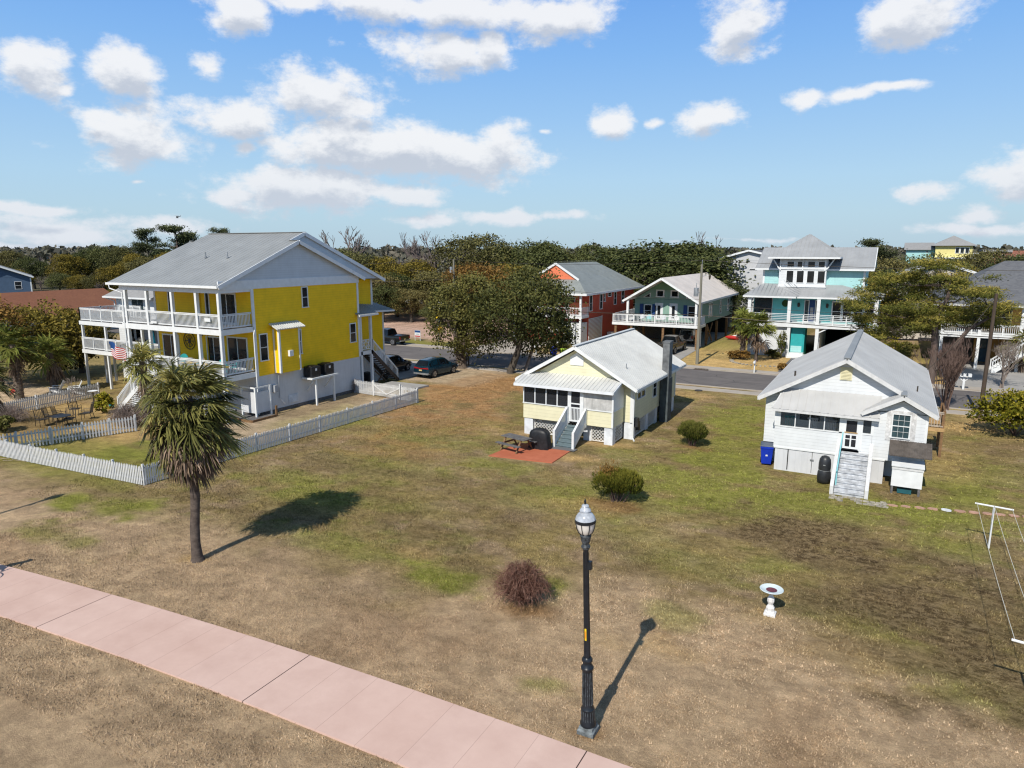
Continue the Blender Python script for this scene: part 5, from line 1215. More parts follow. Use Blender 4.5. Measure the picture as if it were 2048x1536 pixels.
# ================================================================== houses across the street
def hip(x0, x1, y0, y1, ze, zr, rx0, rx1, ry):
    """hip roof planes with a ridge from rx0 to rx1 at depth ry"""
    return [[(x0, y0, ze), (x1, y0, ze), (rx1, ry, zr), (rx0, ry, zr)] if rx1 > rx0 else [(x0, y0, ze), (x1, y0, ze), (rx0, ry, zr)],
            [(x1, y0, ze), (x1, y1, ze), (rx1, ry, zr)],
            [(x1, y1, ze), (x0, y1, ze), (rx0, ry, zr), (rx1, ry, zr)] if rx1 > rx0 else [(x1, y1, ze), (x0, y1, ze), (rx0, ry, zr)],
            [(x0, y1, ze), (x0, y0, ze), (rx0, ry, zr)]]
def green_house():
    h = thing('green_stilt_house', 'sage green house on timber stilts with beige roof and wide white front deck', 'house', (-24, 90, 0))
    FT, RT = FR('front', 0, 84.5), FR('right', -20.2)
    zf, ze, zr = 2.85, 5.62, 8.3; xm = -24.2; y1 = 104
    bx(h, 'wall', 'green_siding', -28.4, -20.2, 84.5, 103.2, zf-.3, ze-.02)
    gable(h, FT, [(-28.4, ze-.05), (-20.2, ze-.05), (xm, zr-.2)], 'green_siding', .1)
    mb = MB(FT); mb.ext([(-26.7, 0, 6.75), (-21.7, 0, 6.75), (xm, 0, zr-.15)], (0, .08, 0)); mb.build('gable_panel', M['green_gable'], h)
    roof(h, [[(-28.9, 81.3, ze-.08), (xm, 81.3, zr), (xm, y1, zr), (-28.9, y1, ze-.08)], [(xm, 81.3, zr), (-19.6, 81.3, ze-.08), (-19.6, y1, ze-.08), (xm, y1, zr)]], 'roof_beige', .6, .03, .01, .12)
    trim(h, [((-28.9, 81.27, ze-.2), (xm, 81.27, zr-.12)), ((xm, 81.271, zr-.12), (-19.6, 81.27, ze-.2)), ((-19.57, 81.3, ze-.2), (-19.57, y1, ze-.2))], 'white', .06, .24, 'fascia')
    # glazing and blue shutters
    for a in (-25.15, -23.35):
        window(h, FT, a-.32, 3.3, .36, 1.5, sash=False, trim=.32, name='front_door'); window(h, FT, a-.42, 5.95, .72, .62, sash=False, trim=.16)
    for a in (-27.1, -21.65):
        window(h, FT, a, 3.45, .8, 1.35, trim=.1)
        for s_ in (-.62, .98): MB(FT).box(a+s_, a+s_+.44, -.02, .05, 3.4, 4.95).build('shutter', M['navy'], h)
    for pts in ([(-27.4, 5.75), (-26.4, 5.75), (-26.4, 6.35)], [(-21.0, 5.75), (-22.0, 5.75), (-22.0, 6.35)]):
        mb = MB(FT); mb.ext([(a, 0, z) for a, z in pts], (0, .05, 0)); f = mb.build('corner_window', M['white'], h)
        c_ = (sum(p[0] for p in pts)/3, sum(p[1] for p in pts)/3)
        mb = MB(FT); mb.ext([(c_[0]+(a-c_[0])*.66, .051, c_[1]+(z-c_[1])*.66) for a, z in pts], (0, .01, 0)); mb.build('pane', M['glass'], f)
    for y, w in ((88.7, .75), (89.75, .75), (94.9, .8), (99.6, .9)): window(h, RT, y, 3.3, w, 1.6, trim=.12)
    # deck on stilts
    bx(h, 'deck', 'white', -30.2, -19.5, 81.4, 84.45, zf-.32, zf); bx(h, 'deck_boards', 'wood_grey', -30.15, -19.55, 81.45, 84.45, zf, zf+.02); bx(h, 'side_deck', 'white', -30.2, -28.45, 84.5, 92, zf-.32, zf)
    railing(h, (-30.1, 81.5, zf), (-19.6, 81.5, zf), 1.0, .17, nposts=3, mat='white', bw=.035); railing(h, (-19.6, 81.6, zf), (-19.6, 84.4, zf), 1.0, .17, ends=False); railing(h, (-30.1, 81.6, zf), (-30.1, 91.9, zf), 1.0, .17, nposts=2)
    for x in (-28.3, -20.0): post(h, x, 81.6, zf, ze-.1, .26)
    for x in (-29.8, -27.8, -23.85, -19.85):
        for y in (81.7, 86.5, 92, 98, 102.5): post(h, x, y, -.2, zf-.32, .26, 'wood')
    mb = MB(); mb.bar((-19.85, 86.6, .2), (-19.85, 89.5, 2.5), .1, .16); mb.bar((-19.83, 89.5, .2), (-19.83, 86.6, 2.5), .1, .16); mb.build('cross_brace', M['wood'], h)
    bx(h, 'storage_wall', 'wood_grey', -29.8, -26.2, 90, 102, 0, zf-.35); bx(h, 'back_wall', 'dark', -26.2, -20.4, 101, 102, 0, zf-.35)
    pipe(h, [(-20.05, 84.3, 5.4), (-20.0, 84.3, .1)], .07)
    sheet_ = MB(); sheet_.box(-29.9, -19.9, 84, 102.5, -.1, .03); sheet_.build('carport_slab', M['drive_grey'], h)
    return h
green_house()
for i, (x, mat, lab) in enumerate(((-27.0, 'car_white', 'white adirondack chair left of the two white doors on the green house deck'), (-24.3, 'car_white', 'white chair between the two white doors on the green house deck'), (-22.6, 'white', 'white chair by the right shutter on the green house deck'), (-26.0, 'teal_pale', 'pale teal chair by the left window on the green house deck'))):
    shell_chair(x, 82.9, 2.87, random.uniform(-.4, .4), lab, mat)['group'] = 'chairs on the green house deck'
def coral_house():
    h = thing('coral_house', 'coral red house with stained grey hip roof and white slatted side panel', 'house', (-38, 90, 0))
    RT, FT = FR('right', -33.5), FR('front', 0, 81.8)
    bx(h, 'wall', 'red_siding', -42.8, -33.5, 81.8, 97.5, 0, 6.2); bx(h, 'rear_porch', 'red_siding', -42.5, -34.2, 97.6, 101, 0, 5.9)
    xm = -38.1; zr = 9.85; ze = 6.25
    yb = 82.2
    roof(h, [[(-43.8, 79.0, ze), (-32.7, 79.0, ze), (-35.0, 82.0, 7.85), (-41.5, 82.0, 7.85)],
             [(-32.7, 79.0, ze), (-32.7, 101.5, ze), (xm, 95.5, zr), (xm, 82.0, zr), (-35.0, 82.0, 7.85)],
             [(-43.8, 101.5, ze), (-43.8, 79.0, ze), (-41.5, 82.0, 7.85), (xm, 82.0, zr), (xm, 95.5, zr)], [(-32.7, 101.5, ze), (-43.8, 101.5, ze), (xm, 95.5, zr)]], 'roof_old', .5, .025, .012, .12)
    gable(h, FR('front', 0, 81.95), [(-41.5, 7.85), (-35.0, 7.85), (xm, 9.75)], 'coral_siding', .1)
    trim(h, [((-41.6, 81.8, 7.8), (xm, 81.8, 9.8)), ((xm, 81.801, 9.8), (-34.9, 81.8, 7.8)), ((-43.8, 78.97, ze-.08), (-32.7, 78.97, ze-.08)), ((-32.67, 79, ze-.08), (-32.67, 101.5, ze-.08))], 'white', .08, .26, 'fascia')
    for y, z, w, hh_ in ((82.1, 4.0, .75, 1.85), (85.6, 4.0, .75, 1.85), (87.0, 4.9, .45, .95), (88.5, 5.45, 1.1, .45), (90.8, 4.25, .8, 1.6), (93.8, 4.25, .9, 1.6)): window(h, RT, y, z, w, hh_, trim=.12)
    # front porch
    bx(h, 'porch_deck', 'white', -43, -33.4, 79.4, 81.75, 3.2, 3.5); railing(h, (-42.9, 79.5, 3.5), (-33.5, 79.5, 3.5), 1., .2, nposts=2); railing(h, (-33.5, 79.6, 3.5), (-33.5, 81.7, 3.5), 1., .2)
    for x in (-42.8, -39.8, -36.6, -33.6): post(h, x, 79.5, 0, ze-.1, .24)
    window(h, FT, -39.2, 3.55, .9, 2.1, name='front_door', sash=False); window(h, FT, -36.6, 4.1, 1.2, 1.5); window(h, FT, -42.0, 4.1, 1.2, 1.5)
    bx(h, 'front_panel', 'coral_siding', -36.2, -33.45, 81.66, 81.79, 3.5, 5.0)
    mb = MB(RT)
    for i in range(17): mb.box(81.85, 86.3, -.02, .07, .25+i*.165, .36+i*.165)
    mb.build('slatted_panel', M['white'], h); MB(RT).box(86.3, 86.4, -.02, .09, 0, 3.1).build('panel_post', M['white'], h)
    bx(h, 'stair_box', 'white_siding', -36.0, -33.6, 79.9, 81.7, 0, 2.6)
    steps(h, 79.9, 81.4, -36.0, 2.6, -39.2, 0, 12, 'white', axis='x')
    railing(h, (-36.0, 79.85, 2.5), (-39.2, 79.85, .1), .95, .2, name='stair_railing')
    bx(h, 'utility_box', 'white', -33.4, -32.7, 88.2, 89.0, 0, .7)
coral_house()
def turquoise_house():
    h = thing('turquoise_house', 'turquoise house with grey seam roofs and white window tower above a long railed porch', 'house', (-7, 87, 0))
    yw = 83.5; FT = FR('front', 0, yw)
    bx(h, 'lower_wall', 'white_siding', -14.0, -9.7, 81.2, 96, 0, 3.62); 
    bx(h, 'wall', 'turq_siding', -14.0, -1.4, yw, 96, 3.66, 6.55)
    bx(h, 'upper_wall', 'turq_light', -13.3, -2.9, 84.3, 93.5, 6.56, 9.45)
    tw = bx(h, 'tower', 'white_siding', -11.45, -6.65, yw-.3, 92, 6.8, 10.6)
    # roofs
    roof(h, [[(-14.7, 80.6, 6.6), (-9.2, 80.6, 6.6), (-11.7, 83.6, 7.72), (-13.2, 84.3, 7.8)], [(-14.7, 80.6, 6.6), (-13.2, 84.3, 7.8), (-14.7, 86, 6.6)],
             [(-9.2, 80.6, 6.6), (-9.0, 81.0, 6.63), (-9.0, 84.3, 7.75), (-13.2, 84.3, 7.8), (-11.7, 83.6, 7.72)], [(-9.0, 80.9, 6.62), (-.9, 80.9, 6.62), (-5.0, 84.3, 7.75), (-9.0, 84.3, 7.75)], [(-.9, 80.9, 6.62), (-.9, 90, 6.62), (-5.0, 84.3, 7.75)]], 'roof_turq', .42, .035, .02, .1, name='porch_roof')
    roof(h, [[(-14.1, 83.6, 9.5), (-2.1, 83.6, 9.5), (-2.1, 88.9, 11.8), (-14.1, 88.9, 11.8)], [(-14.1, 88.9, 11.8), (-2.1, 88.9, 11.8), (-2.1, 94.2, 9.5), (-14.1, 94.2, 9.5)]], 'roof_turq', .42, .035, .02, .12)
    gable(h, FR('right', -2.88), [(84.3, 9.4), (93.5, 9.4), (88.9, 11.4)], 'turq_light')
    roof(h, hip(-12.6, -5.4, 82.3, 92.8, 10.75, 13.3, -9.0, -9.0, 87.2), 'roof_turq', .42, .035, .03, .14, name='tower_roof')
    trim(h, [((-12.6, 82.27, 10.66), (-5.4, 82.27, 10.66)), ((-5.37, 82.3, 10.66), (-5.37, 92.8, 10.66)), ((-14.7, 80.57, 6.5), (-9.2, 80.57, 6.5)), ((-9.15, 80.87, 6.5), (-.9, 80.87, 6.5)), ((-14.1, 83.57, 9.4), (-2.1, 83.57, 9.4)), ((-2.07, 83.6, 9.4), (-2.07, 88.9, 11.7))], 'white', .08, .18, 'fascia')
    FW = FR('front', 0, yw-.3)
    for i in range(4):
        a = -10.65+i*1.06
        window(h, FW, a, 8.0, .68, 1.25, sash=False, trim=.06, sill=False); window(h, FW, a, 9.7, .68, .55, sash=False, trim=.06, sill=False)
    mb = MB(FW); mb.box(-11.5, -6.6, -.02, .1, 9.42, 9.6); mb.box(-11.5, -6.6, -.02, .1, 7.5, 7.65)
    for x in (-11.35, -9.05, -6.8): mb.box(x-.06, x+.06, .0, .14, 9.3, 10.6)
    mb.build('tower_trim', M['white'], tw)
    for x in (-11.5, -6.6):
        mb = MB(); mb.bar((x, yw-.35, 9.5), (x+(-.7 if x < -9 else .7), yw-.4, 10.6), .09, .12); mb.build('roof_brace', M['white'], tw)
    mb = MB(FR('front', 0, 84.3)); mb.box(-13.32, -13.12, -.02, .04, 7.2, 9.4); mb.box(-3.1, -2.88, -.02, .04, 7.2, 9.4); mb.build('corner_board', M['white'], h)
    # porch
    bx(h, 'porch_deck', 'white', -14.2, -1.2, 80.8, 83.45, 3.3, 3.68); 
    for x in (-14.0, -9.85, -6.95, -1.5): post(h, x, 81.0, 3.66, 6.5, .34, cap=1)
    for x in (-9.75, -6.9, -1.5): post(h, x, 81.05, 0, 3.3, .34)
    for a, b, n in ((-13.8, -10.0, 1), (-9.65, -7.1, 1), (-6.75, -1.6, 3)): railing(h, (a, 80.95, 3.7), (b, 80.95, 3.7), 1., style='h', nposts=n, ends=False)
    window(h, FT, -8.55, 3.75, .35, 2.3, sash=False, glass='glass_blue', name='side_light'); window(h, FT, -7.45, 3.75, .35, 2.3, sash=False, glass='glass_blue', name='side_light')
    d = MB(FT).box(-8.1, -7.55, -.02, .04, 3.72, 6.1).build('front_door', M['navy'], h); MB(FT).box(-7.98, -7.67, .04, .05, 4.0, 5.3).build('door_pane', M['blind'], d)
    for i in range(4): window(h, FT, -5.75+i*1.05, 3.95, .78, 2.0, trim=.12, glass='glass')
    bx(h, 'screened_bay', 'screen_dark', -13.9, -12.0, 83.3, 83.35, 3.8, 6.4); MB(FT).box(-12.1, -11.95, -.02, .12, 3.7, 6.5).build('porch_frame', M['white'], h)
    for x in (-9.2, -6.3):
        mb = MB(); mb.lathe([(.08, 0), (.14, .1), (.14, .4), (.04, .5)], (x, yw-.18, 5.3), 8); mb.build('wall_lantern', M['iron'], h)
    # garage level
    dd = MB(); dd.box(-9.55, -8.3, 81.6, 81.72, .5, 3.2); dd.build('lower_door', M['teal_door'], h); MB().box(-9.5, -8.4, 81.57, 81.6, .55, 1.2).build('door_kick_panel', M['turq_light'], h)
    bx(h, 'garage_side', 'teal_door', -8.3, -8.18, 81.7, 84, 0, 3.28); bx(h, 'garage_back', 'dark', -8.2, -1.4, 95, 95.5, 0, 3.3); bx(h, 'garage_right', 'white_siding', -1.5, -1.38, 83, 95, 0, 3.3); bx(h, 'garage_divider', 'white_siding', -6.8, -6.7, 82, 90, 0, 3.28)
    for i in range(3): bx(h, 'entry_step', 'white', -9.75+i*.1, -7.9-i*.12, 80.2+i*.32, 81.6, 0, .17*(i+1))
    mb = MB(); mb.bar((-6.8, 81, 2.8), (-5.9, 81, 3.3), .12, .12); mb.bar((-1.7, 81, 2.7), (-2.6, 81, 3.3), .12, .12); mb.build('arch_brace', M['white'], h)
    mb = MB(FT); n = 18; mb.ext([(-10.6+.38*cos(2*pi*i/n), 0, 5.65+.38*sin(2*pi*i/n)) for i in range(n)], (0, .05, 0)); mb.build('wreath', M['leaf_dark'], h)
M['leaf_dark'] = plain('dark_wreath_leaves', (.03, .07, .02), .9, var=.4, scale=12)
turquoise_house()
def orange_house():
    h = thing('orange_house', 'orange-tan house with charcoal hip roof, white railed porch and blue ground floor door', 'house', (11, 88, 0))
    FT = FR('front', 0, 84.2)
    bx(h, 'wall', 'tan_siding', 4.5, 18, 84.2, 98, 3.4, 6.3); bx(h, 'lower_wall', 'tan_siding', 9.9, 18, 84.6, 98, 0, 3.2); bx(h, 'carport_back', 'stone_siding', 4.5, 9.9, 92, 92.2, 0, 3.2); bx(h, 'carport_side', 'stone_siding', 4.4, 4.5, 85, 92, 0, 3.2)
    roof(h, hip(3.4, 19, 80.8, 99, 6.35, 10.4, 9.8, 12.5, 89.5), 'roof_dark', ribs=False)
    trim(h, [((3.4, 80.77, 6.25), (19, 80.77, 6.25)), ((3.37, 80.8, 6.25), (3.37, 99, 6.25))], 'white', .1, .2, 'gutter')
    bx(h, 'porch_deck', 'white', 4.3, 18, 81.2, 84.15, 3.1, 3.45)
    railing(h, (4.4, 81.3, 3.46), (12, 81.3, 3.46), .95, .16, nposts=2); 
    for x in (4.5, 7.6, 10.9, 14.5): post(h, x, 81.35, 0, 6.2, .26)
    window(h, FT, 9.0, 4.0, 1.3, 1.9); window(h, FT, 6.0, 3.5, 1.6, 2.2, sash=False, name='glass_door'); window(h, FT, 11.6, 4.0, 1.3, 1.9)
    d = MB(); d.box(8.0, 9.0, 86.4, 86.5, .1, 2.7); d.build('lower_door', M['navy_teal'], h); MB().box(7.7, 9.9, 86.51, 86.6, 0, 3.1).build('entry_wall', M['tan_siding'], h)
    mb = MB(); mb.box(8.2, 8.8, 86.34, 86.4, 1.5, 2.4); mb.build('door_pane', M['glass_blue'], h)
    steps(h, 79.6, 81.2, 12.5, 3.4, 8.9, 0, 16, 'white', axis='x', open_=True, name='front_stairs')
    railing(h, (12.4, 79.6, 3.3), (8.8, 79.6, .15), .95, .18, nposts=1, name='stair_railing'); railing(h, (12.4, 81.15, 3.3), (8.8, 81.15, .15), .95, .18, nposts=1, name='stair_railing')
    mb = MB(); mb.bar((12.5, 79.57, 3.2), (8.8, 79.57, .0), .06, .34); mb.bar((12.5, 81.2, 3.2), (8.8, 81.2, .0), .06, .34); mb.build('stringer', M['white'], h)
M['navy_teal'] = plain('deep_blue_green_door', (.015, .07, .12), .45, var=.08)
orange_house()
# tan gabled house with blue-grey roof further back
h = thing('tan_gabled_house', 'broad tan gabled house with pale blue-grey roof behind the pine', 'house', (5, 110, 0))
bx(h, 'wall', 'stone_siding', -1.0, 10.6, 105.2, 122, 0, 7.9); gable(h, FR('front', 0, 105.18), [(-1, 7.85), (10.6, 7.85), (4.9, 9.9)], 'stone_siding')
roof(h, [[(-1.5, 104.6, 7.9), (4.9, 104.6, 10.1), (4.9, 123, 10.1), (-1.5, 123, 7.9)], [(4.9, 104.6, 10.1), (11.2, 104.6, 7.9), (11.2, 123, 7.9), (4.9, 123, 10.1)]], 'roof_house', .5, .03, .02, .15)
trim(h, [((-1.5, 104.57, 7.8), (4.9, 104.57, 10.0)), ((4.9, 104.571, 10.0), (11.2, 104.57, 7.8))], 'white', .08, .28, 'fascia')
for a in (1.5, 6.5): window(h, FR('front', 0, 105.2), a, 5.0, 1.2, 1.5, trim=.12)
# tall pale grey house behind the green one
h = thing('pale_grey_house', 'tall pale grey gabled house with dark roof and narrow slit windows', 'house', (-19, 112, 0))
bx(h, 'wall', 'grey_siding', -24.2, -13.5, 109.2, 124, 0, 10.0); gable(h, FR('front', 0, 109.18), [(-24.2, 9.95), (-13.5, 9.95), (-19.4, 11.25)], 'grey_siding')
roof(h, [[(-24.9, 108.7, 9.95), (-19.4, 108.7, 11.5), (-19.4, 125, 11.5), (-24.9, 125, 9.95)], [(-19.4, 108.7, 11.5), (-12.8, 108.7, 9.95), (-12.8, 125, 9.95), (-19.4, 125, 11.5)]], 'roof_dark', ribs=False, thick=.15)
trim(h, [((-24.9, 108.67, 9.88), (-19.4, 108.67, 11.43)), ((-19.4, 108.671, 11.43), (-12.8, 108.67, 9.88))], 'white', .08, .26, 'fascia')
for z in (8.6, 5.2):
    for a in (-21.6, -19.2, -17.0): window(h, FR('front', 0, 109.2), a, z, 1.0, .16, sash=False, trim=.05, sill=False)
window(h, FR('front', 0, 109.2), -16.4, 3.2, 1.3, 1.6)
# distant yellow house with pale blue wing, brick building
h = thing('distant_yellow_house', 'distant pale yellow house with grey hip roof and three tall windows above the trees', 'house', (13.5, 236, 0))
bx(h, 'wall', 'pale_yellow', 8.9, 17.6, 230, 243, 0, 12.6); bx(h, 'deck', 'white', 8.6, 19.3, 228.8, 230, 9.2, 9.5); railing(h, (17.8, 229, 9.5), (19.2, 229, 9.5), 1.2, .3)
roof(h, hip(7.9, 18.6, 229, 244, 12.7, 15.5, 13.2, 13.2, 236), 'roof_shgrey', ribs=False)
for i in range(3): window(h, FR('front', 0, 230), 13.7+i*1.15, 10.7, .75, 1.4, sash=False, trim=.14)
h = thing('pale_blue_house', 'distant pale blue house with grey roof just left of the distant yellow house', 'house', (4.5, 236, 0))
bx(h, 'wall', 'turq_light', 1.9, 8.8, 232, 244, 0, 11.6); roof(h, [[(1.3, 231.2, 11.6), (8.8, 231.2, 11.6), (8.8, 238, 13.6), (1.3, 238, 13.6)], [(1.3, 238, 13.6), (8.8, 238, 13.6), (8.8, 245, 11.6), (1.3, 245, 11.6)]], 'roof_shgrey', ribs=False)
window(h, FR('front', 0, 232), 6.8, 10.8, .4, .4, sash=False)
h = thing('brick_building', 'distant low red brick building with flat roof at the right edge', 'building', (27, 242, 0))
bx(h, 'wall', 'brick', 21.0, 36, 238, 250, 0, 10.9); bx(h, 'roof_slab', 'roof_shgrey', 20.7, 27.5, 237.6, 250.2, 10.9, 11.6); bx(h, 'upper_block', 'brick', 27.8, 44, 244, 256, 0, 11.3)
for a in (22.6, 25.2, 28.5, 31.5): window(h, FR('front', 0, 238), a, 9.4, .7, .8, sash=False, trim=.06)
# far left: brown roofed house and slate blue house
h = thing('brown_roof_house', 'long low house with broad rusty brown shingle roof behind the golden trees', 'house', (-107.5, 53, 0))
bx(h, 'wall', 'stone_siding', -113.5, -101.5, 36, 65.2, 0, 2.8); roof(h, [[(-108, 35, 5.7), (-100.6, 35, 2.7), (-100.6, 66, 2.7), (-108, 66, 5.7)], [(-114.5, 35, 2.7), (-108, 35, 5.7), (-108, 66, 5.7), (-114.5, 66, 2.7)]], 'roof_brown', ribs=False)
for y in (40, 47, 54, 60): window(h, FR('right', -101.5), y, 1.0, 1.4, 1.2)
def slate():
    p1, z1 = along(60, 84, 553); _, z0 = along(0, 84, 528); w = 6.2
    h = thing('slate_blue_house', 'slate blue gabled house with white trim at the far left edge', 'house', (0, 0, 0))
    bx(h, 'wall', 'blue_siding', -2*w+.5, -.5, 0, 12, 0, z1-.1); gable(h, FR('front', 0, -.02), [(-2*w+.5, z1-.15), (-.5, z1-.15), (-w, z0-.35)], 'blue_siding')
    roof(h, [[(-w, -.8, z0), (0, -.8, z1), (0, 13, z1), (-w, 13, z0)], [(-2*w, -.8, z1), (-w, -.8, z0), (-w, 13, z0), (-2*w, 13, z1)]], 'roof_shgrey', ribs=False)
    trim(h, [((-w, -.83, z0-.12), (0, -.83, z1-.12)), ((-2*w, -.83, z1-.12), (-w, -.831, z0-.12))], 'white', .08, .3, 'fascia'); mb = MB(FR('front')); mb.box(-.7, -.48, -.02, .05, 0, z1-.2); mb.build('corner_board', M['white'], h)
    window(h, FR('front'), -3.4, 3.4, 1.1, 1.5)
    h.location = (p1.x, 84, 0); h.rotation_euler = (0, 0, radians(64))
slate()
# two white cottages glimpsed through the trees
def small_house(x, y, w, d, ze, zr, wall, rf, label, name='white_house'):
    h = thing(name, label, 'house', (x, y+d/2, 0))
    bx(h, 'wall', wall, x-w/2, x+w/2, y, y+d, 0, ze); gable(h, FR('front', 0, y-.02), [(x-w/2, ze-.05), (x+w/2, ze-.05), (x, zr-.2)], wall)
    roof(h, [[(x-w/2-.4, y-.5, ze), (x, y-.5, zr), (x, y+d+.5, zr), (x-w/2-.4, y+d+.5, ze)], [(x, y-.5, zr), (x+w/2+.4, y-.5, ze), (x+w/2+.4, y+d+.5, ze), (x, y+d+.5, zr)]], rf, ribs=False)
    trim(h, [((x-w/2-.4, y-.53, ze-.1), (x, y-.53, zr-.1)), ((x, y-.531, zr-.1), (x+w/2+.4, y-.53, ze-.1))], 'white', .08, .25, 'fascia')
    for a in (-w*.3, w*.1): window(h, FR('front', 0, y), x+a, 1.2+ze*.25, 1.0, 1.4)
p, z = along(838, 150, 540); small_house(p.x, 150, 8, 10, 4.8, z, 'white_siding', 'roof_shgrey', 'white gabled house glimpsed above the trees right of the yellow house')
p, z = along(818, 125, 567); small_house(p.x, 125, 5, 8, 4.2, z, 'white_siding', 'roof_brown', 'small white house with brown roof glimpsed low between the trees')
# ================================================================== fences
def fence(label, pts, h=1.0, gap=.125, w=.078, posts=2.4, gate=None, brace=True, mat='white_wood', jitter=.012, seed=0):
    rnd = random.Random(seed)
    t = thing('picket_fence', label, 'fence', (pts[0][0], pts[0][1], 0), 'white picket fences')
    for (ax, ay), (bx_, by_) in zip(pts[:-1], pts[1:]):
        a, b = Vector((ax, ay, 0)), Vector((bx_, by_, 0)); d = b-a; L_ = d.length; u = d/L_; n = Vector((-u.y, u.x, 0))
        if n.y > 0 or (abs(n.y) < .3 and n.x < 0): n = -n      # pickets on the outward side
        mb = MB()
        for z in (.28, h-.22): mb.bar(a+Vector((0, 0, z)), b+Vector((0, 0, z)), .04, .085)
        k = int(L_/gap)
        for i in range(k):
            q = a+u*(gap*(i+.5)); hh = h+rnd.uniform(-jitter, jitter)*1.6; l = rnd.uniform(-jitter, jitter)
            p0 = q+n*.045; lx = u*l
            mb.ext([p0-u*w/2+Vector((0, 0, .03)), p0+u*w/2+Vector((0, 0, .03)), p0+u*w/2+lx+Vector((0, 0, hh-.085)), p0+lx+Vector((0, 0, hh)), p0-u*w/2+lx+Vector((0, 0, hh-.085))], n*.018)
        mb.build('picket_panel', M[mat], t)
        m_ = max(1, round(L_/posts))
        for i in range(m_+1):
            if i == 0 and a != Vector((pts[0][0], pts[0][1], 0)): continue
            q = a+u*L_*i/m_-n*.05; mb = MB(); mb.obox((q.x, q.y, (h+.0)/2), (.1, .1, h+.05), atan2(u.y, u.x)); mb.build('post', M[mat], t)
    return t
fence('long white picket fence along the lawn side of the yellow house yard', [(-31.96, 20.55), (-31.8, 27.5), (-31.44, 42.69)], 1.05, seed=1)
fence('white picket fence facing the walkway in front of the palm yard', [(-31.99, 20.5), (-41.0, 19.95), (-52, 19.4)], 1.0, seed=2)
fence('short stub of white picket fence at the far end of the long fence', [(-31.5, 42.75), (-33.1, 42.9)], 1.1, .115, .065, 1.6, seed=3)
gt = thing('picket_gate', 'white picket gate with diagonal braces near the entry stairs of the yellow house', 'gate', (-34.6, 43.05, 0))
mb = MB(); a, b = Vector((-33.25, 42.92, 0)), Vector((-36.1, 43.2, 0)); u = (b-a).normalized(); n = Vector((u.y, -u.x, 0)); n = n if n.y < 0 else -n
for i in range(24):
    q = a+u*((b-a).length*(i+.5)/24)+n*.03; mb.obox((q.x, q.y, .57), (.065, .02, 1.02), atan2(u.y, u.x))
mb.build('pickets', M['white_wood'], gt)
mb = MB(); 
for z in (.3, .88): mb.bar(a+Vector((0, 0, z)), b+Vector((0, 0, z)), .04, .08)
mid = (a+b)/2
mb.bar(a+n*.06+Vector((0, 0, .9)), mid+n*.06+Vector((0, 0, .25)), .03, .08); mb.bar(b+n*.06+Vector((0, 0, .9)), mid+n*.06+Vector((0, 0, .25)), .03, .08); mb.build('gate_brace', M['white_wood'], gt)
for q in (a, b):
    mb = MB(); mb.obox((q.x, q.y, .62), (.11, .11, 1.25), 0); mb.build('post', M['white_wood'], gt)
fence('white picket fence between the braced gate and the yellow house wall', [(-36.25, 43.22), (-38.3, 43.4)], 1.1, .115, .065, 1.6, seed=5)
fence('white picket fence with wide gaps across the inner yard behind the palm', [(-42.3, 27.0), (-43.3, 24.2), (-44.4, 21.0), (-44.9, 20.1)], 1.05, .17, .08, 1.9, seed=6)
fence('shaded white picket fence between the two back yards beside the adirondack chairs', [(-53.6, 22.3), (-54.6, 27.5), (-55.4, 32.6)], 1.05, .14, .08, 2.4, seed=7)

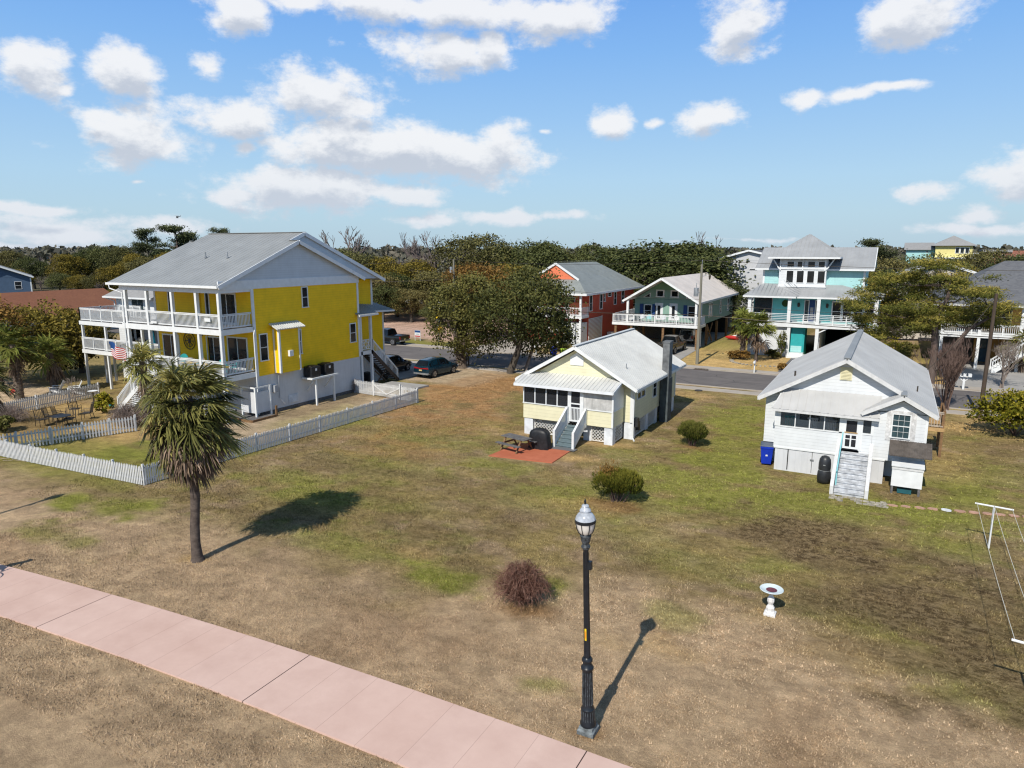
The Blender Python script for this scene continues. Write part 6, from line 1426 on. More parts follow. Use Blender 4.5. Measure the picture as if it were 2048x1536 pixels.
# ================================================================== street lamp
def street_lamp(x, y, label):
    t = thing('street_lamp', label, 'street lamp', (0, 0, 0), 'walkway street lamps')
    mb = MB(); mb.lathe([(.30, 0), (.30, .10), (.25, .13), (.24, .2)], n=4); mb.build('plinth', M['lamp_base'], t)
    mb = MB(); mb.lathe([(.19, .2), (.195, .26), (.165, .32), (.155, .6), (.165, .64), (.14, .68), (.125, .75), (.11, 1.25), (.115, 1.3)], n=24); b = mb.build('fluted_base', M['lamp_black'], t, True)
    mb = MB()
    for i in range(16):
        a = 2*pi*i/16; mb.bar((.155*cos(a), .155*sin(a), .34), (.15*cos(a), .15*sin(a), .6), .022, .022); mb.bar((.127*cos(a), .127*sin(a), .76), (.112*cos(a), .112*sin(a), 1.62), .016, .016)
    mb.build('flutes', M['lamp_worn'], b)
    mb = MB(); mb.lathe([(.115, 1.26), (.105, 1.62), (.15, 1.68), (.155, 1.74), (.11, 1.8), (.10, 1.86), (.13, 1.9), (.13, 1.95), (.09, 2.0)], n=24); mb.build('collar', M['lamp_black'], t, True)
    mb = MB(); mb.lathe([(.076, 1.98), (.060, 4.7), (.072, 4.72), (.072, 4.78)], n=18); p = mb.build('pole', M['lamp_black'], t, True)
    mb = MB()
    for i in range(10):
        a = 2*pi*i/10; mb.bar((.074*cos(a), .074*sin(a), 2.02), (.060*cos(a), .060*sin(a), 4.66), .012, .012)
    mb.build('pole_flutes', M['lamp_black'], p)
    mb = MB(); mb.box(-.022, .022, -.085, -.06, 2.46, 2.76); st = mb.build('sticker', M['yellow'], t); MB().box(-.012, .012, -.088, -.086, 2.52, 2.70).build('sticker_mark', M['orange'], st)
    mb = MB(); mb.box(.06, .14, -.05, .05, 4.25, 4.45); mb.build('photocell_box', M['lamp_black'], t)
    mb = MB(); mb.lathe([(.08, 4.74), (.11, 4.8), (.075, 4.86), (.10, 4.92), (.12, 5.02), (.135, 5.07), (.12, 5.1)], n=20); mb.build('lantern_neck', M['lamp_worn'], t, True)
    mb = MB(); mb.lathe([(.10, 5.1), (.16, 5.16), (.205, 5.28), (.225, 5.40)], n=28); mb.build('globe', M['globe'], t, True)
    mb = MB(); mb.lathe([(.235, 5.39), (.245, 5.40), (.245, 5.455), (.235, 5.465)], n=28); bd = mb.build('cage_band', M['lamp_black'], t)
    mb = MB()
    for i in range(8):
        a = 2*pi*i/8; mb.path([(.11*cos(a), .11*sin(a), 5.09), (.175*cos(a), .175*sin(a), 5.16), (.22*cos(a), .22*sin(a), 5.28), (.24*cos(a), .24*sin(a), 5.4)], .010, 5)
    mb.build('cage_ribs', M['lamp_black'], bd)
    mb = MB(); mb.lathe([(.235, 5.466), (.215, 5.54), (.17, 5.60), (.125, 5.635), (.12, 5.66), (.135, 5.67), (.12, 5.71), (.08, 5.75), (.075, 5.77), (.088, 5.78), (.07, 5.81), (.03, 5.83)], n=28); mb.build('dome', M['dome'], t, True)
    mb = MB(); mb.lathe([(.03, 5.82), (.022, 5.86), (.028, 5.89), (.006, 5.96)], n=12); mb.build('finial', M['lamp_black'], t)
    t.location = (x, y, -.01); return t
M['lamp_black'] = plain('black_green_enamel', (.012, .016, .022), .35, var=.25, scale=9)
M['lamp_worn'] = plain('worn_black_enamel', (.05, .06, .07), .55, var=.8, scale=14)
M['lamp_base'] = plain('weathered_grey_casting', (.15, .17, .18), .7, var=.5, scale=6, bump=.2)
M['globe'] = plain('frosted_globe', (.72, .70, .66), .25, var=.06)
M['dome'] = plain('clear_ribbed_dome', (.42, .45, .50), .12, var=.2, scale=8, spec=.8)
street_lamp(-5.6, 14.2, 'black street lamp with acorn globe and yellow sticker beside the pink walkway').rotation_euler = (.015, -.028, 0)   # it leans a little
street_lamp(-34.1, 11.9, 'black street lamp beyond the left edge, by the curve of the walkway')

# bird bath
t = thing('bird_bath', 'white pedestal bird bath with reddish puddle on a bare patch of lawn', 'bird bath', (-2.6, 22.17, 0))
mb = MB(); mb.box(-2.78, -2.42, 21.99, 22.35, -.03, .07); mb.build('plinth', M['bath_white'], t, bevel=.02)
mb = MB(); mb.lathe([(.16, .07), (.165, .1), (.13, .14), (.135, .24), (.10, .3), (.075, .34), (.085, .38), (.115, .46), (.11, .55), (.06, .64), (.055, .72), (.10, .76)], (-2.6, 22.17, 0), 8); mb.build('pedestal', M['bath_white'], t)
mb = MB(); mb.lathe([(.08, .75), (.22, .78), (.34, .84), (.365, .87), (.35, .885), (.30, .865), (.16, .83), (.01, .82)], (-2.6, 22.17, 0), 32); b = mb.build('bowl', M['bath_blue'], t, True)
mb = MB(); mb.lathe([(.01, .84), (.17, .842)], (-2.6, 22.17, 0), 24); mb.build('water', M['bath_water'], b)
# clothes line
def clothes_post(x, y, label):
    t = thing('clothesline_post', label, 'clothesline post', (x, y, 0), 'clothesline posts')
    mb = MB(); mb.tube((x, y, -.1), (x, y, 1.7), .035, n=10); mb.build('upright', M['white'], t)
    mb = MB(); mb.tube((x-.62, y+.1, 1.70), (x+.62, y-.1, 1.70), .035, n=10); mb.build('cross_bar', M['white'], t)
clothes_post(4.15, 31.65, 'white T-shaped clothesline post on the lawn right of the storage box')
clothes_post(4.05, 20.4, 'white T-shaped clothesline post at the lower right edge of the lawn')
for k, lab in ((-.56, 'thin pale clothesline rope on the left ends of the two posts'), (0, 'thin pale clothesline rope in the middle of the two posts'), (.56, 'thin pale clothesline rope on the right ends of the two posts')):
    mb = MB(); pts = []
    for i in range(13):
        f = i/12; pts.append((4.15+k-.1*f, 31.65-.16*k+(20.4-31.65)*f, 1.74-.12*4*f*(1-f)))
    mb.path(pts, .008, 5); tag(mb.build('clothesline', M['rope']), lab, 'clothesline', 'clothesline ropes')

# ================================================================== poles, wires, signs, mailboxes
def pole(x, y, h, mat, label, r0=.17, r1=.11, lean=(0, 0), name='utility_pole'):
    t = thing(name, label, 'utility pole', (x, y, 0)); mb = MB(); mb.tube((x, y, -.3), (x+lean[0], y+lean[1], h), r0, r1, 12); mb.build('shaft', M[mat], t, True); return t
P1 = (-17.18, 71.46)
p1 = pole(*P1, 10.1, 'wood_pole', 'pale weathered utility pole with transformer in front of the green house')
mb = MB(); mb.tube((P1[0]-.42, P1[1]-.1, 6.9), (P1[0]-.42, P1[1]-.1, 7.75), .24, n=14); mb.tube((P1[0]-.42, P1[1]-.1, 7.75), (P1[0]-.42, P1[1]-.1, 8.25), .03, n=6); mb.build('transformer', M['galv'], p1)
mb = MB(); mb.bar((P1[0]-.42, P1[1], 7.3), (P1[0], P1[1], 7.3), .05, .08); mb.build('bracket', M['galv'], p1)
mb = MB(); mb.path([(P1[0], P1[1], 8.9), (P1[0]+.5, P1[1]-.1, 9.0), (P1[0]+.8, P1[1]-.1, 9.0)], .03, 6); mb.build('lamp_arm', M['galv'], p1)
mb = MB(); mb.lathe([(.05, 8.6), (.09, 8.7), (.12, 9.0), (.05, 9.15)], (P1[0]+.85, P1[1]-.1, 0), 10); mb.build('lamp_head', M['iron'], p1)
mb = MB(); mb.tube((P1[0]+.02, P1[1], 10.1), (P1[0]+.02, P1[1], 10.55), .03, n=6); mb.build('insulator', M['galv'], p1)
P2 = (6.0, 57.4); pole(*P2, 8.6, 'wood_dark', 'dark brown utility pole at the kerb beside the round yellow-green bush', .15, .10, (.05, 0))
p3b, z3 = along(907, 74, 519); p3 = pole(p3b.x, 74, z3, 'wood_pole', 'grey utility pole rising behind the roadside oaks')
mb = MB(); mb.tube((p3b.x-.3, 73.9, z3-1.6), (p3b.x-.3, 73.9, z3-.9), .22, n=12); mb.build('transformer', M['galv'], p3)
p4b, z4 = along(1149, 79.0, 572); p4 = pole(p4b.x, 77.5, 7.2, 'wood_pole', 'thin pale pole with a small lamp arm in front of the coral house', .09, .06, name='light_pole')
mb = MB(); mb.path([(p4b.x, 77.5, 7.1), (p4b.x-.6, 77.3, 7.3), (p4b.x-1.0, 77.2, 7.15)], .03, 6); mb.build('lamp_arm', M['galv'], p4)
def wire(a, b, sag, r, label, n=16):
    a, b = Vector(a), Vector(b); mb = MB()
    mb.path([a+(b-a)*(i/n)-Vector((0, 0, sag*4*(i/n)*(1-i/n))) for i in range(n+1)], r, 5)
    tag(mb.build('power_line', M['iron']), label, 'wire', 'overhead wires along the street')
X3 = p3b.x
for (a, b, sg, r, lab) in (((P1[0], P1[1], 10.5), (X3, 74, z3), .5, .018, 'top overhead wire from the transformer pole to the pole behind the oaks'), ((P1[0], P1[1], 10.5), (28, 70, 10.2), .5, .018, 'top overhead wire running right from the transformer pole'),
        ((P1[0], P1[1], 6.6), (X3, 74, z3-2), .45, .016, 'middle overhead wire from the transformer pole towards the oaks'), ((P1[0], P1[1], 6.2), (28, 70, 6.0), .45, .016, 'middle overhead wire running right in front of the turquoise house'),
        ((P1[0], P1[1], 5.05), (X3, 74, 4.9), .3, .035, 'thick lower overhead cable from the transformer pole towards the oaks'), ((P1[0], P1[1], 5.05), (28, 70, 4.6), .5, .035, 'thick lower overhead cable crossing in front of the palm and turquoise porch'),
        ((X3, 74, z3), (-120, 82, 9.6), .8, .02, 'top overhead wire running left from the pole behind the oaks'), ((X3, 74, z3-2.4), (-120, 82, 6.4), .7, .03, 'lower overhead wire running left from the pole behind the oaks'),
        ((P2[0], P2[1], 8.2), (2.3, 52, 3.9), .25, .02, 'thin service wire dropping from the dark pole to the white cottage roof')): wire(a, b, sg, r, lab)
def mailbox(x, y, label, ornate=False, mat='white', h=1.1):
    t = thing('mailbox', label, 'mailbox', (x, y, 0), 'kerbside mailboxes'); w = .05 if not ornate else .08
    MB().box(x-w, x+w, y-w, y+w, -.1, h-.15).build('post', M[mat], t)
    mb = MB(); n = 8; prof = [(.1*cos(pi*i/n), .12+.1*sin(pi*i/n)) for i in range(n+1)]+[(-.1, 0), (.1, 0)]
    mb.ext([(x+a, y-.3, h-.15+z) for a, z in prof], (0, .5, 0)); mb.build('box', M[mat], t)
    MB().box(x+.1, x+.12, y-.1, y-.06, h, h+.12).build('signal_flag', M['red'] if not ornate else M[mat], t)
    if ornate:
        mb = MB(); mb.box(x-.5, x+.5, y-.06, y+.06, h-.22, h-.15); mb.bar((x, y, h-.6), (x-.45, y, h-.2), .05, .06); mb.bar((x, y, h-.6), (x+.45, y, h-.2), .05, .06); mb.build('bracket', M[mat], t)
        [MB().box(x+q, x+q+.25, y-.3, y+.2, h-.15, h+.08).build('side_box', M[mat], t) for q in (.25, -.5)]
mailbox(-11.08, 68.75, 'white mailbox on a post at the kerb in front of the palms'); mailbox(5.75, 68.6, 'white ornate double mailbox on a thick bracketed post', True, h=1.3)
mailbox(-34.3, 68.8, 'white mailbox on a post left of the blue and lime bins'); mailbox(-37.3, 59.5, 'dark mailbox on a post beneath the roadside oaks', mat='iron')
# solar crossing beacon
bx0, by0 = -48.83, 70.94
t = thing('crossing_beacon', 'solar powered crossing beacon pole with yellow lights and diamond sign', 'beacon', (bx0, by0, 0))
mb = MB(); mb.tube((bx0, by0, -.1), (bx0, by0, 4.6), .06, n=10); mb.build('pole', M['galv'], t)
mb = MB(); mb.obox((bx0, by0, 4.85), (.95, .06, .75), rot=Matrix.Rotation(radians(-30), 3, 'X')); sp_ = mb.build('solar_panel', M['solar'], t)
mb = MB(); R_ = Matrix.Rotation(radians(-30), 3, 'X')
for c_, sz in (((-.5, 0, 0), (.05, .08, .85)), ((.5, 0, 0), (.05, .08, .85)), ((0, 0, .4), (1.05, .08, .05)), ((0, 0, -.4), (1.05, .08, .05))): mb.obox(Vector((bx0, by0, 4.85))+R_ @ Vector(c_), sz, rot=R_)
mb.build('panel_frame', M['white'], sp_)
MB().box(bx0-.02, bx0+.4, by0-.25, by0+.0, 3.75, 4.15).build('signal_light', M['yellow'], t); mb = MB(); mb.lathe([(.2, 3.25), (.25, 3.4), (.2, 3.6)], (bx0+.05, by0-.1, 0), 12); mb.build('beacon_light', M['yellow'], t)
mb = MB(); mb.obox((bx0+.32, by0-.12, 2.0), (.75, .03, .75), rot=Matrix.Rotation(radians(45), 3, 'Y')); mb.build('diamond_sign', M['yellow_sign'], t)
MB().box(bx0-.1, bx0+.2, by0-.15, by0+.1, 2.9, 3.2).build('control_box', M['white'], t)
# yard sign
sx, sy = -53.6, 73.2
t = thing('yard_sign', 'small white yard sign with a blue heading and red foot behind the black pickup', 'sign', (sx, sy, 0))
MB().box(sx-.45, sx+.45, sy-.02, sy+.02, .45, 1.35).build('board', M['white'], t); b = MB().box(sx-.43, sx+.43, sy-.03, sy-.02, 1.05, 1.32).build('heading_band', M['navy'], t); MB().box(sx-.4, sx+.4, sy-.03, sy-.02, .5, .66).build('foot_band', M['red'], t); MB().box(sx-.3, sx+.3, sy-.03, sy-.021, .78, .92).build('text_bar', M['grey_plastic'], t)
for x in (-.4, .4): MB().box(sx+x-.03, sx+x+.03, sy-.03, sy+.03, -.1, .45).build('leg', M['white'], t)

# ================================================================== vehicles
def vehicle(label, paint, loc, rotz, kind='suv', group=None, name='parked_car', plate=True):
    t = thing(name, label, 'car' if kind != 'pickup' else 'pickup truck', (0, 0, 0), group)
    if kind == 'suv':
        S = [(-2.30, .48, .92, .94, .74, .74), (-2.22, .36, 1.04, 1.08, .88, .80), (-1.78, .26, 1.07, 1.56, .92, .62), (-.6, .24, 1.04, 1.68, .93, .66), (.35, .24, 1.01, 1.62, .93, .64), (1.2, .24, .98, 1.01, .93, .86), (1.95, .28, .88, .91, .90, .80), (2.25, .38, .72, .75, .80, .70), (2.33, .45, .62, .64, .66, .6)]
        wh = (-1.42, 1.42); R_ = .36; gl = (1, 2, 3, 4, 5)
    elif kind == 'jeep':
        S = [(-2.05, .5, 1.05, 1.08, .82, .8), (-2.0, .45, 1.1, 1.78, .86, .74), (-.6, .4, 1.08, 1.86, .88, .76), (.55, .4, 1.06, 1.84, .88, .74), (.95, .4, 1.06, 1.10, .86, .78), (1.9, .45, 1.0, 1.03, .80, .74), (2.0, .55, .8, .83, .76, .7)]
        wh = (-1.3, 1.3); R_ = .40; gl = (0, 1, 2, 3, 4)
    else:
        S = [(-2.92, .62, 1.08, 1.10, .90, .90), (-2.86, .52, 1.12, 1.14, .97, .93), (-1.05, .42, 1.14, 1.16, .99, .95), (-.98, .42, 1.14, 1.18, .99, .92), (-.82, .42, 1.14, 1.86, .99, .70), (.1, .42, 1.12, 1.92, .99, .72), (.75, .42, 1.12, 1.86, .99, .70), (1.45, .42, 1.12, 1.16, .98, .90), (2.7, .45, 1.05, 1.08, .94, .86), (2.9, .55, .9, .93, .88, .8)]
        wh = (-1.75, 1.9); R_ = .42; gl = (3, 4, 5, 6, 7)
    def ringpts(s_):
        y, zb, zl, zt, wl, wt = s_
        zm = zb+(zl-zb)*.55
        half = [(wl*.90, zb), (wl*.985, zb+(zl-zb)*.25), (wl, zm), (wl*.965, zl), (wt, zt), (wt*.6, zt+.035 if zt-zl > .2 else zt+.015), (0, zt+.045 if zt-zl > .2 else zt+.02)]
        return [(x, y, z) for x, z in half]+[(-x, y, z) for x, z in half[-2::-1]]
    mb = MB(); vs = []; fs = []; n = 13
    for s_ in S: vs += ringpts(s_)
    for i in range(len(S)-1):
        for k in range(n): fs.append((i*n+k, i*n+(k+1) % n, (i+1)*n+(k+1) % n, (i+1)*n+k))
    fs += [tuple(range(n))[::-1], tuple(range((len(S)-1)*n, len(S)*n))]
    mb.add(vs, fs); body = mb.build('body', M[paint], t, True)
    def side(i, k0, k1, f0, f1, sgn):
        A, B = ringpts(S[i]), ringpts(S[i+1])
        def pt(Rg, f): p, q = Vector(Rg[3]), Vector(Rg[4]); return p+(q-p)*f
        return A, B, pt
    # side windows between belt and roof
    for sgn in (1, -1):
        for j, (i, i2, lo, hi, c0, c1) in enumerate([(gl[1], gl[2], .10, .86, .12, .94), (gl[2], gl[3], .10, .86, .06, .94)]+([(gl[0], gl[1], .12, .8, .55, .97)] if kind == 'suv' else [])+([(gl[3], gl[4], .1, .8, .02, .45)] if kind != 'jeep' else [])):
            A, B = ringpts(S[i]), ringpts(S[i2])
            def pt(u, f):
                p = Vector(A[3]).lerp(Vector(B[3]), u); q = Vector(A[4]).lerp(Vector(B[4]), u); r_ = p.lerp(q, f); r_.x = (r_.x+.012)*sgn; return r_
            f1 = hi
            mb = MB(); q4 = [pt(c0, lo), pt(c1, lo), pt(c1, f1), pt(c0, f1)]
            mb.ext(q4, (-.02*sgn, 0, 0)); mb.build('window', M['carglass'], body)
    for a, b, nm in ((gl[0], gl[1], 'rear_window'), (gl[4], gl[3], 'windscreen')):
        A, B = S[a], S[b]
        def pt2(u, w): y = A[0]+(B[0]-A[0])*u; z = A[3]+(B[3]-A[3])*u; wd = A[5]+(B[5]-A[5])*u; return Vector((w*wd*.88, y, z))
        o = Vector((0, (-1 if a < b else 1)*.03, .035))
        mb = MB(); mb.ext([pt2(.10, -1)+o, pt2(.10, 1)+o, pt2(.9, 1)+o, pt2(.9, -1)+o], -o*.9); mb.build(nm, M['carglass'], body)
    wmax = max(s_[4] for s_ in S)
    for y in wh:
        for sgn in (1, -1):
            x = sgn*(wmax-.10)
            mb = MB(); mb.path([(x-.11, y, R_), (x+.11, y, R_)], R_, 22); ty = mb.build('wheel', M['tyre'], t, True)
            mb = MB(); xo = x+sgn*.112; mb.path([(xo-.01, y, R_), (xo+.004, y, R_)], R_*.66, 18)
            mb.build('rim', M['rim'], ty)
            mb = MB()
            for k in range(5):
                a_ = 2*pi*k/5; mb.bar((xo+sgn*.006, y+.05*cos(a_+.6), R_+.05*sin(a_+.6)), (xo+sgn*.006, y+R_*.6*cos(a_+.6), R_+R_*.6*sin(a_+.6)), .012, R_*.16)
            mb.build('hub_gap', M['tyre'], ty)
            mb = MB(); pts = [(x+sgn*.085, y+(R_+.07)*cos(pi*i/14), R_+(R_+.07)*sin(pi*i/14)) for i in range(15)]
            mb.ext(pts, (sgn*.022, 0, 0)); mb.build('wheel_arch', M['tyre'], body)
    ty0 = S[0][0]
    if kind == 'suv':
        mb = MB()
        for sgn in (1, -1): mb.add([(sgn*.86, ty0+.02, .86), (sgn*.28, ty0-.035, .88), (sgn*.28, ty0-.035, .96), (sgn*.80, ty0+.04, 1.02)], [(0, 1, 2, 3)])
        mb.box(-.8, .8, ty0-.03, ty0+.1, .875, .945); mb.build('tail_lamp', M['lamp_red'], body)
        mb = MB(); mb.box(-.84, .84, ty0-.06, ty0+.2, .36, .5); mb.build('rear_bumper', M['galv'], body)
    else:
        for sgn in (1, -1):
            mb = MB(); x = sgn*(S[1][4]-.10); mb.box(x-.08, x+.08, ty0-.02, ty0+.15, .78, 1.08); mb.build('tail_lamp', M['lamp_red'], body)
        mb = MB(); mb.box(-.92, .92, ty0-.14, ty0+.1, .5, .66); mb.build('rear_bumper', M['rim'], body)
    if plate: MB().box(-.16, .16, ty0-(.075 if kind == 'suv' else .035), ty0+.02, .68, .80).build('plate', M['plate'], body)
    if kind == 'pickup':
        mb = MB(); mb.box(-.82, .82, -2.78, -1.1, 1.12, 1.165); mb.build('bed_floor', M['tyre'], body)
        mb = MB(); mb.box(-.95, .95, ty0-.01, ty0+.06, 1.08, 1.2); mb.box(-.98, -.86, -2.86, -1.0, 1.1, 1.2); mb.box(.86, .98, -2.86, -1.0, 1.1, 1.2); mb.build('bed_rail', M[paint], body)
    if kind == 'jeep':
        mb = MB(); mb.path([(.1, ty0-.02, 1.0), (.1, ty0-.2, 1.0)], .38, 18); mb.build('spare_wheel', M['tyre'], body)
    for sgn in (1, -1):
        mb = MB(); x = sgn*.64; mb.box(x-.16, x+.16, S[-2][0]-.1, S[-1][0]+.012, .62, .74); mb.build('headlamp', M['lamp_clear'], body)
        mb = MB(); k = gl[3]; mb.box(sgn*1.0-.09 if sgn > 0 else -1.08, sgn*1.0+.08 if sgn > 0 else -.91, S[k][0]+.45, S[k][0]+.62, 1.02, 1.16); mb.build('door_mirror', M[paint], body)
        for yy in (S[gl[2]][0], S[gl[2]][0]+.95):
            mb = MB(); mb.box(sgn*(wmax+.002)-.006, sgn*(wmax+.002)+.006, yy-.06, yy+.1, .86, .89); mb.build('door_handle', M[paint], body)
    t.location = loc; t.rotation_euler = (0, 0, rotz); return t
vehicle('dark teal crossover car parked on the sandy drive left of the oaks', 'car_teal', (-37.15, 53.6, .0), radians(-4), 'suv', 'parked cars')
vehicle('black car parked behind the white entry stairs of the yellow house', 'car_black', (-41.7, 52.6, .0), radians(2), 'suv', 'parked cars')
vehicle('black pickup truck parked on the far side of the road beside the yard sign', 'car_black', (-55.3, 69.0, .0), radians(88), 'pickup', 'parked cars', 'parked_pickup')
vehicle('bronze grey pickup truck parked nose-in under the green house', 'car_brown', (-21.9, 78.7, .03), radians(-2), 'pickup', 'parked cars', 'parked_pickup')
vehicle('silver off-road car parked under the green house ahead of the pickup', 'car_silver', (-22.1, 87.6, .04), radians(0), 'jeep', 'parked cars')
vehicle('pale grey car in the shaded garage of the turquoise house', 'car_white', (-4.3, 86.2, .0), radians(180), 'suv', 'parked cars', plate=False)

# ================================================================== back-yard furniture left
def adirondack(x, y, rz, label):
    t = thing('adirondack_chair', label, 'chair', (0, 0, 0), 'white adirondack chairs')
    mb = MB()
    for i in range(7):
        a = -.24+i*.08; hh = 1.0-abs(i-3)*.05; mb.bar((a, .18, .3), (a*1.15, .5, hh), .07, .02)
    mb.build('backrest', M['white'], t)
    mb = MB()
    for i in range(6): mb.bar((-.27, -.3+i*.1, .40-i*.02), (.27, -.3+i*.1, .40-i*.02), .09, .02)
    mb.build('seat', M['white'], t)
    for s in (-1, 1):
        mb = MB(); mb.bar((s*.29, -.33, 0), (s*.29, -.33, .55), .09, .03); mb.build('front_leg', M['white'], t)
        mb = MB(); mb.bar((s*.25, -.35, .36), (s*.25, .6, .02), .03, .12); mb.build('rear_leg', M['white'], t)
        mb = MB(); mb.box(s*.34-.06, s*.34+.06, -.4, .42, .55, .575); mb.build('armrest', M['white'], t)
    t.location = (x, y, 0); t.rotation_euler = (0, 0, rz); t.scale = (1.15,)*3
adirondack(-59.0, 31.3, radians(-50), 'white adirondack chair nearer the palm trunks in the sandy yard'); adirondack(-57.6, 31.9, radians(-35), 'white adirondack chair nearer the white decked house')
def iron_chair(x, y, rz, label):
    t = thing('patio_chair', label, 'chair', (0, 0, 0), 'dark iron patio chairs')
    mb = MB()
    for i in range(7): mb.bar((-.24+i*.08, .22, .42), (-.24+i*.08, .34, .95), .02, .015)
    mb.path([(-.27, .22, .42), (-.27, .35, .98), (.27, .35, .98), (.27, .22, .42)], .018, 5); mb.build('backrest', M['iron'], t)
    MB().box(-.27, .27, -.25, .25, .40, .43).build('seat', M['iron'], t)
    for s in (-1, 1):
        mb = MB(); mb.path([(s*.27, -.28, 0), (s*.26, -.24, .62), (s*.27, .28, .62)], .018, 5); mb.build('armrest', M['iron'], t)
        mb = MB(); mb.path([(s*.26, .22, .42), (s*.27, .3, 0)], .018, 5); mb.build('rear_leg', M['iron'], t)
    t.location = (x, y, 0); t.rotation_euler = (0, 0, rz); t.scale = (1.12,)*3
for (px, py, rz, lab) in ((86, 852, 60, 'dark iron patio chair at the left end of the table group'), (103, 846, 100, 'dark iron patio chair second from the left behind the table'), (120, 842, 150, 'dark iron patio chair at the back of the table group'), (140, 850, 10, 'dark iron patio chair with its solid back towards the walkway'), (152, 830, 190, 'dark iron patio chair at the far side near the fence'), (176, 838, -75, 'dark iron patio chair standing apart at the right of the group')):
    p = at(px, py); iron_chair(p.x, p.y, radians(rz+28), lab)
p = at(125, 852); t = thing('patio_table', 'round dark iron table among the patio chairs', 'table', (p.x, p.y, 0))
mb = MB(); mb.lathe([(.55, .68), (.57, .7), (.55, .72)], (p.x, p.y, 0), 20); mb.build('table_top', M['cover_grey'], t)
for a in range(4):
    mb = MB(); mb.tube((p.x+.4*cos(a*pi/2), p.y+.4*sin(a*pi/2), 0), (p.x+.25*cos(a*pi/2), p.y+.25*sin(a*pi/2), .69), .02); mb.build('leg', M['iron'], t)
p = at(188, 805); t = thing('garden_bath', 'white bowl on a dark stand beside the shaded picket fence', 'bird bath', (p.x, p.y, 0))
mb = MB(); mb.lathe([(.06, .8), (.3, .86), (.36, .92), (.3, .93), (.05, .88)], (p.x, p.y, 0), 18); mb.build('bowl', M['white'], t); mb = MB(); mb.lathe([(.2, 0), (.06, .1), (.05, .8)], (p.x, p.y, 0), 10); mb.build('stand', M['iron'], t)
p = at(30, 797); t = thing('garden_barrow', 'red and yellow toy barrow by the palm trunk', 'toy', (p.x, p.y, 0))
mb = MB(); mb.path([(p.x-.4, p.y, .35), (p.x-.1, p.y, .6), (p.x+.4, p.y, .62), (p.x+.7, p.y, .35)], [.1, .16, .16, .08], 8); mb.build('tub', M['red'], t); mb = MB(); mb.ball((p.x-.5, p.y, .62), .13); mb.build('ball_knob', M['yellow'], t); mb = MB(); mb.path([(p.x+.1, p.y-.05, .15), (p.x+.1, p.y+.05, .15)], .15, 12); mb.build('wheel', M['tyre'], t)
p = at(148, 788); t = thing('teal_pot', 'teal glazed pot in front of the white adirondack chairs', 'pot', (p.x, p.y, 0)); t.name = 'glazed_pot'
mb = MB(); mb.lathe([(.2, 0), (.34, .25), (.36, .45), (.32, .46), (.25, .3)], (p.x, p.y, 0), 18); mb.build('pot_body', M['umbrella'], t, True); mb = MB(); mb.lathe([(.01, .4), (.31, .41)], (p.x, p.y, 0), 14); mb.build('soil', M['soil'], t)
p = at(224, 815); t = thing('flower_pot', 'teal flower pot at the foot of the white front stairs', 'pot', (p.x, p.y, 0)); mb = MB(); mb.lathe([(.14, 0), (.2, .3), (.17, .31), (.14, .2)], (p.x, p.y, 0), 14); mb.build('pot_body', M['teal'], t, True); mb = MB(); mb.lathe([(.01, .26), (.16, .27)], (p.x, p.y, 0), 12); mb.build('soil', M['soil'], t)
# red and white kayak by the turquoise house
p = at(1475, 680); t = thing('kayak', 'red and white kayak lying on grass beside the green house', 'kayak', (p.x, p.y, 0))
mb = MB(); mb.path([(p.x-1.6, p.y, .35), (p.x-1.2, p.y, .3), (p.x, p.y, .28), (p.x+1.2, p.y, .3), (p.x+1.6, p.y, .35)], [.03, .22, .32, .22, .03], 10); mb.build('hull', M['red'], t, True); mb = MB(); mb.path([(p.x-1.1, p.y, .42), (p.x, p.y, .46), (p.x+1.1, p.y, .42)], [.05, .24, .05], 8); mb.build('deck', M['white'], t, True)
# flock-sized helicopter far off
p, z = along(361, 650, 434)
t = thing('helicopter', 'tiny dark helicopter flying low above the distant pines', 'helicopter', (p.x, p.y, z))
mb = MB(); mb.ball((p.x-.8, p.y, z), (2.4, 1.1, 1.25), 14, 9); mb.build('fuselage', M['cover_grey'], t, True)
mb = MB(); mb.path([(p.x+1, p.y, z+.3), (p.x+6, p.y, z+.7)], [.55, .2], 8); mb.ext([(p.x+5.6, p.y, z+.6), (p.x+6.6, p.y, z+2.1), (p.x+7.0, p.y, z+2.1), (p.x+6.4, p.y, z+.6)], (0, .1, 0)); mb.build('tail_boom', M['cover_grey'], t)
mb = MB(); mb.bar((p.x-5.5, p.y+.8, z+1.75), (p.x+4, p.y-.8, z+1.75), .35, .06); mb.bar((p.x-1.6, p.y-4.5, z+1.75), (p.x+.2, p.y+4.5, z+1.75), .35, .06); mb.tube((p.x-.7, p.y, z+1), (p.x-.7, p.y, z+1.8), .15); mb.build('main_rotor', M['iron'], t)
mb = MB(); mb.bar((p.x+6.6, p.y-.15, z+.6), (p.x+6.9, p.y-.15, z+2.8), .15, .05); mb.build('tail_rotor', M['iron'], t)
for s in (-1, 1):
    mb = MB(); mb.path([(p.x-2.6, p.y+s*.9, z-1.6), (p.x+1, p.y+s*.9, z-1.6)], .08, 6); mb.bar((p.x-1.8, p.y+s*.5, z-.8), (p.x-1.8, p.y+s*.9, z-1.6), .08, .08); mb.bar((p.x+.3, p.y+s*.5, z-.8), (p.x+.3, p.y+s*.9, z-1.6), .08, .08); mb.build('skid', M['iron'], t)
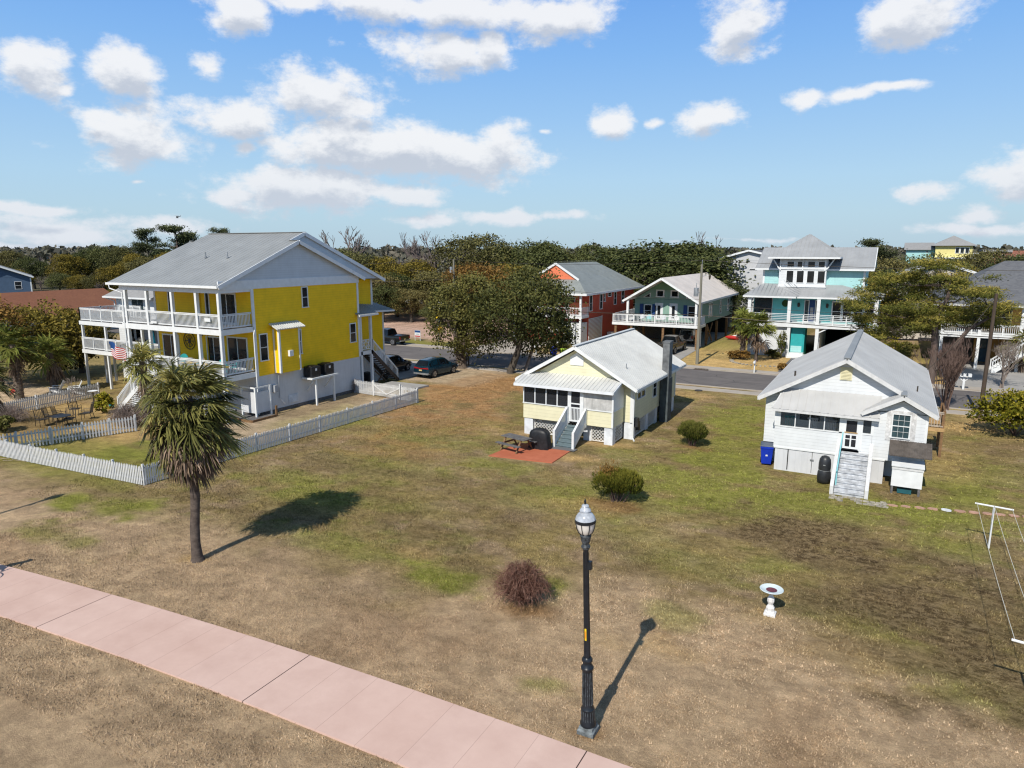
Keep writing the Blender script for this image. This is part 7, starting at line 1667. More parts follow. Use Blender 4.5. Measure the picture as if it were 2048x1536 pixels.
# cyclist passing just outside the left edge (throws the shadow on the walkway)
BX, BY = -27.95, 11.2
bk = thing('bicycle', 'dark bicycle on the pink walkway at the left edge', 'bicycle', (BX, BY, .03))
def bp(a, z, d=0): return (BX+a, BY+d, .03+z)
for a, nm in ((-.52, 'wheel'), (.52, 'wheel')):
    mb = MB(); mb.path([bp(a+.34*cos(2*pi*i/24), .35+.34*sin(2*pi*i/24)) for i in range(25)], .02, 6, False); w_ = mb.build('wheel', M['tyre'], bk)
    mb = MB()
    for i in range(12): mb.bar(bp(a, .35), bp(a+.33*cos(2*pi*i/12), .35+.33*sin(2*pi*i/12)), .005, .005)
    mb.build('spokes', M['galv'], w_)
mb = MB()
for q in ((bp(-.52, .35), bp(-.08, .3)), (bp(-.08, .3), bp(-.2, .85)), (bp(-.2, .85), bp(.36, .85)), (bp(-.08, .3), bp(.38, .75)), (bp(.36, .95), bp(.52, .35)), (bp(-.52, .35), bp(-.18, .8))): mb.tube(*q, .018)
mb.build('frame', M['red'], bk)
mb = MB(); mb.path([bp(.36, .95), bp(.36, 1.02)], .015); mb.path([bp(.28, 1.05, -.28), bp(.4, 1.03, -.1), bp(.4, 1.03, .1), bp(.28, 1.05, .28)], .014); mb.build('handlebar', M['iron'], bk)
mb = MB(); mb.ball(bp(-.22, .93), (.13, .08, .04)); mb.build('saddle', M['tyre'], bk)

pr_ = thing('person', 'cyclist in dark sportswear riding at the left edge of the walkway', 'person', (BX, BY, 0))
def skin_body(name, joints, bones, mat, parent, sub=1):
    me = bpy.data.meshes.new(name); me.from_pydata([j[0] for j in joints], bones, []); o = link_mesh(name, me, M[mat], parent); o.location = -worg(parent)
    md = o.modifiers.new('skin', 'SKIN'); 
    for v, j in zip(me.skin_vertices[0].data, joints): v.radius = (j[1], j[1])
    me.skin_vertices[0].data[0].use_root = True
    md.use_smooth_shade = True; ss = o.modifiers.new('sub', 'SUBSURF'); ss.levels = sub; ss.render_levels = sub
    return o
q_ = bp
J = [(q_(-.2, .98), .15), (q_(-.1, 1.2), .15), (q_(.02, 1.4), .15), (q_(.09, 1.5), .06), (q_(.15, 1.6), .085), (q_(.18, 1.7), .09),
     (q_(.05, 1.42, .19), .06), (q_(.16, 1.22, .26), .045), (q_(.3, 1.07, .27), .035), (q_(.05, 1.42, -.19), .06), (q_(.16, 1.22, -.26), .045), (q_(.3, 1.07, -.27), .035),
     (q_(-.16, .92, .1), .095), (q_(.16, .78, .13), .065), (q_(-.02, .38, .12), .04), (q_(.12, .30, .12), .035), (q_(-.16, .92, -.1), .095), (q_(.13, .62, -.13), .065), (q_(-.1, .24, -.12), .04), (q_(.04, .15, -.12), .035)]
B_ = [(0, 1), (1, 2), (2, 3), (3, 4), (4, 5), (2, 6), (6, 7), (7, 8), (2, 9), (9, 10), (10, 11), (0, 12), (12, 13), (13, 14), (14, 15), (0, 16), (16, 17), (17, 18), (18, 19)]
skin_body('body', J, B_, 'cloth_grey', pr_)
mb = MB(); mb.ball(q_(.17, 1.66), (.095, .08, .12), 14, 10); mb.build('face', M['skin'], pr_, True)
mb = MB(); mb.ball(q_(.15, 1.74), (.14, .10, .075), 14, 8); mb.build('helmet', M['lamp_black'], pr_, True)
for d_ in (-.27, .27):
    mb = MB(); mb.ball(q_(.31, 1.06, d_), (.05, .035, .03), 10, 6)
    for k in range(4): mb.path([q_(.32, 1.075, d_-.027+k*.018), q_(.365, 1.065, d_-.027+k*.018), q_(.36, 1.03, d_-.027+k*.018)], [.009, .0085, .007], 5)
    mb.path([q_(.30, 1.06, d_-.03*(1 if d_ > 0 else -1)), q_(.34, 1.03, d_-.04*(1 if d_ > 0 else -1))], [.011, .008], 5); mb.build('hand', M['skin'], pr_, True)

p = at(1403, 739); t = thing('storm_drain', 'rusty storm drain grate in the far verge near the transformer pole', 'drain', (p.x, p.y, 0))
MB().box(p.x-.7, p.x+.7, p.y-.35, p.y+.35, -.1, .05).build('grate', M['wood_dark'], t); mb = MB()
for i in range(9): mb.box(p.x-.62+i*.15, p.x-.56+i*.15, p.y-.3, p.y+.3, .05, .065)
mb.build('bars', M['iron'], t)
p = at(1397, 781); t = thing('meter_cover', 'small dark round utility cover in the lawn near the sidewalk', 'utility cover', (p.x, p.y, 0)); mb = MB(); mb.lathe([(.32, -.05), (.32, .03), (.28, .04)], (p.x, p.y, 0), 18); mb.build('cover_plate', M['iron'], t)
# ================================================================== vegetation
def vmesh(name, V, F, tint, mat, parent):
    o0 = worg(parent); V = V-np.array((o0.x, o0.y, o0.z))
    me = np_mesh(name, V, F)
    a = me.attributes.new('tint', 'FLOAT', 'FACE'); a.data.foreach_set('value', np.clip(tint, 0, 1).astype(np.float32))
    return link_mesh(name, me, mat, parent)
def unit(a): return a/np.maximum(np.linalg.norm(a, axis=-1, keepdims=True), 1e-9)
def leaf_quads(rng, P, Nn, L, W, axis=None):
    """diamond leaves at P lying across normal Nn"""
    n = len(P); r = unit(rng.normal(size=(n, 3))) if axis is None else axis
    t = unit(r-Nn*np.sum(r*Nn, -1, keepdims=True)); b = np.cross(Nn, t)
    L = np.broadcast_to(np.asarray(L), (n,))[:, None]; W = np.broadcast_to(np.asarray(W), (n,))[:, None]
    V = np.stack([P-t*L/2, P+b*W/2+t*L*.05, P+t*L/2, P-b*W/2+t*L*.05], 1).reshape(-1, 3)
    return V, np.arange(4*n).reshape(-1, 4)
def lobed(rng, c, R, nl, ncl, nlf, leaf, spread=.17, lobe=(.34, .52), zmin=-.55, tilt=1.0, aspect=.55, core=.62):
    """crown of overlapping lobes; clumps of leaves sit on the lobe surfaces"""
    c = np.array(c); R = np.array(R)
    d = unit(rng.normal(size=(nl*3, 3))); d = d[d[:, 2] > zmin][:nl]
    lc = d*core*rng.uniform(.75, 1.05, (len(d), 1)); lr = rng.uniform(*lobe, len(d))
    k = rng.integers(0, len(d), ncl*2); u = unit(rng.normal(size=(ncl*2, 3))+np.array((0, 0, .35)))
    p = lc[k]+u*lr[k][:, None]*rng.uniform(.75, 1.05, (ncl*2, 1))
    dist = np.linalg.norm(p[:, None, :]-lc[None], axis=-1)/lr[None]
    keep = (np.sort(dist, 1)[:, 0] > .72) & (p[:, 2] > -.95)
    p, u = p[keep][:ncl], u[keep][:ncl]
    m = len(p); ct = rng.normal(.5, .16, m)
    P = np.repeat(p, nlf, 0)+rng.normal(size=(m*nlf, 3))*spread*.5*np.array((1, 1, .75)); U = np.repeat(u, nlf, 0)
    Nn = unit(U*.8+rng.normal(size=P.shape)*.75*tilt+np.array((0, 0, .25)))
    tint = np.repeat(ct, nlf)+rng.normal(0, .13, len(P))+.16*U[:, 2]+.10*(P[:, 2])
    Wd = P*R+c; s = leaf*rng.uniform(.7, 1.35, len(P))
    V, F = leaf_quads(rng, Wd, Nn, s, s*aspect)
    return V, F, tint, lc*R+c
def merge(parts):
    V, F, T, n = [], [], [], 0
    for v, f, t in parts: V.append(v); F.append(f+n); T.append(t); n += len(v)
    return np.concatenate(V), np.concatenate(F), np.concatenate(T)
def trunk_limbs(par, base, h, r, tips, mat, lean=(0, 0), fork=.55, seed=1, name='trunk', k=9):
    rnd = random.Random(seed); mb = MB(); b = Vector(base)
    top = b+Vector((lean[0], lean[1], h))
    mid = b+(top-b)*.5+Vector((rnd.uniform(-.1, .1)*h*.4, rnd.uniform(-.1, .1)*h*.4, 0))
    mb.path([b-Vector((0, 0, .2)), b+Vector((0, 0, .25)), mid, top], [r*1.45, r*1.1, r*.9, r*.7], 10)
    for t in tips[:k]:
        t = Vector(t); s0 = b.lerp(top, rnd.uniform(fork, 1.0)); m1 = s0.lerp(t, .45)+Vector((rnd.uniform(-.3, .3), rnd.uniform(-.3, .3), rnd.uniform(-.1, .4)))*(t-s0).length*.25
        mb.path([s0, m1, t], [r*.5, r*.32, r*.10], 6)
    return mb.build(name, M[mat], par, True)
M['bark_oak'] = barkmat('oak_bark', (.05, .042, .034), (.15, .13, .11), 1.6, 8)
M['bark_pine'] = barkmat('pine_bark', (.07, .05, .042), (.20, .16, .14), 1.2, 7)
M['bark_pale'] = barkmat('pale_twig_bark', (.16, .13, .11), (.33, .28, .25), 1.2, 8)
M['bark_far'] = barkmat('purplish_grey_bark', (.10, .080, .075), (.21, .175, .165), 1.2, 8)
M['bark_twig'] = barkmat('brown_twig_bark', (.09, .06, .05), (.20, .14, .12), 1.2, 8)
M['bark_palm'] = barkmat('palm_trunk_fibre', (.060, .047, .040), (.175, .140, .120), 6., 3)
M['bark_boots'] = barkmat('palm_boots', (.07, .055, .045), (.24, .19, .15), 3., 9)
M['leaf_oak'] = leafmat('oak_leaves', (0.0150, 0.0210, 0.0075), (0.0700, 0.0823, 0.0245), (0.1955, 0.1904, 0.0578), .2, .3, warm=(.17, .12, .03))
M['leaf_wood'] = leafmat('woodland_leaves', (0.0176, 0.0224, 0.0096), (0.0777, 0.0855, 0.0292), (0.1890, 0.1852, 0.0643), .15, .55, warm=(.17, .115, .042))
M['leaf_deep'] = leafmat('deep_green_oak_leaves', (.015, .023, .008), (.052, .070, .022), (.140, .152, .052), .15, .35, warm=(.11, .10, .035))
M['leaf_rust'] = leafmat('rusty_leaves', (0.0360, 0.0216, 0.0072), (0.1820, 0.0980, 0.0252), (0.3920, 0.2240, 0.0630), .25, .2, warm=(.10, .09, .03))
M['leaf_gold'] = leafmat('golden_green_leaves', (0.0234, 0.0208, 0.0052), (0.1360, 0.1120, 0.0192), (0.3300, 0.2475, 0.0450), .25, .3, warm=(.06, .055, .015))
M['leaf_bush'] = leafmat('yellow_green_bush_leaves', (0.0234, 0.0286, 0.0039), (0.1680, 0.1680, 0.0160), (0.4200, 0.3360, 0.0350), .25, .1)
M['leaf_pine'] = leafmat('pine_needles', (0.0139, 0.0185, 0.0056), (0.1334, 0.1426, 0.0279), (0.3597, 0.2873, 0.0648), .2, .15)
M['leaf_pinefar'] = leafmat('far_pine_needles', (0.0192, 0.0264, 0.0144), (0.0624, 0.0768, 0.0336), (0.1680, 0.1800, 0.0720), .1, .2)
M['leaf_palm'] = leafmat('palm_leaflets', (0.0281, 0.0343, 0.0109), (0.2009, 0.2009, 0.0614), (0.5049, 0.4361, 0.1492), .18, .1, rough=.4)
M['leaf_palm_green'] = leafmat('green_palm_leaflets', (0.0224, 0.0336, 0.0084), (0.1440, 0.1710, 0.0360), (0.3910, 0.3740, 0.0935), .2, .1, rough=.4)
M['leaf_dead'] = leafmat('dead_palm_leaflets', (0.0396, 0.0264, 0.0185), (0.1750, 0.1225, 0.0840), (0.4550, 0.3325, 0.2450), .15, .1)
M['leaf_juniper'] = leafmat('juniper_sprays', (0.0131, 0.0210, 0.0052), (0.0656, 0.0813, 0.0131), (0.1902, 0.1771, 0.0289), .15, .15)
M['leaf_yew'] = leafmat('yew_sprays', (0.0160, 0.0256, 0.0064), (0.0640, 0.0832, 0.0160), (0.1920, 0.1920, 0.0448), .15, .1)
M['twig_red'] = leafmat('red_brown_twigs', (0.0484, 0.0213, 0.0155), (0.1550, 0.0775, 0.0581), (0.3294, 0.2131, 0.1648), .05, .1, rough=.8)
M['twig_grey'] = leafmat('grey_brown_twigs', (0.0780, 0.0585, 0.0494), (0.1950, 0.1495, 0.1300), (0.3900, 0.3250, 0.2860), .05, .1, rough=.8)

def ribbons(rng, paths, w0, w1):
    """paths: (n, k, 3) polylines -> thin strips"""
    n, k, _ = paths.shape
    d = unit(np.gradient(paths, axis=1)); r = unit(rng.normal(size=(n, 1, 3))); b = unit(np.cross(d, np.broadcast_to(r, d.shape)))
    w = np.linspace(w0, w1, k)[None, :, None]*rng.uniform(.7, 1.3, (n, 1, 1))
    V = np.stack([paths-b*w, paths+b*w], 2).reshape(n, k*2, 3)
    idx = np.arange(n)[:, None]*(k*2); f = []
    for i in range(k-1): f.append(np.concatenate([idx+2*i, idx+2*i+1, idx+2*i+3, idx+2*i+2], 1))
    F = np.stack(f, 1).reshape(-1, 4)
    return V.reshape(-1, 3), F, k-1

# ---- fan palms
def fan_fronds(rng, base_pts, dirs, pet, L, nl, wind=(0, 0, 0), droop=.5, width=.028, tint0=.5, spread=105, fold=.25, tvar=.16):
    parts = []
    for b, d, p_, l_ in zip(base_pts, dirs, pet, L):
        d = d/np.linalg.norm(d); side = np.cross(d, (0, 0, 1)); side = side/max(np.linalg.norm(side), 1e-6) if np.linalg.norm(side) > .05 else np.array((1., 0, 0))
        roll = rng.normal(0, .35); nrm = np.cross(side, d); side = side*cos(roll)+nrm*sin(roll); nrm = np.cross(side, d)
        hub = b+d*p_+np.array((0, 0, -droop*.22*p_))+np.array(wind)*p_*.15
        d2 = unit(d+np.array((0, 0, -droop*.45))+np.array(wind)*.25)
        ph = np.radians(np.linspace(-spread, spread, nl)+rng.normal(0, 4, nl))
        ld = np.cos(ph)[:, None]*d2+np.sin(ph)[:, None]*side+nrm*(fold*np.abs(np.sin(ph)))[:, None]
        ld = unit(ld+rng.normal(0, .07, ld.shape)); ll = l_*(.62+.38*np.cos(ph*.8))*rng.uniform(.82, 1.1, nl)
        g = np.array((0, 0, -1.))*droop+np.array(wind)
        s0 = hub+ld*.03; s1 = hub+ld*(ll*.55)[:, None]+g*(ll*.10)[:, None]; s2 = s1+unit(ld+g*.9)*(ll*.45)[:, None]
        w = np.cross(ld, nrm+rng.normal(0, .3, ld.shape)); w = unit(w)*width*rng.uniform(.7, 1.2, (nl, 1))
        V = np.stack([s0-w*.45, s0+w*.45, s1+w, s1-w, s2+w*.15, s2-w*.15], 1).reshape(-1, 3)
        i = np.arange(nl)[:, None]*6
        F = np.concatenate([i+np.array((0, 1, 2, 3)), i+np.array((3, 2, 4, 5))])
        tt = np.tile(rng.normal(tint0, tvar)+rng.normal(0, .12, nl), 2)
        parts.append((V, F, tt))
        # petiole
        q = np.array([b, b+d*p_*.5+np.array((0, 0, .04)), hub]); v, f, k = ribbons(rng, q[None], .022, .014); parts.append((v, f, np.full(len(f), tint0+.05)))
    return merge(parts)
def fan_palm(name, label, base, h_trunk, r, h_crown, R, nlive, ndead, nl, seed, mat='leaf_palm_green', group=None, wind=(0, 0, 0), boots=False, lean=(0, 0), dead_drop=1.4, width=.03, zone=None, cat='palm tree', lift=.0):
    rng = np.random.default_rng(seed); t = thing(name, label, cat, base, group); b = Vector(base)
    top = b+Vector((lean[0], lean[1], h_crown))
    mb = MB(); n = 10
    pts = [b.lerp(top, i/n)+Vector((.04*sin(i*1.3+seed), .04*cos(i*1.1+seed), 0)) for i in range(n+1)]; pts[0] = b-Vector((0, 0, .15))
    rad = [r*1.35]+[r*1.05 if i < 3 else r*(.98+.06*sin(i*2.1)) for i in range(1, n)]+[r*.8]
    mb.path(pts, rad, 14); tr = mb.build('trunk', M['bark_palm' if not boots else 'bark_boots'], t, True)
    if boots:
        mb = MB()
        for i in range(int(h_trunk*26)):
            z = .2+i/26; a = i*2.4; q = b.lerp(top, z/h_crown); u = Vector((cos(a), sin(a), 0))
            mb.bar(q+u*r*.9, q+u*(r*1.35)+Vector((0, 0, .16)), .10, .03, up=u)
        mb.build('leaf_bases', M['bark_boots'], tr)
    def dirs(n, e0, e1):
        a = np.arange(n)*2.39996+rng.normal(0, .25, n); e = np.radians(rng.uniform(e0, e1, n)); e = np.radians(np.linspace(e1, e0, n))+rng.normal(0, .12, n)
        return np.stack([np.cos(a)*np.cos(e), np.sin(a)*np.cos(e), np.sin(e)], -1)
    tp = np.array(top); dv = dirs(nlive, -38 if zone is None else -40, 78 if zone is None else 62)
    bp_ = tp+np.array((0, 0, 1))*(rng.uniform(-.55, .1, (nlive, 1))*h_crown*.12 if zone is None else np.linspace(.1, -zone, nlive)[:, None])
    V, F, T = fan_fronds(rng, bp_, dv, rng.uniform(.26, .60, nlive)*R, rng.uniform(.40, .62, nlive)*R, nl, wind, .6, width, .52, tvar=.16 if zone is None else .24)
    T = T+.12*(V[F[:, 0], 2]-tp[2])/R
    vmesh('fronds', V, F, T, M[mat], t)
    if ndead:
        dv = dirs(ndead, -82, -35 if zone is None else 0); zz = rng.uniform(h_trunk+.35, h_crown-(.1 if zone is None else .45), (ndead, 1)); f = zz/h_crown
        bp_ = np.array(b)*(1-f)+tp*f
        kz = (.72+.42*(zz[:, 0]-zz.min())/(np.ptp(zz)+1e-6)) if zone else 1.
        V, F, T = fan_fronds(rng, bp_, dv, rng.uniform(.30, .46, ndead)*R*kz, rng.uniform(.40, .55, ndead)*R*kz, max(12, nl*2//3), tuple(np.array(wind)*.5), 1.2, width*.8, .42)
        vmesh('dead_skirt', V, F, T, M['leaf_dead'], t)
    return t
big = fan_palm('palm_tree', 'shaggy wind-blown palm with dead brown skirt standing alone in front of the picket fence', (-22.22, 16.06, 0), 3.75, .168, 6.25, 2.0, 92, 130, 34, 21, 'leaf_palm', wind=(.50, .12, -.22), lean=(-.12, .25), width=.036, zone=1.15)
mb = MB(); mb.lathe([(.27, -.05), (.25, .04), (.2, .15)], (-22.22, 16.06, 0), 14); mb.build('root_collar', M['bark_palm'], big, True)
fan_palm('palm_tree', 'second palm behind the inner fence, its crown overlapping the front stairs', (-43.0, 28.3, 0), 2.6, .2, 4.35, 1.9, 40, 8, 26, 22, 'leaf_palm', wind=(.35, .1, -.1), boots=True, width=.036)
fan_palm('palm_tree', 'stout palm trunk cut off by the left edge beside the white fence', (-44.35, 19.75, 0), 2.7, .24, 4.6, 1.8, 34, 14, 24, 23, 'leaf_palm', wind=(.3, 0, -.1), width=.036)
for i, (px, py, hc, lab) in enumerate(((40, 798, 4.3, 'bright green palm with pale patterned trunk, middle one of the three by the adirondack chairs'), (110, 785, 3.3, 'shorter palm with dark trunk just left of the white adirondack chairs'), (2, 782, 4.5, 'palm at the very left edge behind the shaded picket fence'))):
    p = at(px, py); fan_palm('palm_tree', lab, (p.x, p.y, 0), hc-1.2, .26, hc, 2.1, 34, 10, 22, 30+i, 'leaf_palm_green', 'palms in the left yard', (.25, 0, -.1), True, width=.05)
for i, (px, py, hc, R, lab) in enumerate(((1512, 722, 3.7, 2.1, 'bushy palm with slim trunk in front of the turquoise house'), (1484, 716, 4.0, 2.0, 'bushy palm with thick dark trunk left of the slim palm by the turquoise house'))):
    p = at(px, py); fan_palm('palm_tree', lab, (p.x, p.y, 0), hc-1.3, .16 if i == 0 else .26, hc, R, 44, 14, 22, 40+i, 'leaf_palm_green', 'palms by the turquoise house', (.15, 0, 0), i == 1, width=.05)
p = at(2043, 745); fan_palm('feather_palm', 'grey-green drooping palm beside the orange house stairs', (p.x, p.y, 0), 1.2, .2, 2.6, 2.3, 26, 4, 20, 47, 'leaf_palm', None, (0, 0, -.4), True, width=.05)

# ---- broadleaf trees
def oak(name, label, base, hc, R, nl, ncl, nlf, leaf, seed, mat='leaf_oak', group=None, trunk_h=None, r=.3, bark='bark_oak', lean=(0, 0), cat='tree', shift=(0, 0), core=.62, lobe=(.34, .52), shaggy=False, **kw):
    rng = np.random.default_rng(seed); t = thing(name, label, cat, base, group); b = Vector(base)
    c = (b.x+shift[0], b.y+shift[1], b.z+hc)
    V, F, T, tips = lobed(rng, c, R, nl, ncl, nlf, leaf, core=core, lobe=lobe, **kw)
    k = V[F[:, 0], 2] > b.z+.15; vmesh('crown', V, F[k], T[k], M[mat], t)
    th = trunk_h or hc*.55
    tr = trunk_limbs(t, base, th, r, tips, bark, lean, seed=seed)
    if shaggy:
        rnd = random.Random(seed); mb = MB()
        for i in range(120):
            z = rnd.uniform(.1, th*.85); a = rnd.uniform(0, 6.3); u = Vector((cos(a), sin(a), 0)); q = b+Vector((0, 0, z))
            mb.bar(q+u*r*.9, q+u*r*rnd.uniform(1.2, 1.55)+Vector((0, 0, rnd.uniform(.15, .35))), .12, .03, up=u)
        mb.build('leaf_bases', M['bark_boots'], tr)
    return t
oak('roadside_oak', 'round dark green tree on a thick shaggy trunk, left one of the roadside pair', (-37.17, 58.0, 0), 5.0, (3.7, 3.2, 4.0), 38, 820, 20, .25, 51, 'leaf_oak', 'trees by the near kerb', 2.4, .5, 'bark_boots', shift=(.5, .2), shaggy=True, core=.68, spread=.2, zmin=-.95)
oak('roadside_oak', 'broad dark green oak leaning right over the road behind the cream cottage', (-31.41, 57.6, 0), 5.3, (5.0, 4.2, 4.2), 46, 1050, 20, .25, 52, 'leaf_oak', 'trees by the near kerb', 4.2, .32, lean=(1.2, .3), shift=(1.2, .6), core=.68, spread=.19, zmin=-.9)
oak('roadside_oak', 'slim pale trunked tree just right of the broad roadside oak', (-30.6, 59.2, 0), 5.0, (3.0, 2.6, 3.3), 22, 360, 18, .25, 53, 'leaf_oak', 'trees by the near kerb', 4.0, .16, 'bark_pale', lean=(.8, .5), shift=(1.6, .4), core=.68, zmin=-.85)
p = along(960, 76); oak('rust_oak', 'rusty orange-brown tree behind the roadside oaks', (p.x, 76, 0), 6.0, (5.2, 4, 4.0), 26, 380, 18, .3, 54, 'leaf_rust', None, 4, .3)
p = along(1020, 80); oak('rust_oak', 'dull brown and green tree between the rusty tree and the coral house', (p.x, 80, 0), 5.6, (4.6, 4, 3.8), 22, 300, 18, .3, 55, 'leaf_gold', None, 4, .3)
for i, (px, py, row, R, mat, lab) in enumerate(((35, 762, 618, (5.2, 4.5, 3.3), 'leaf_gold', 'golden brown tree in front of the brown shingle roof at the left edge'), (118, 757, 612, (4.2, 3.6, 3.3), 'leaf_gold', 'golden brown leafy tree left of the white decked house'), (165, 745, 640, (2.8, 2.8, 3.0), 'leaf_gold', 'yellow-green bushy tree touching the white decked house'), (-40, 775, 600, (4.5, 4, 3.8), 'leaf_rust', 'rusty leafed tree mostly beyond the left edge'))):
    p = at(px, py); _, z = along(px, p.y, row)
    oak('yard_tree', lab, (p.x, p.y, 0), z-R[2]*.92, R, 22, 330, 18, .27, 60+i, mat, 'golden trees in the left yard', (z-R[2])*.8, .24)
for i, (px, Y) in enumerate(((60, 50), (150, 52), (-20, 48), (100, 58))):
    p = along(px, Y+4); oak('shade_tree', 'dark shaded evergreen filling the hedge behind the left yard', (p.x, Y+4, 0), 1.2, (4.2, 2.4, 1.5), 16, 180, 16, .34, 66+i, 'leaf_wood', 'hedge trees behind the left yard', 2, .2)

# woodland: a few model trees, then copies
def proto(name, kind, seed):
    if kind == 'oak': return oak(name, 'tree', (0, 0, 0), 5.6, (4.6, 4.4, 4.2), 30, 620, 20, .29, seed, 'leaf_deep' if seed % 2 else 'leaf_wood', None, 4.2, .32, core=.66, spread=.2)
    if kind == 'wide': return oak(name, 'tree', (0, 0, 0), 5.2, (6.6, 5.0, 4.3), 44, 950, 20, .29, seed, 'leaf_deep', None, 3.6, .4, core=.7, lobe=(.26, .40), spread=.17)
    if kind == 'rust': return oak(name, 'tree', (0, 0, 0), 5.2, (4.2, 4.2, 3.9), 24, 520, 19, .28, seed, 'leaf_gold', None, 4., .28, core=.66)
    if kind == 'pine': return far_pine(name, seed)
    if kind == 'bare': return bare_tree(name, (0, 0, 0), 10.5, .34, seed, mat='bark_far')
def far_pine(name, seed):
    rng = np.random.default_rng(seed); rnd = random.Random(seed); t = thing(name, 'tree', 'pine tree', (0, 0, 0)); mb = MB(); parts = []
    top = Vector((rnd.uniform(-.6, .6), rnd.uniform(-.4, .4), 11.4)); mid = Vector((rnd.uniform(-.4, .4), 0, 6))
    mb.path([(0, 0, -.2), mid, top], [.26, .2, .06], 8)
    for i in range(17):
        z = 6.3+5.2*(i/16)**.9; a = rnd.uniform(0, 6.3); l = (2.9 if i < 12 else 1.6)*rnd.uniform(.55, 1.05); f = z/11.4
        s0 = Vector((mid.x*min(1, z/6), mid.y, z)) if z < 6 else mid.lerp(top, (z-6)/5.4)
        e = s0+Vector((cos(a)*l, sin(a)*l, rnd.uniform(.1, .9))); mb.path([s0, s0.lerp(e, .5)+Vector((0, 0, -.1)), e], [.08, .05, .02], 5)
        for j in range(3):
            c = s0.lerp(e, (.6, .85, 1.05)[j])+Vector((rnd.uniform(-.3, .3), rnd.uniform(-.3, .3), .1)); m_ = 120
            P_ = np.array(c)+rng.normal(size=(m_, 3))*np.array((.62, .62, .26))
            V, F = leaf_quads(rng, P_, unit(rng.normal(size=(m_, 3))+np.array((0, 0, .8))), .42*rng.uniform(.7, 1.2, m_), .15)
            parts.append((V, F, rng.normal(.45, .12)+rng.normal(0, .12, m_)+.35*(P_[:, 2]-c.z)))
    mb.build('trunk', M['bark_pine'], t, True); V, F, T = merge(parts); vmesh('crown', V, F, T, M['leaf_pinefar'], t); return t
def grow(rnd, p, d, l, r, depth, out, upb=.12, spread=.55, kids=(2, 4), shrink=.72):
    n = 3; pts = [p]; q = Vector(p); dd = Vector(d)
    for i in range(n):
        dd = (dd+Vector((rnd.uniform(-1, 1), rnd.uniform(-1, 1), rnd.uniform(-.6, 1)))*.16+Vector((0, 0, upb*.4))).normalized(); q = q+dd*l/n; pts.append(q.copy())
    out.append((pts, r, depth))
    if depth == 0: return
    for k in range(rnd.randint(*kids)):
        a = Vector((rnd.gauss(0, 1), rnd.gauss(0, 1), rnd.gauss(0, .6))).normalized(); nd = (dd+a*spread+Vector((0, 0, upb))).normalized()
        s = pts[rnd.choice((2, 3, 3))]
        grow(rnd, s, nd, l*shrink*rnd.uniform(.75, 1.1), r*.58, depth-1, out, upb, spread, kids, shrink)
def bare_tree(name, base, h, r, seed, mat='bark_pale', depth=5, cat='tree', label='tree', group=None, spread=.6, fine=True, stems=1):
    rmin = .032 if mat == 'bark_far' else .009
    rnd = random.Random(seed); t = thing(name, label, cat, base, group); out = []
    for s_ in range(stems):
        d0 = Vector((rnd.uniform(-.1, .1), rnd.uniform(-.1, .1), 1)) if stems == 1 else Vector((rnd.gauss(0, .28), rnd.gauss(0, .28), 1))
        grow(rnd, Vector(base)+Vector((rnd.uniform(-.2, .2), rnd.uniform(-.2, .2), -.1))*(stems > 1), d0.normalized(), h*.30, r, depth, out, .14, spread, (2, 4), .76)
    mb = MB(); tw = MB()
    for pts, rr, dp in out:
        rr = max(rr, rmin); (mb if dp >= 3 else tw).path(pts, [rr, rr*.9, rr*.78, rr*.62], 6 if dp >= 3 else 3, dp >= 3)
    tr = mb.build('trunk', M[mat], t, True)
    if tw.v: tw.build('branches', M[mat], t)
    return t
KINDS_ = {}
for kind, n in (('oak', 3), ('wide', 2), ('rust', 2), ('pine', 2), ('bare', 2)):
    nm = {'oak': 'evergreen_oak', 'wide': 'spreading_oak', 'rust': 'brown_tree', 'pine': 'tall_pine', 'bare': 'bare_tree'}[kind]
    KINDS_[kind] = [[proto(nm, kind, 100+7*i+len(kind)*31), False] for i in range(n)]
    for k_ in KINDS_[kind]: k_.append(max(float(np.percentile([v.co.z for v in ch.data.vertices], 99.6)) for ch in k_[0].children))
LABK = {'oak': 'dark evergreen tree in the woodland beyond the houses', 'wide': 'broad spreading evergreen oak in the woodland beyond the houses', 'rust': 'brownish olive tree in the woodland beyond the houses', 'pine': 'tall open-crowned pine rising above the woodland', 'bare': 'leafless grey-brown tree in the woodland beyond the houses'}
rt = random.Random(99); NTREE = 0
def wood(px, Y, row, kind, sx=1., label=None):
    """tree of that kind on bearing px, depth Y, its top on sight row"""
    global NTREE
    p, z = along(px, Y, row)
    pr = KINDS_[kind][NTREE % len(KINDS_[kind])]; NTREE += 1; s = max(z, 2.)/pr[2]
    sc = (s*sx*rt.uniform(.92, 1.1), s*sx*rt.uniform(.92, 1.1), s)
    if not pr[1]:
        o = pr[0]; pr[1] = True; o.location = (p.x, Y, 0); o.rotation_euler = (0, 0, rt.uniform(0, 6.3)); o.scale = sc; o['label'] = label or LABK[kind]; o['group'] = 'woodland trees beyond the houses'
    else:
        dup(pr[0], (p.x, Y, 0), rt.uniform(0, 6.3), label or LABK[kind], 'woodland trees beyond the houses', sc)
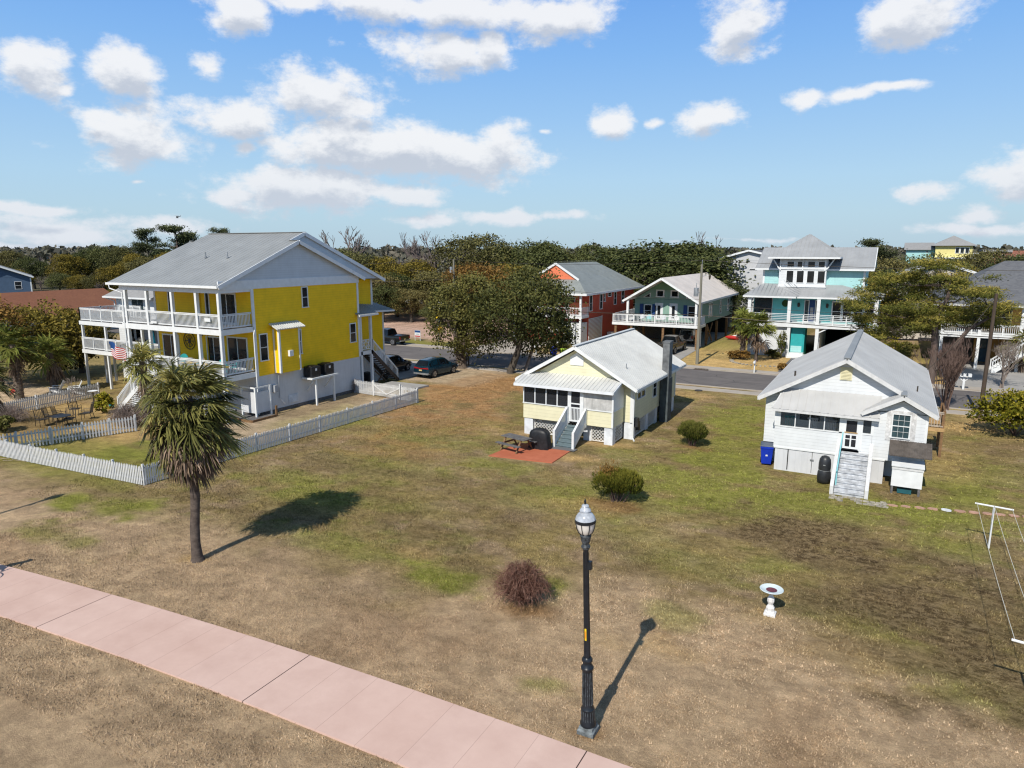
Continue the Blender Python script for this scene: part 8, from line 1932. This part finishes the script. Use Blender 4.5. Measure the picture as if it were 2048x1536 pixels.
# skyline trees that can be told apart
for a in ((300, 128, 457, 'pine', .8, 'open tall pine left of its rounder twin above the yellow house roof'), (353, 124, 450, 'pine', 1.15, 'tall round-topped pine just left of the yellow house ridge'), (437, 135, 456, 'pine', .7, 'small pine top peeping over the yellow house ridge'),
          (705, 112, 455, 'bare', 1.25, 'bare spreading tree rising beside the yellow house gable'), (835, 130, 466, 'bare', .8, 'thin bare tree left of the reddish bare thicket'), (880, 124, 466, 'bare', 1.15, 'dense bare tree with pale limbs left of the big dark oak'), (1440, 132, 464, 'bare', .9, 'bare fan-shaped tree between the oaks and the pale grey house'),
          (950, 122, 470, 'oak', 1.15, 'tall dark oak standing highest on the skyline in the middle'), (1075, 128, 484, 'wide', 1.15, 'wide rounded oak behind the coral house roof'), (1190, 132, 490, 'wide', 1.0, 'dark oak behind the coral roof, right of the wide rounded one'),
          (1335, 112, 486, 'wide', 1.55, 'huge dome-shaped dark oak behind the green house'), (1745, 150, 478, 'pine', .9, 'single dark pine right of the turquoise house roof')): wood(*a)
for a in ((990, 124, 484, 'oak', 1.), (1130, 134, 492, 'oak', 1.1), (1250, 120, 500, 'oak', 1.), (1290, 116, 492, 'wide', .9), (1400, 112, 495, 'wide', .95), (1440, 110, 545, 'oak', 1.), (905, 118, 500, 'bare', .9),
          (720, 105, 496, 'oak', 1.2), (690, 112, 490, 'oak', 1.1), (760, 103, 515, 'rust', 1.1), (745, 92, 545, 'oak', 1.3), (790, 98, 535, 'oak', 1.3), (830, 104, 520, 'rust', 1.3), (870, 100, 545, 'oak', 1.4), (900, 96, 560, 'oak', 1.2), (800, 128, 505, 'bare', 1.), (855, 135, 503, 'bare', 1.1), (780, 112, 520, 'bare', 1.), (930, 106, 530, 'rust', 1.3),
          (985, 108, 525, 'oak', 1.2), (1045, 112, 530, 'rust', 1.3), (1020, 98, 560, 'rust', 1.2), (1225, 108, 530, 'oak', 1.3), (1450, 104, 560, 'oak', 1.1), (760, 90, 560, 'oak', 1.5), (820, 92, 575, 'oak', 1.4), (700, 98, 540, 'oak', 1.3), (880, 90, 590, 'wide', 1.3),
          (1770, 118, 505, 'oak', 1.3), (1830, 124, 508, 'oak', 1.2), (1800, 106, 530, 'oak', 1.4), (1745, 104, 545, 'rust', 1.3), (1870, 130, 503, 'oak', 1.1), (1905, 150, 512, 'rust', 1.2), (1975, 160, 497, 'oak', .9), (2020, 170, 498, 'bare', 1.), (2040, 150, 508, 'oak', 1.1), (1715, 118, 515, 'oak', 1.2), (2075, 140, 510, 'oak', 1.2), (2110, 120, 512, 'oak', 1.2), (1660, 135, 510, 'oak', 1.2), (1560, 140, 508, 'oak', 1.3), (1495, 138, 512, 'oak', 1.2),
          (15, 130, 500, 'oak', 1.2), (60, 118, 508, 'oak', 1.2), (95, 135, 503, 'bare', 1.1), (130, 120, 508, 'rust', 1.2), (170, 128, 492, 'oak', 1.), (205, 130, 488, 'oak', 1.), (238, 126, 493, 'oak', .9), (262, 122, 500, 'rust', 1.), (30, 108, 530, 'rust', 1.4), (75, 104, 545, 'bare', 1.2), (110, 106, 535, 'oak', 1.4), (150, 104, 540, 'rust', 1.4), (190, 102, 545, 'oak', 1.3), (225, 104, 530, 'rust', 1.3), (255, 100, 550, 'oak', 1.2), (290, 110, 505, 'oak', 1.2), (330, 114, 500, 'rust', 1.1), (380, 122, 495, 'oak', 1.1), (210, 92, 575, 'rust', 1.2), (-40, 110, 520, 'oak', 1.4), (-90, 120, 505, 'oak', 1.3), (-60, 98, 560, 'rust', 1.3), (185, 96, 560, 'bare', 1.1), (430, 118, 500, 'oak', 1.2), (520, 116, 498, 'oak', 1.3), (600, 114, 500, 'oak', 1.3), (650, 110, 500, 'rust', 1.3)): wood(a[0], a[1], a[2]+rt.uniform(-2, 15), *a[3:])
# far woodland reading as one mass
def far_mass():
    rng = np.random.default_rng(77); parts = []
    n = 3000
    d = 150*np.exp(rng.uniform(0, 1.9, n)); ang = rng.uniform(radians(-86), radians(34), n)
    x, y = np.sin(ang)*d, np.cos(ang)*d
    k = (y > 128) & ~((np.abs(x-11) < 14) & (y < 252)); x, y, d = x[k], y[k], d[k]; n = len(x)
    R = rng.uniform(2.6, 5., n)*(1+d/700); h = np.clip(rng.normal(7.6, 1.6, n)+np.where(d > 300, 1.7+d*.0028, 0), 4.5, 15); ct = rng.normal(.45, .2, n)
    m = 26
    X = np.repeat(np.stack([x, y, h-R*.5], -1), m, 0); u = unit(rng.normal(size=(n*m, 3))); u[:, 2] = np.abs(u[:, 2])*.9-.15
    P_ = X+u*np.repeat(R, m)[:, None]*np.array((1, 1, .62))*rng.uniform(.8, 1.08, (n*m, 1))
    s = np.repeat(.55+d/260, m)*rng.uniform(.7, 1.3, n*m)
    V, F = leaf_quads(rng, P_, unit(u+rng.normal(size=u.shape)*.6), s*1.3, s)
    T = np.repeat(ct, m)+rng.normal(0, .14, n*m)+.15*u[:, 2]
    o = vmesh('woodland', V, F, T, M['leaf_haze'], None); tag(o, 'hazy olive and brown woodland reaching the horizon', 'woodland', kind='stuff')
M['leaf_haze'] = leafmat('hazy_woodland_leaves', (.048, .050, .040), (.090, .087, .064), (.145, .128, .10), .1, .1)
far_mass()

# ---- yellow-tipped pine in front of the orange house
t = thing('pine_tree', 'gnarled yellow-green pine with flat tufted boughs and a forked trunk across the road', 'pine tree', (3.42, 70.6, 0))
rng = np.random.default_rng(5); rnd = random.Random(5); parts = []; ends = []
for px, row, wx, wy in ((1880, 532, 42, 15), (1832, 556, 40, 15), (1925, 560, 40, 15), (1765, 585, 44, 18), (1848, 585, 52, 18), (1935, 590, 52, 17), (1800, 615, 46, 18), (1875, 618, 56, 17), (1960, 616, 46, 16), (1745, 640, 34, 18), (1985, 646, 34, 16), (1830, 648, 50, 17), (1925, 640, 50, 16), (1722, 606, 26, 16), (1890, 560, 40, 14), (1785, 560, 26, 12), (1975, 585, 30, 12), (1760, 668, 34, 14), (2003, 618, 22, 12), (1870, 655, 30, 12)):
    Y = 70.6+rnd.uniform(-2.6, 2.6); p, z = along(px, Y, row); sc = 60/1400.; c = np.array((p.x, Y, z)); ends.append(Vector(c))
    for j in range(13):
        cc = c+rng.normal(size=3)*np.array((wx*sc*.5, 1.0, wy*sc*.45)); m_ = 165; ct = rng.normal(.5, .13)
        P_ = cc+rng.normal(size=(m_, 3))*np.array((.42, .42, .15)); u = unit(rng.normal(size=(m_, 3))*np.array((1, 1, .6))+np.array((0, 0, .45)))
        V, F = leaf_quads(rng, P_, unit(np.cross(u, rng.normal(size=u.shape))), .34*rng.uniform(.7, 1.2, m_), .06, axis=u)
        parts.append((V, F, ct+rng.normal(0, .11, m_)+.9*(P_[:, 2]-cc[2])+.25*(cc[2]-c[2])))  # tint darkens towards the undersides: shade painted into the needle colour
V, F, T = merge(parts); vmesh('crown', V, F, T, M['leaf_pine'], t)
mb = MB(); b0 = Vector((3.42, 70.6, 0)); f1 = b0+Vector((.1, 0, 2.4)); m1 = b0+Vector((-.1, .1, 5.2)); tp = b0+Vector((.7, .2, 9.6)); m2 = b0+Vector((2.4, -.4, 5.0)); t2 = b0+Vector((4.6, -.3, 6.6))
mb.path([b0-Vector((0, 0, .2)), b0+Vector((.05, 0, 1.2)), f1, m1, m1.lerp(tp, .5)+Vector((.3, 0, 0)), tp], [.4, .33, .29, .24, .16, .06], 10); mb.path([b0+Vector((.06, 0, 1.0)), b0+Vector((1.2, -.3, 2.9)), m2, t2], [.22, .2, .15, .06], 8)
for e in ends:
    s0 = min((f1.lerp(m1, .5), m1, m1.lerp(tp, .4), m1.lerp(tp, .75), m2, m2.lerp(t2, .6)), key=lambda q: (q-e).length+abs(q.z-e.z+.8)*.6)
    mb.path([s0, s0.lerp(e, .55)+Vector((rnd.uniform(-.3, .3), rnd.uniform(-.3, .3), -.25)), e-Vector((0, 0, .15))], [.10, .065, .025], 5)
mb.build('trunk', M['bark_pine'], t, True)
def pine_bush(px, py, label, R, seed, n=26, mat='leaf_pine', z0=.5):
    rng = np.random.default_rng(seed); p = at(px, py); t = thing('pine_shrub', label, 'shrub', (p.x, p.y, 0)); parts = []; mb = MB()
    for j in range(n):
        d = unit(rng.normal(size=3)); d[2] = abs(d[2]); cc = np.array((p.x, p.y, z0))+d*np.array(R)*rng.uniform(.5, 1); m_ = 110
        mb.path([(p.x, p.y, 0), (p.x*.5+cc[0]*.5, p.y*.5+cc[1]*.5, cc[2]*.6), tuple(cc)], [.06, .04, .015], 5)
        P_ = cc+rng.normal(size=(m_, 3))*np.array((.34, .34, .16)); u = unit(rng.normal(size=(m_, 3))+np.array((0, 0, .6)))
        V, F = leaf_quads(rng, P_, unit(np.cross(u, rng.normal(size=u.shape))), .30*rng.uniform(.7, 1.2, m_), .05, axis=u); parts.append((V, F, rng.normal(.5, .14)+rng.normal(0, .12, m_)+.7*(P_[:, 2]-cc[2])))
    V, F, T = merge(parts); vmesh('foliage', V, F, T, M[mat], t); mb.build('stem', M['bark_pine'], t)
pine_bush(1700, 742, 'low sprawling yellow-green pine in front of the turquoise garage', (2.7, 1.6, 2.6), 61, 44)
pine_bush(1790, 735, 'small dark green shrub pine right of the turquoise garage', (1.5, 1.2, 2.0), 62, 22, 'leaf_pine')

# ---- shrubs on the lawns
def sprays(rng, c, R, n, L, W, up=1.0, squash=1., tint_top=.3, nl=16, core=.55):
    """upright sprays forming a rounded bush"""
    V, F, T, tips = lobed(rng, c, R, nl, n//14, 14, L, .16, (.36, .54), -.1, core=core)
    P_ = V.reshape(-1, 4, 3).mean(1); d = unit((P_-np.array(c))/np.array(R)+np.array((0, 0, up))+rng.normal(size=P_.shape)*.25)
    V, F = leaf_quads(rng, P_, unit(np.cross(d, rng.normal(size=d.shape))), L*rng.uniform(.7, 1.3, len(P_)), W, axis=d)
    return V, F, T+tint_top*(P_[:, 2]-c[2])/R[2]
def bush(name, label, base, parts_def, mat, seed, L, W, stems=14, stem_mat='bark_twig', up=1.0):
    rng = np.random.default_rng(seed); rnd = random.Random(seed); t = thing(name, label, 'shrub', base); pr = []
    for (dx, dy, z, R, n) in parts_def: pr.append(sprays(rng, (base[0]+dx, base[1]+dy, z), R, n, L, W, up))
    V, F, T = merge(pr); k = V[F[:, 0], 2] > .06; vmesh('foliage', V, F[k], T[k], M[mat], t)
    mb = MB()
    for i in range(stems):
        a = rnd.uniform(0, 6.3); r_ = rnd.uniform(.3, .9); dx, dy, z, R, n = rnd.choice(parts_def)
        e = Vector((base[0]+dx+cos(a)*R[0]*r_, base[1]+dy+sin(a)*R[1]*r_, z+R[2]*.4)); b = Vector((base[0]+dx*.4+cos(a)*.12, base[1]+dy*.4+sin(a)*.12, -.05))
        mb.path([b, b.lerp(e, .5)+Vector((0, 0, .1)), e], [.03, .02, .008], 5)
    mb.build('stem', M[stem_mat], t); return t
j = bush('juniper_bush', 'dense dark green juniper bush with an orange dead tip behind the street lamp', (-10.5, 29.6, 0), [(-.35, 0, .78, (.85, .85, .78), 5200), (.42, .05, .74, (.85, .85, .76), 5200), (.0, .3, .8, (.8, .7, .75), 3000)], 'leaf_juniper', 71, .15, .035, up=1.3)
rng = np.random.default_rng(72); P_ = np.array((-10.95, 29.6, 1.45))+rng.normal(size=(420, 3))*np.array((.24, .2, .17)); d = unit(rng.normal(size=(420, 3))*.4+np.array((0, 0, 1)))
V, F = leaf_quads(rng, P_, unit(np.cross(d, rng.normal(size=d.shape))), .16, .035, axis=d); vmesh('dead_foliage', V, F, rng.normal(.6, .15, 420), M['leaf_rust'], j)
bush('yew_bush', 'rounded olive green bush with feathery tips right of the cream cottage', (-9.9, 40.8, 0), [(0, 0, .72, (.95, .9, .72), 5200), (.25, 0, .66, (.8, .8, .66), 2000)], 'leaf_yew', 73, .17, .035, up=1.5)
def leafy(name, label, base, parts_def, mat, seed, leaf, stems=10, group=None):
    rng = np.random.default_rng(seed); rnd = random.Random(seed); t = thing(name, label, 'shrub', base, group); pr = []; mb = MB()
    for (dx, dy, z, R, ncl) in parts_def:
        V, F, T, tips = lobed(rng, (base[0]+dx, base[1]+dy, z), R, 18, ncl, 14, leaf, .2, (.30, .46), -.6, core=.66); k = V[F[:, 0], 2] > .05; pr.append((V, F[k], T[k]))
        for q in tips[:stems]: mb.path([(base[0]+dx*.3, base[1]+dy*.3, -.05), tuple(q)], [.04, .012], 5)
    V, F, T = merge(pr); vmesh('foliage', V, F, T, M[mat], t); mb.build('stem', M['bark_twig'], t); return t
leafy('rounded_bush', 'large round yellow-green bush at the right edge by the dark pole', (7.6, 52.6, 0), [(-.5, 0, 1.5, (2.2, 2.0, 1.45), 300), (1.4, .4, 1.6, (2.2, 2.0, 1.5), 300)], 'leaf_bush', 74, .20)
for i, (px, py, R, mat, lab) in enumerate(((208, 826, (.75, .7, .75), 'leaf_bush', 'small green bush left of the white front stairs'), (1777, 722, (1.3, 1.1, 1.3), 'leaf_bush', 'light green leafy shrub between the turquoise and orange houses'), (1815, 712, (1.2, 1.1, .8), 'leaf_oak', 'dark low shrub beside the light green one by the orange house'), (1562, 716, (.55, .55, 1.6), 'leaf_juniper', 'narrow upright dark evergreen beside the turquoise house door'), (1545, 716, (.8, .7, .5), 'leaf_oak', 'low dark shrub under the palms by the turquoise house'), (1478, 718, (1.2, .9, .5), 'leaf_rust', 'brown low planting at the foot of the thick palm'), (1565, 741, (.45, .45, .38), 'leaf_rust', 'small rusty grass tuft at the far kerb near the dark driveway'), (1122, 703, (1.1, .8, .5), 'leaf_oak', 'low green shrub behind the lime green bin'), (8, 862, (.9, .7, .5), 'leaf_oak', 'low green shrub inside the fence corner at the left edge'), (745, 905, (.01, .01, .01), 'leaf_oak', ''))):
    if not lab: continue
    p = at(px, py); leafy('garden_shrub', lab, (p.x, p.y, 0), [(0, 0, R[2]*.95, R, 90)], mat, 80+i, .2 if R[0] > .6 else .14, 5, 'garden shrubs')
# ---- leafless clumps
def twig_dome(name, label, base, R, n, seed, mat, k=7, w=(.010, .004), arch=1.0, h0=.0):
    rng = np.random.default_rng(seed); t = thing(name, label, 'shrub', base)
    a = rng.uniform(0, 2*pi, n); rr = np.sqrt(rng.uniform(.02, 1, n)); hh = R[2]*np.sqrt(np.clip(1-rr**2*.85, 0, 1))*rng.uniform(.55, 1.05, n)
    s = np.linspace(0, 1, k)[None]
    x = base[0]+(np.cos(a)*rr*R[0])[:, None]*(s**.8); y = base[1]+(np.sin(a)*rr*R[1])[:, None]*(s**.8)
    z = hh[:, None]*(np.sin(np.minimum(s*1.15, 1.0)*pi*.5)-arch*np.clip(s-.7, 0, 1)**1.3*1.4)+h0
    pth = np.stack([x, y, z], -1)+rng.normal(size=(n, k, 3))*np.array((.05, .05, .035))*(s[..., None]*R[0])
    pth[..., 2] = np.maximum(pth[..., 2], .02)
    V, F, m_ = ribbons(rng, pth, *w)
    T = np.repeat(rng.normal(.45, .2, n), m_)
    vmesh('twigs', V, F, T, M[mat], t)
    # short side shoots
    q = pth[:, 2:, :].reshape(-1, 3); q = q[rng.integers(0, len(q), n*3)]; dirs_ = unit(rng.normal(size=(len(q), 3))+np.array((0, 0, -.2))); sh_ = np.stack([q, q+dirs_*.12*R[0], q+dirs_*.22*R[0]+np.array((0, 0, -.03))], 1)
    V, F, m_ = ribbons(rng, sh_, w[0]*.6, w[1]*.6); vmesh('side_shoots', V, F, np.repeat(rng.normal(.5, .2, len(q)), m_), M[mat], t); return t
twig_dome('twig_bush', 'leafless reddish brown mound of tangled twigs left of the street lamp', (-10.0, 19.1, 0), (1.05, 1.0, 1.55), 900, 91, 'twig_red')
p = at(258, 852); twig_dome('bare_shrub', 'leafless grey-brown shrub overhanging the inner picket fence', (p.x, p.y, 0), (1.7, 1.3, 1.7), 700, 92, 'twig_grey')
p = at(20, 842); twig_dome('bare_vine', 'leafless vine sprawling over the shaded fence at the left edge', (p.x, p.y, .5), (2.2, 1.0, 1.3), 400, 93, 'twig_grey')
p = at(2035, 735); twig_dome('bare_shrub', 'reddish bare shrub below the orange house stairs', (p.x, p.y, 0), (1.8, 1.4, 1.9), 600, 94, 'twig_red')
p = at(722, 783); twig_dome('bare_shrub', 'small leafless shrub at the foot of the white wall by the braced gate', (p.x-.15, p.y-.5, 0), (.45, .35, 1.2), 120, 95, 'twig_grey', arch=.2)
t = bare_tree('crape_myrtle', (4.0, 59.0, 0), 5.3, .055, 96, 'bark_twig', 5, 'tree', 'leafless many-stemmed crape myrtle at the kerb behind the white cottage', None, .30, stems=11)
t = bare_tree('crape_myrtle', (8.6, 65.5 if False else 70.9, 0), 4.6, .07, 97, 'bark_pale', 5, 'tree', 'leafless pale branching shrub beside the grey drive at the right edge', None, .6, stems=4)
p = at(150, 805); bare_tree('bare_sapling', (p.x, p.y, 0), 2.6, .04, 98, 'bark_pale', 4, 'tree', 'small leafless sapling between the two back yards', None, .6)
# pile of sticks outside the fence corner
p = at(55, 918); t = thing('stick_pile', 'scattered pile of pale dry sticks outside the white fence at the left', 'stick pile', (p.x, p.y, 0)); mb = MB(); rnd = random.Random(3)
for i in range(46):
    a = rnd.uniform(-.5, .5)+rnd.choice((0, .4)); q = Vector((p.x+rnd.gauss(0, .9), p.y+rnd.gauss(0, .35), rnd.uniform(.02, .12))); d = Vector((cos(a), sin(a), rnd.uniform(-.05, .1)))*rnd.uniform(.15, .5)
    mb.path([q-d, q, q+d], [.012, .016, .01], 5)
mb.build('sticks', M['leaf_debris'], t)
# planting bed edging under the palms
p = at(1512, 730); t = thing('bed_edging', 'curved stone edging round the palm bed', 'edging', (p.x, p.y, 0)); mb = MB()
for i in range(22):
    a = pi+pi*i/21; mb.obox((p.x+.3+3.1*cos(a), p.y+2.0+2.6*sin(a), .04), (.4, .16, .1), a)
mb.build('stones', M['paver'], t)
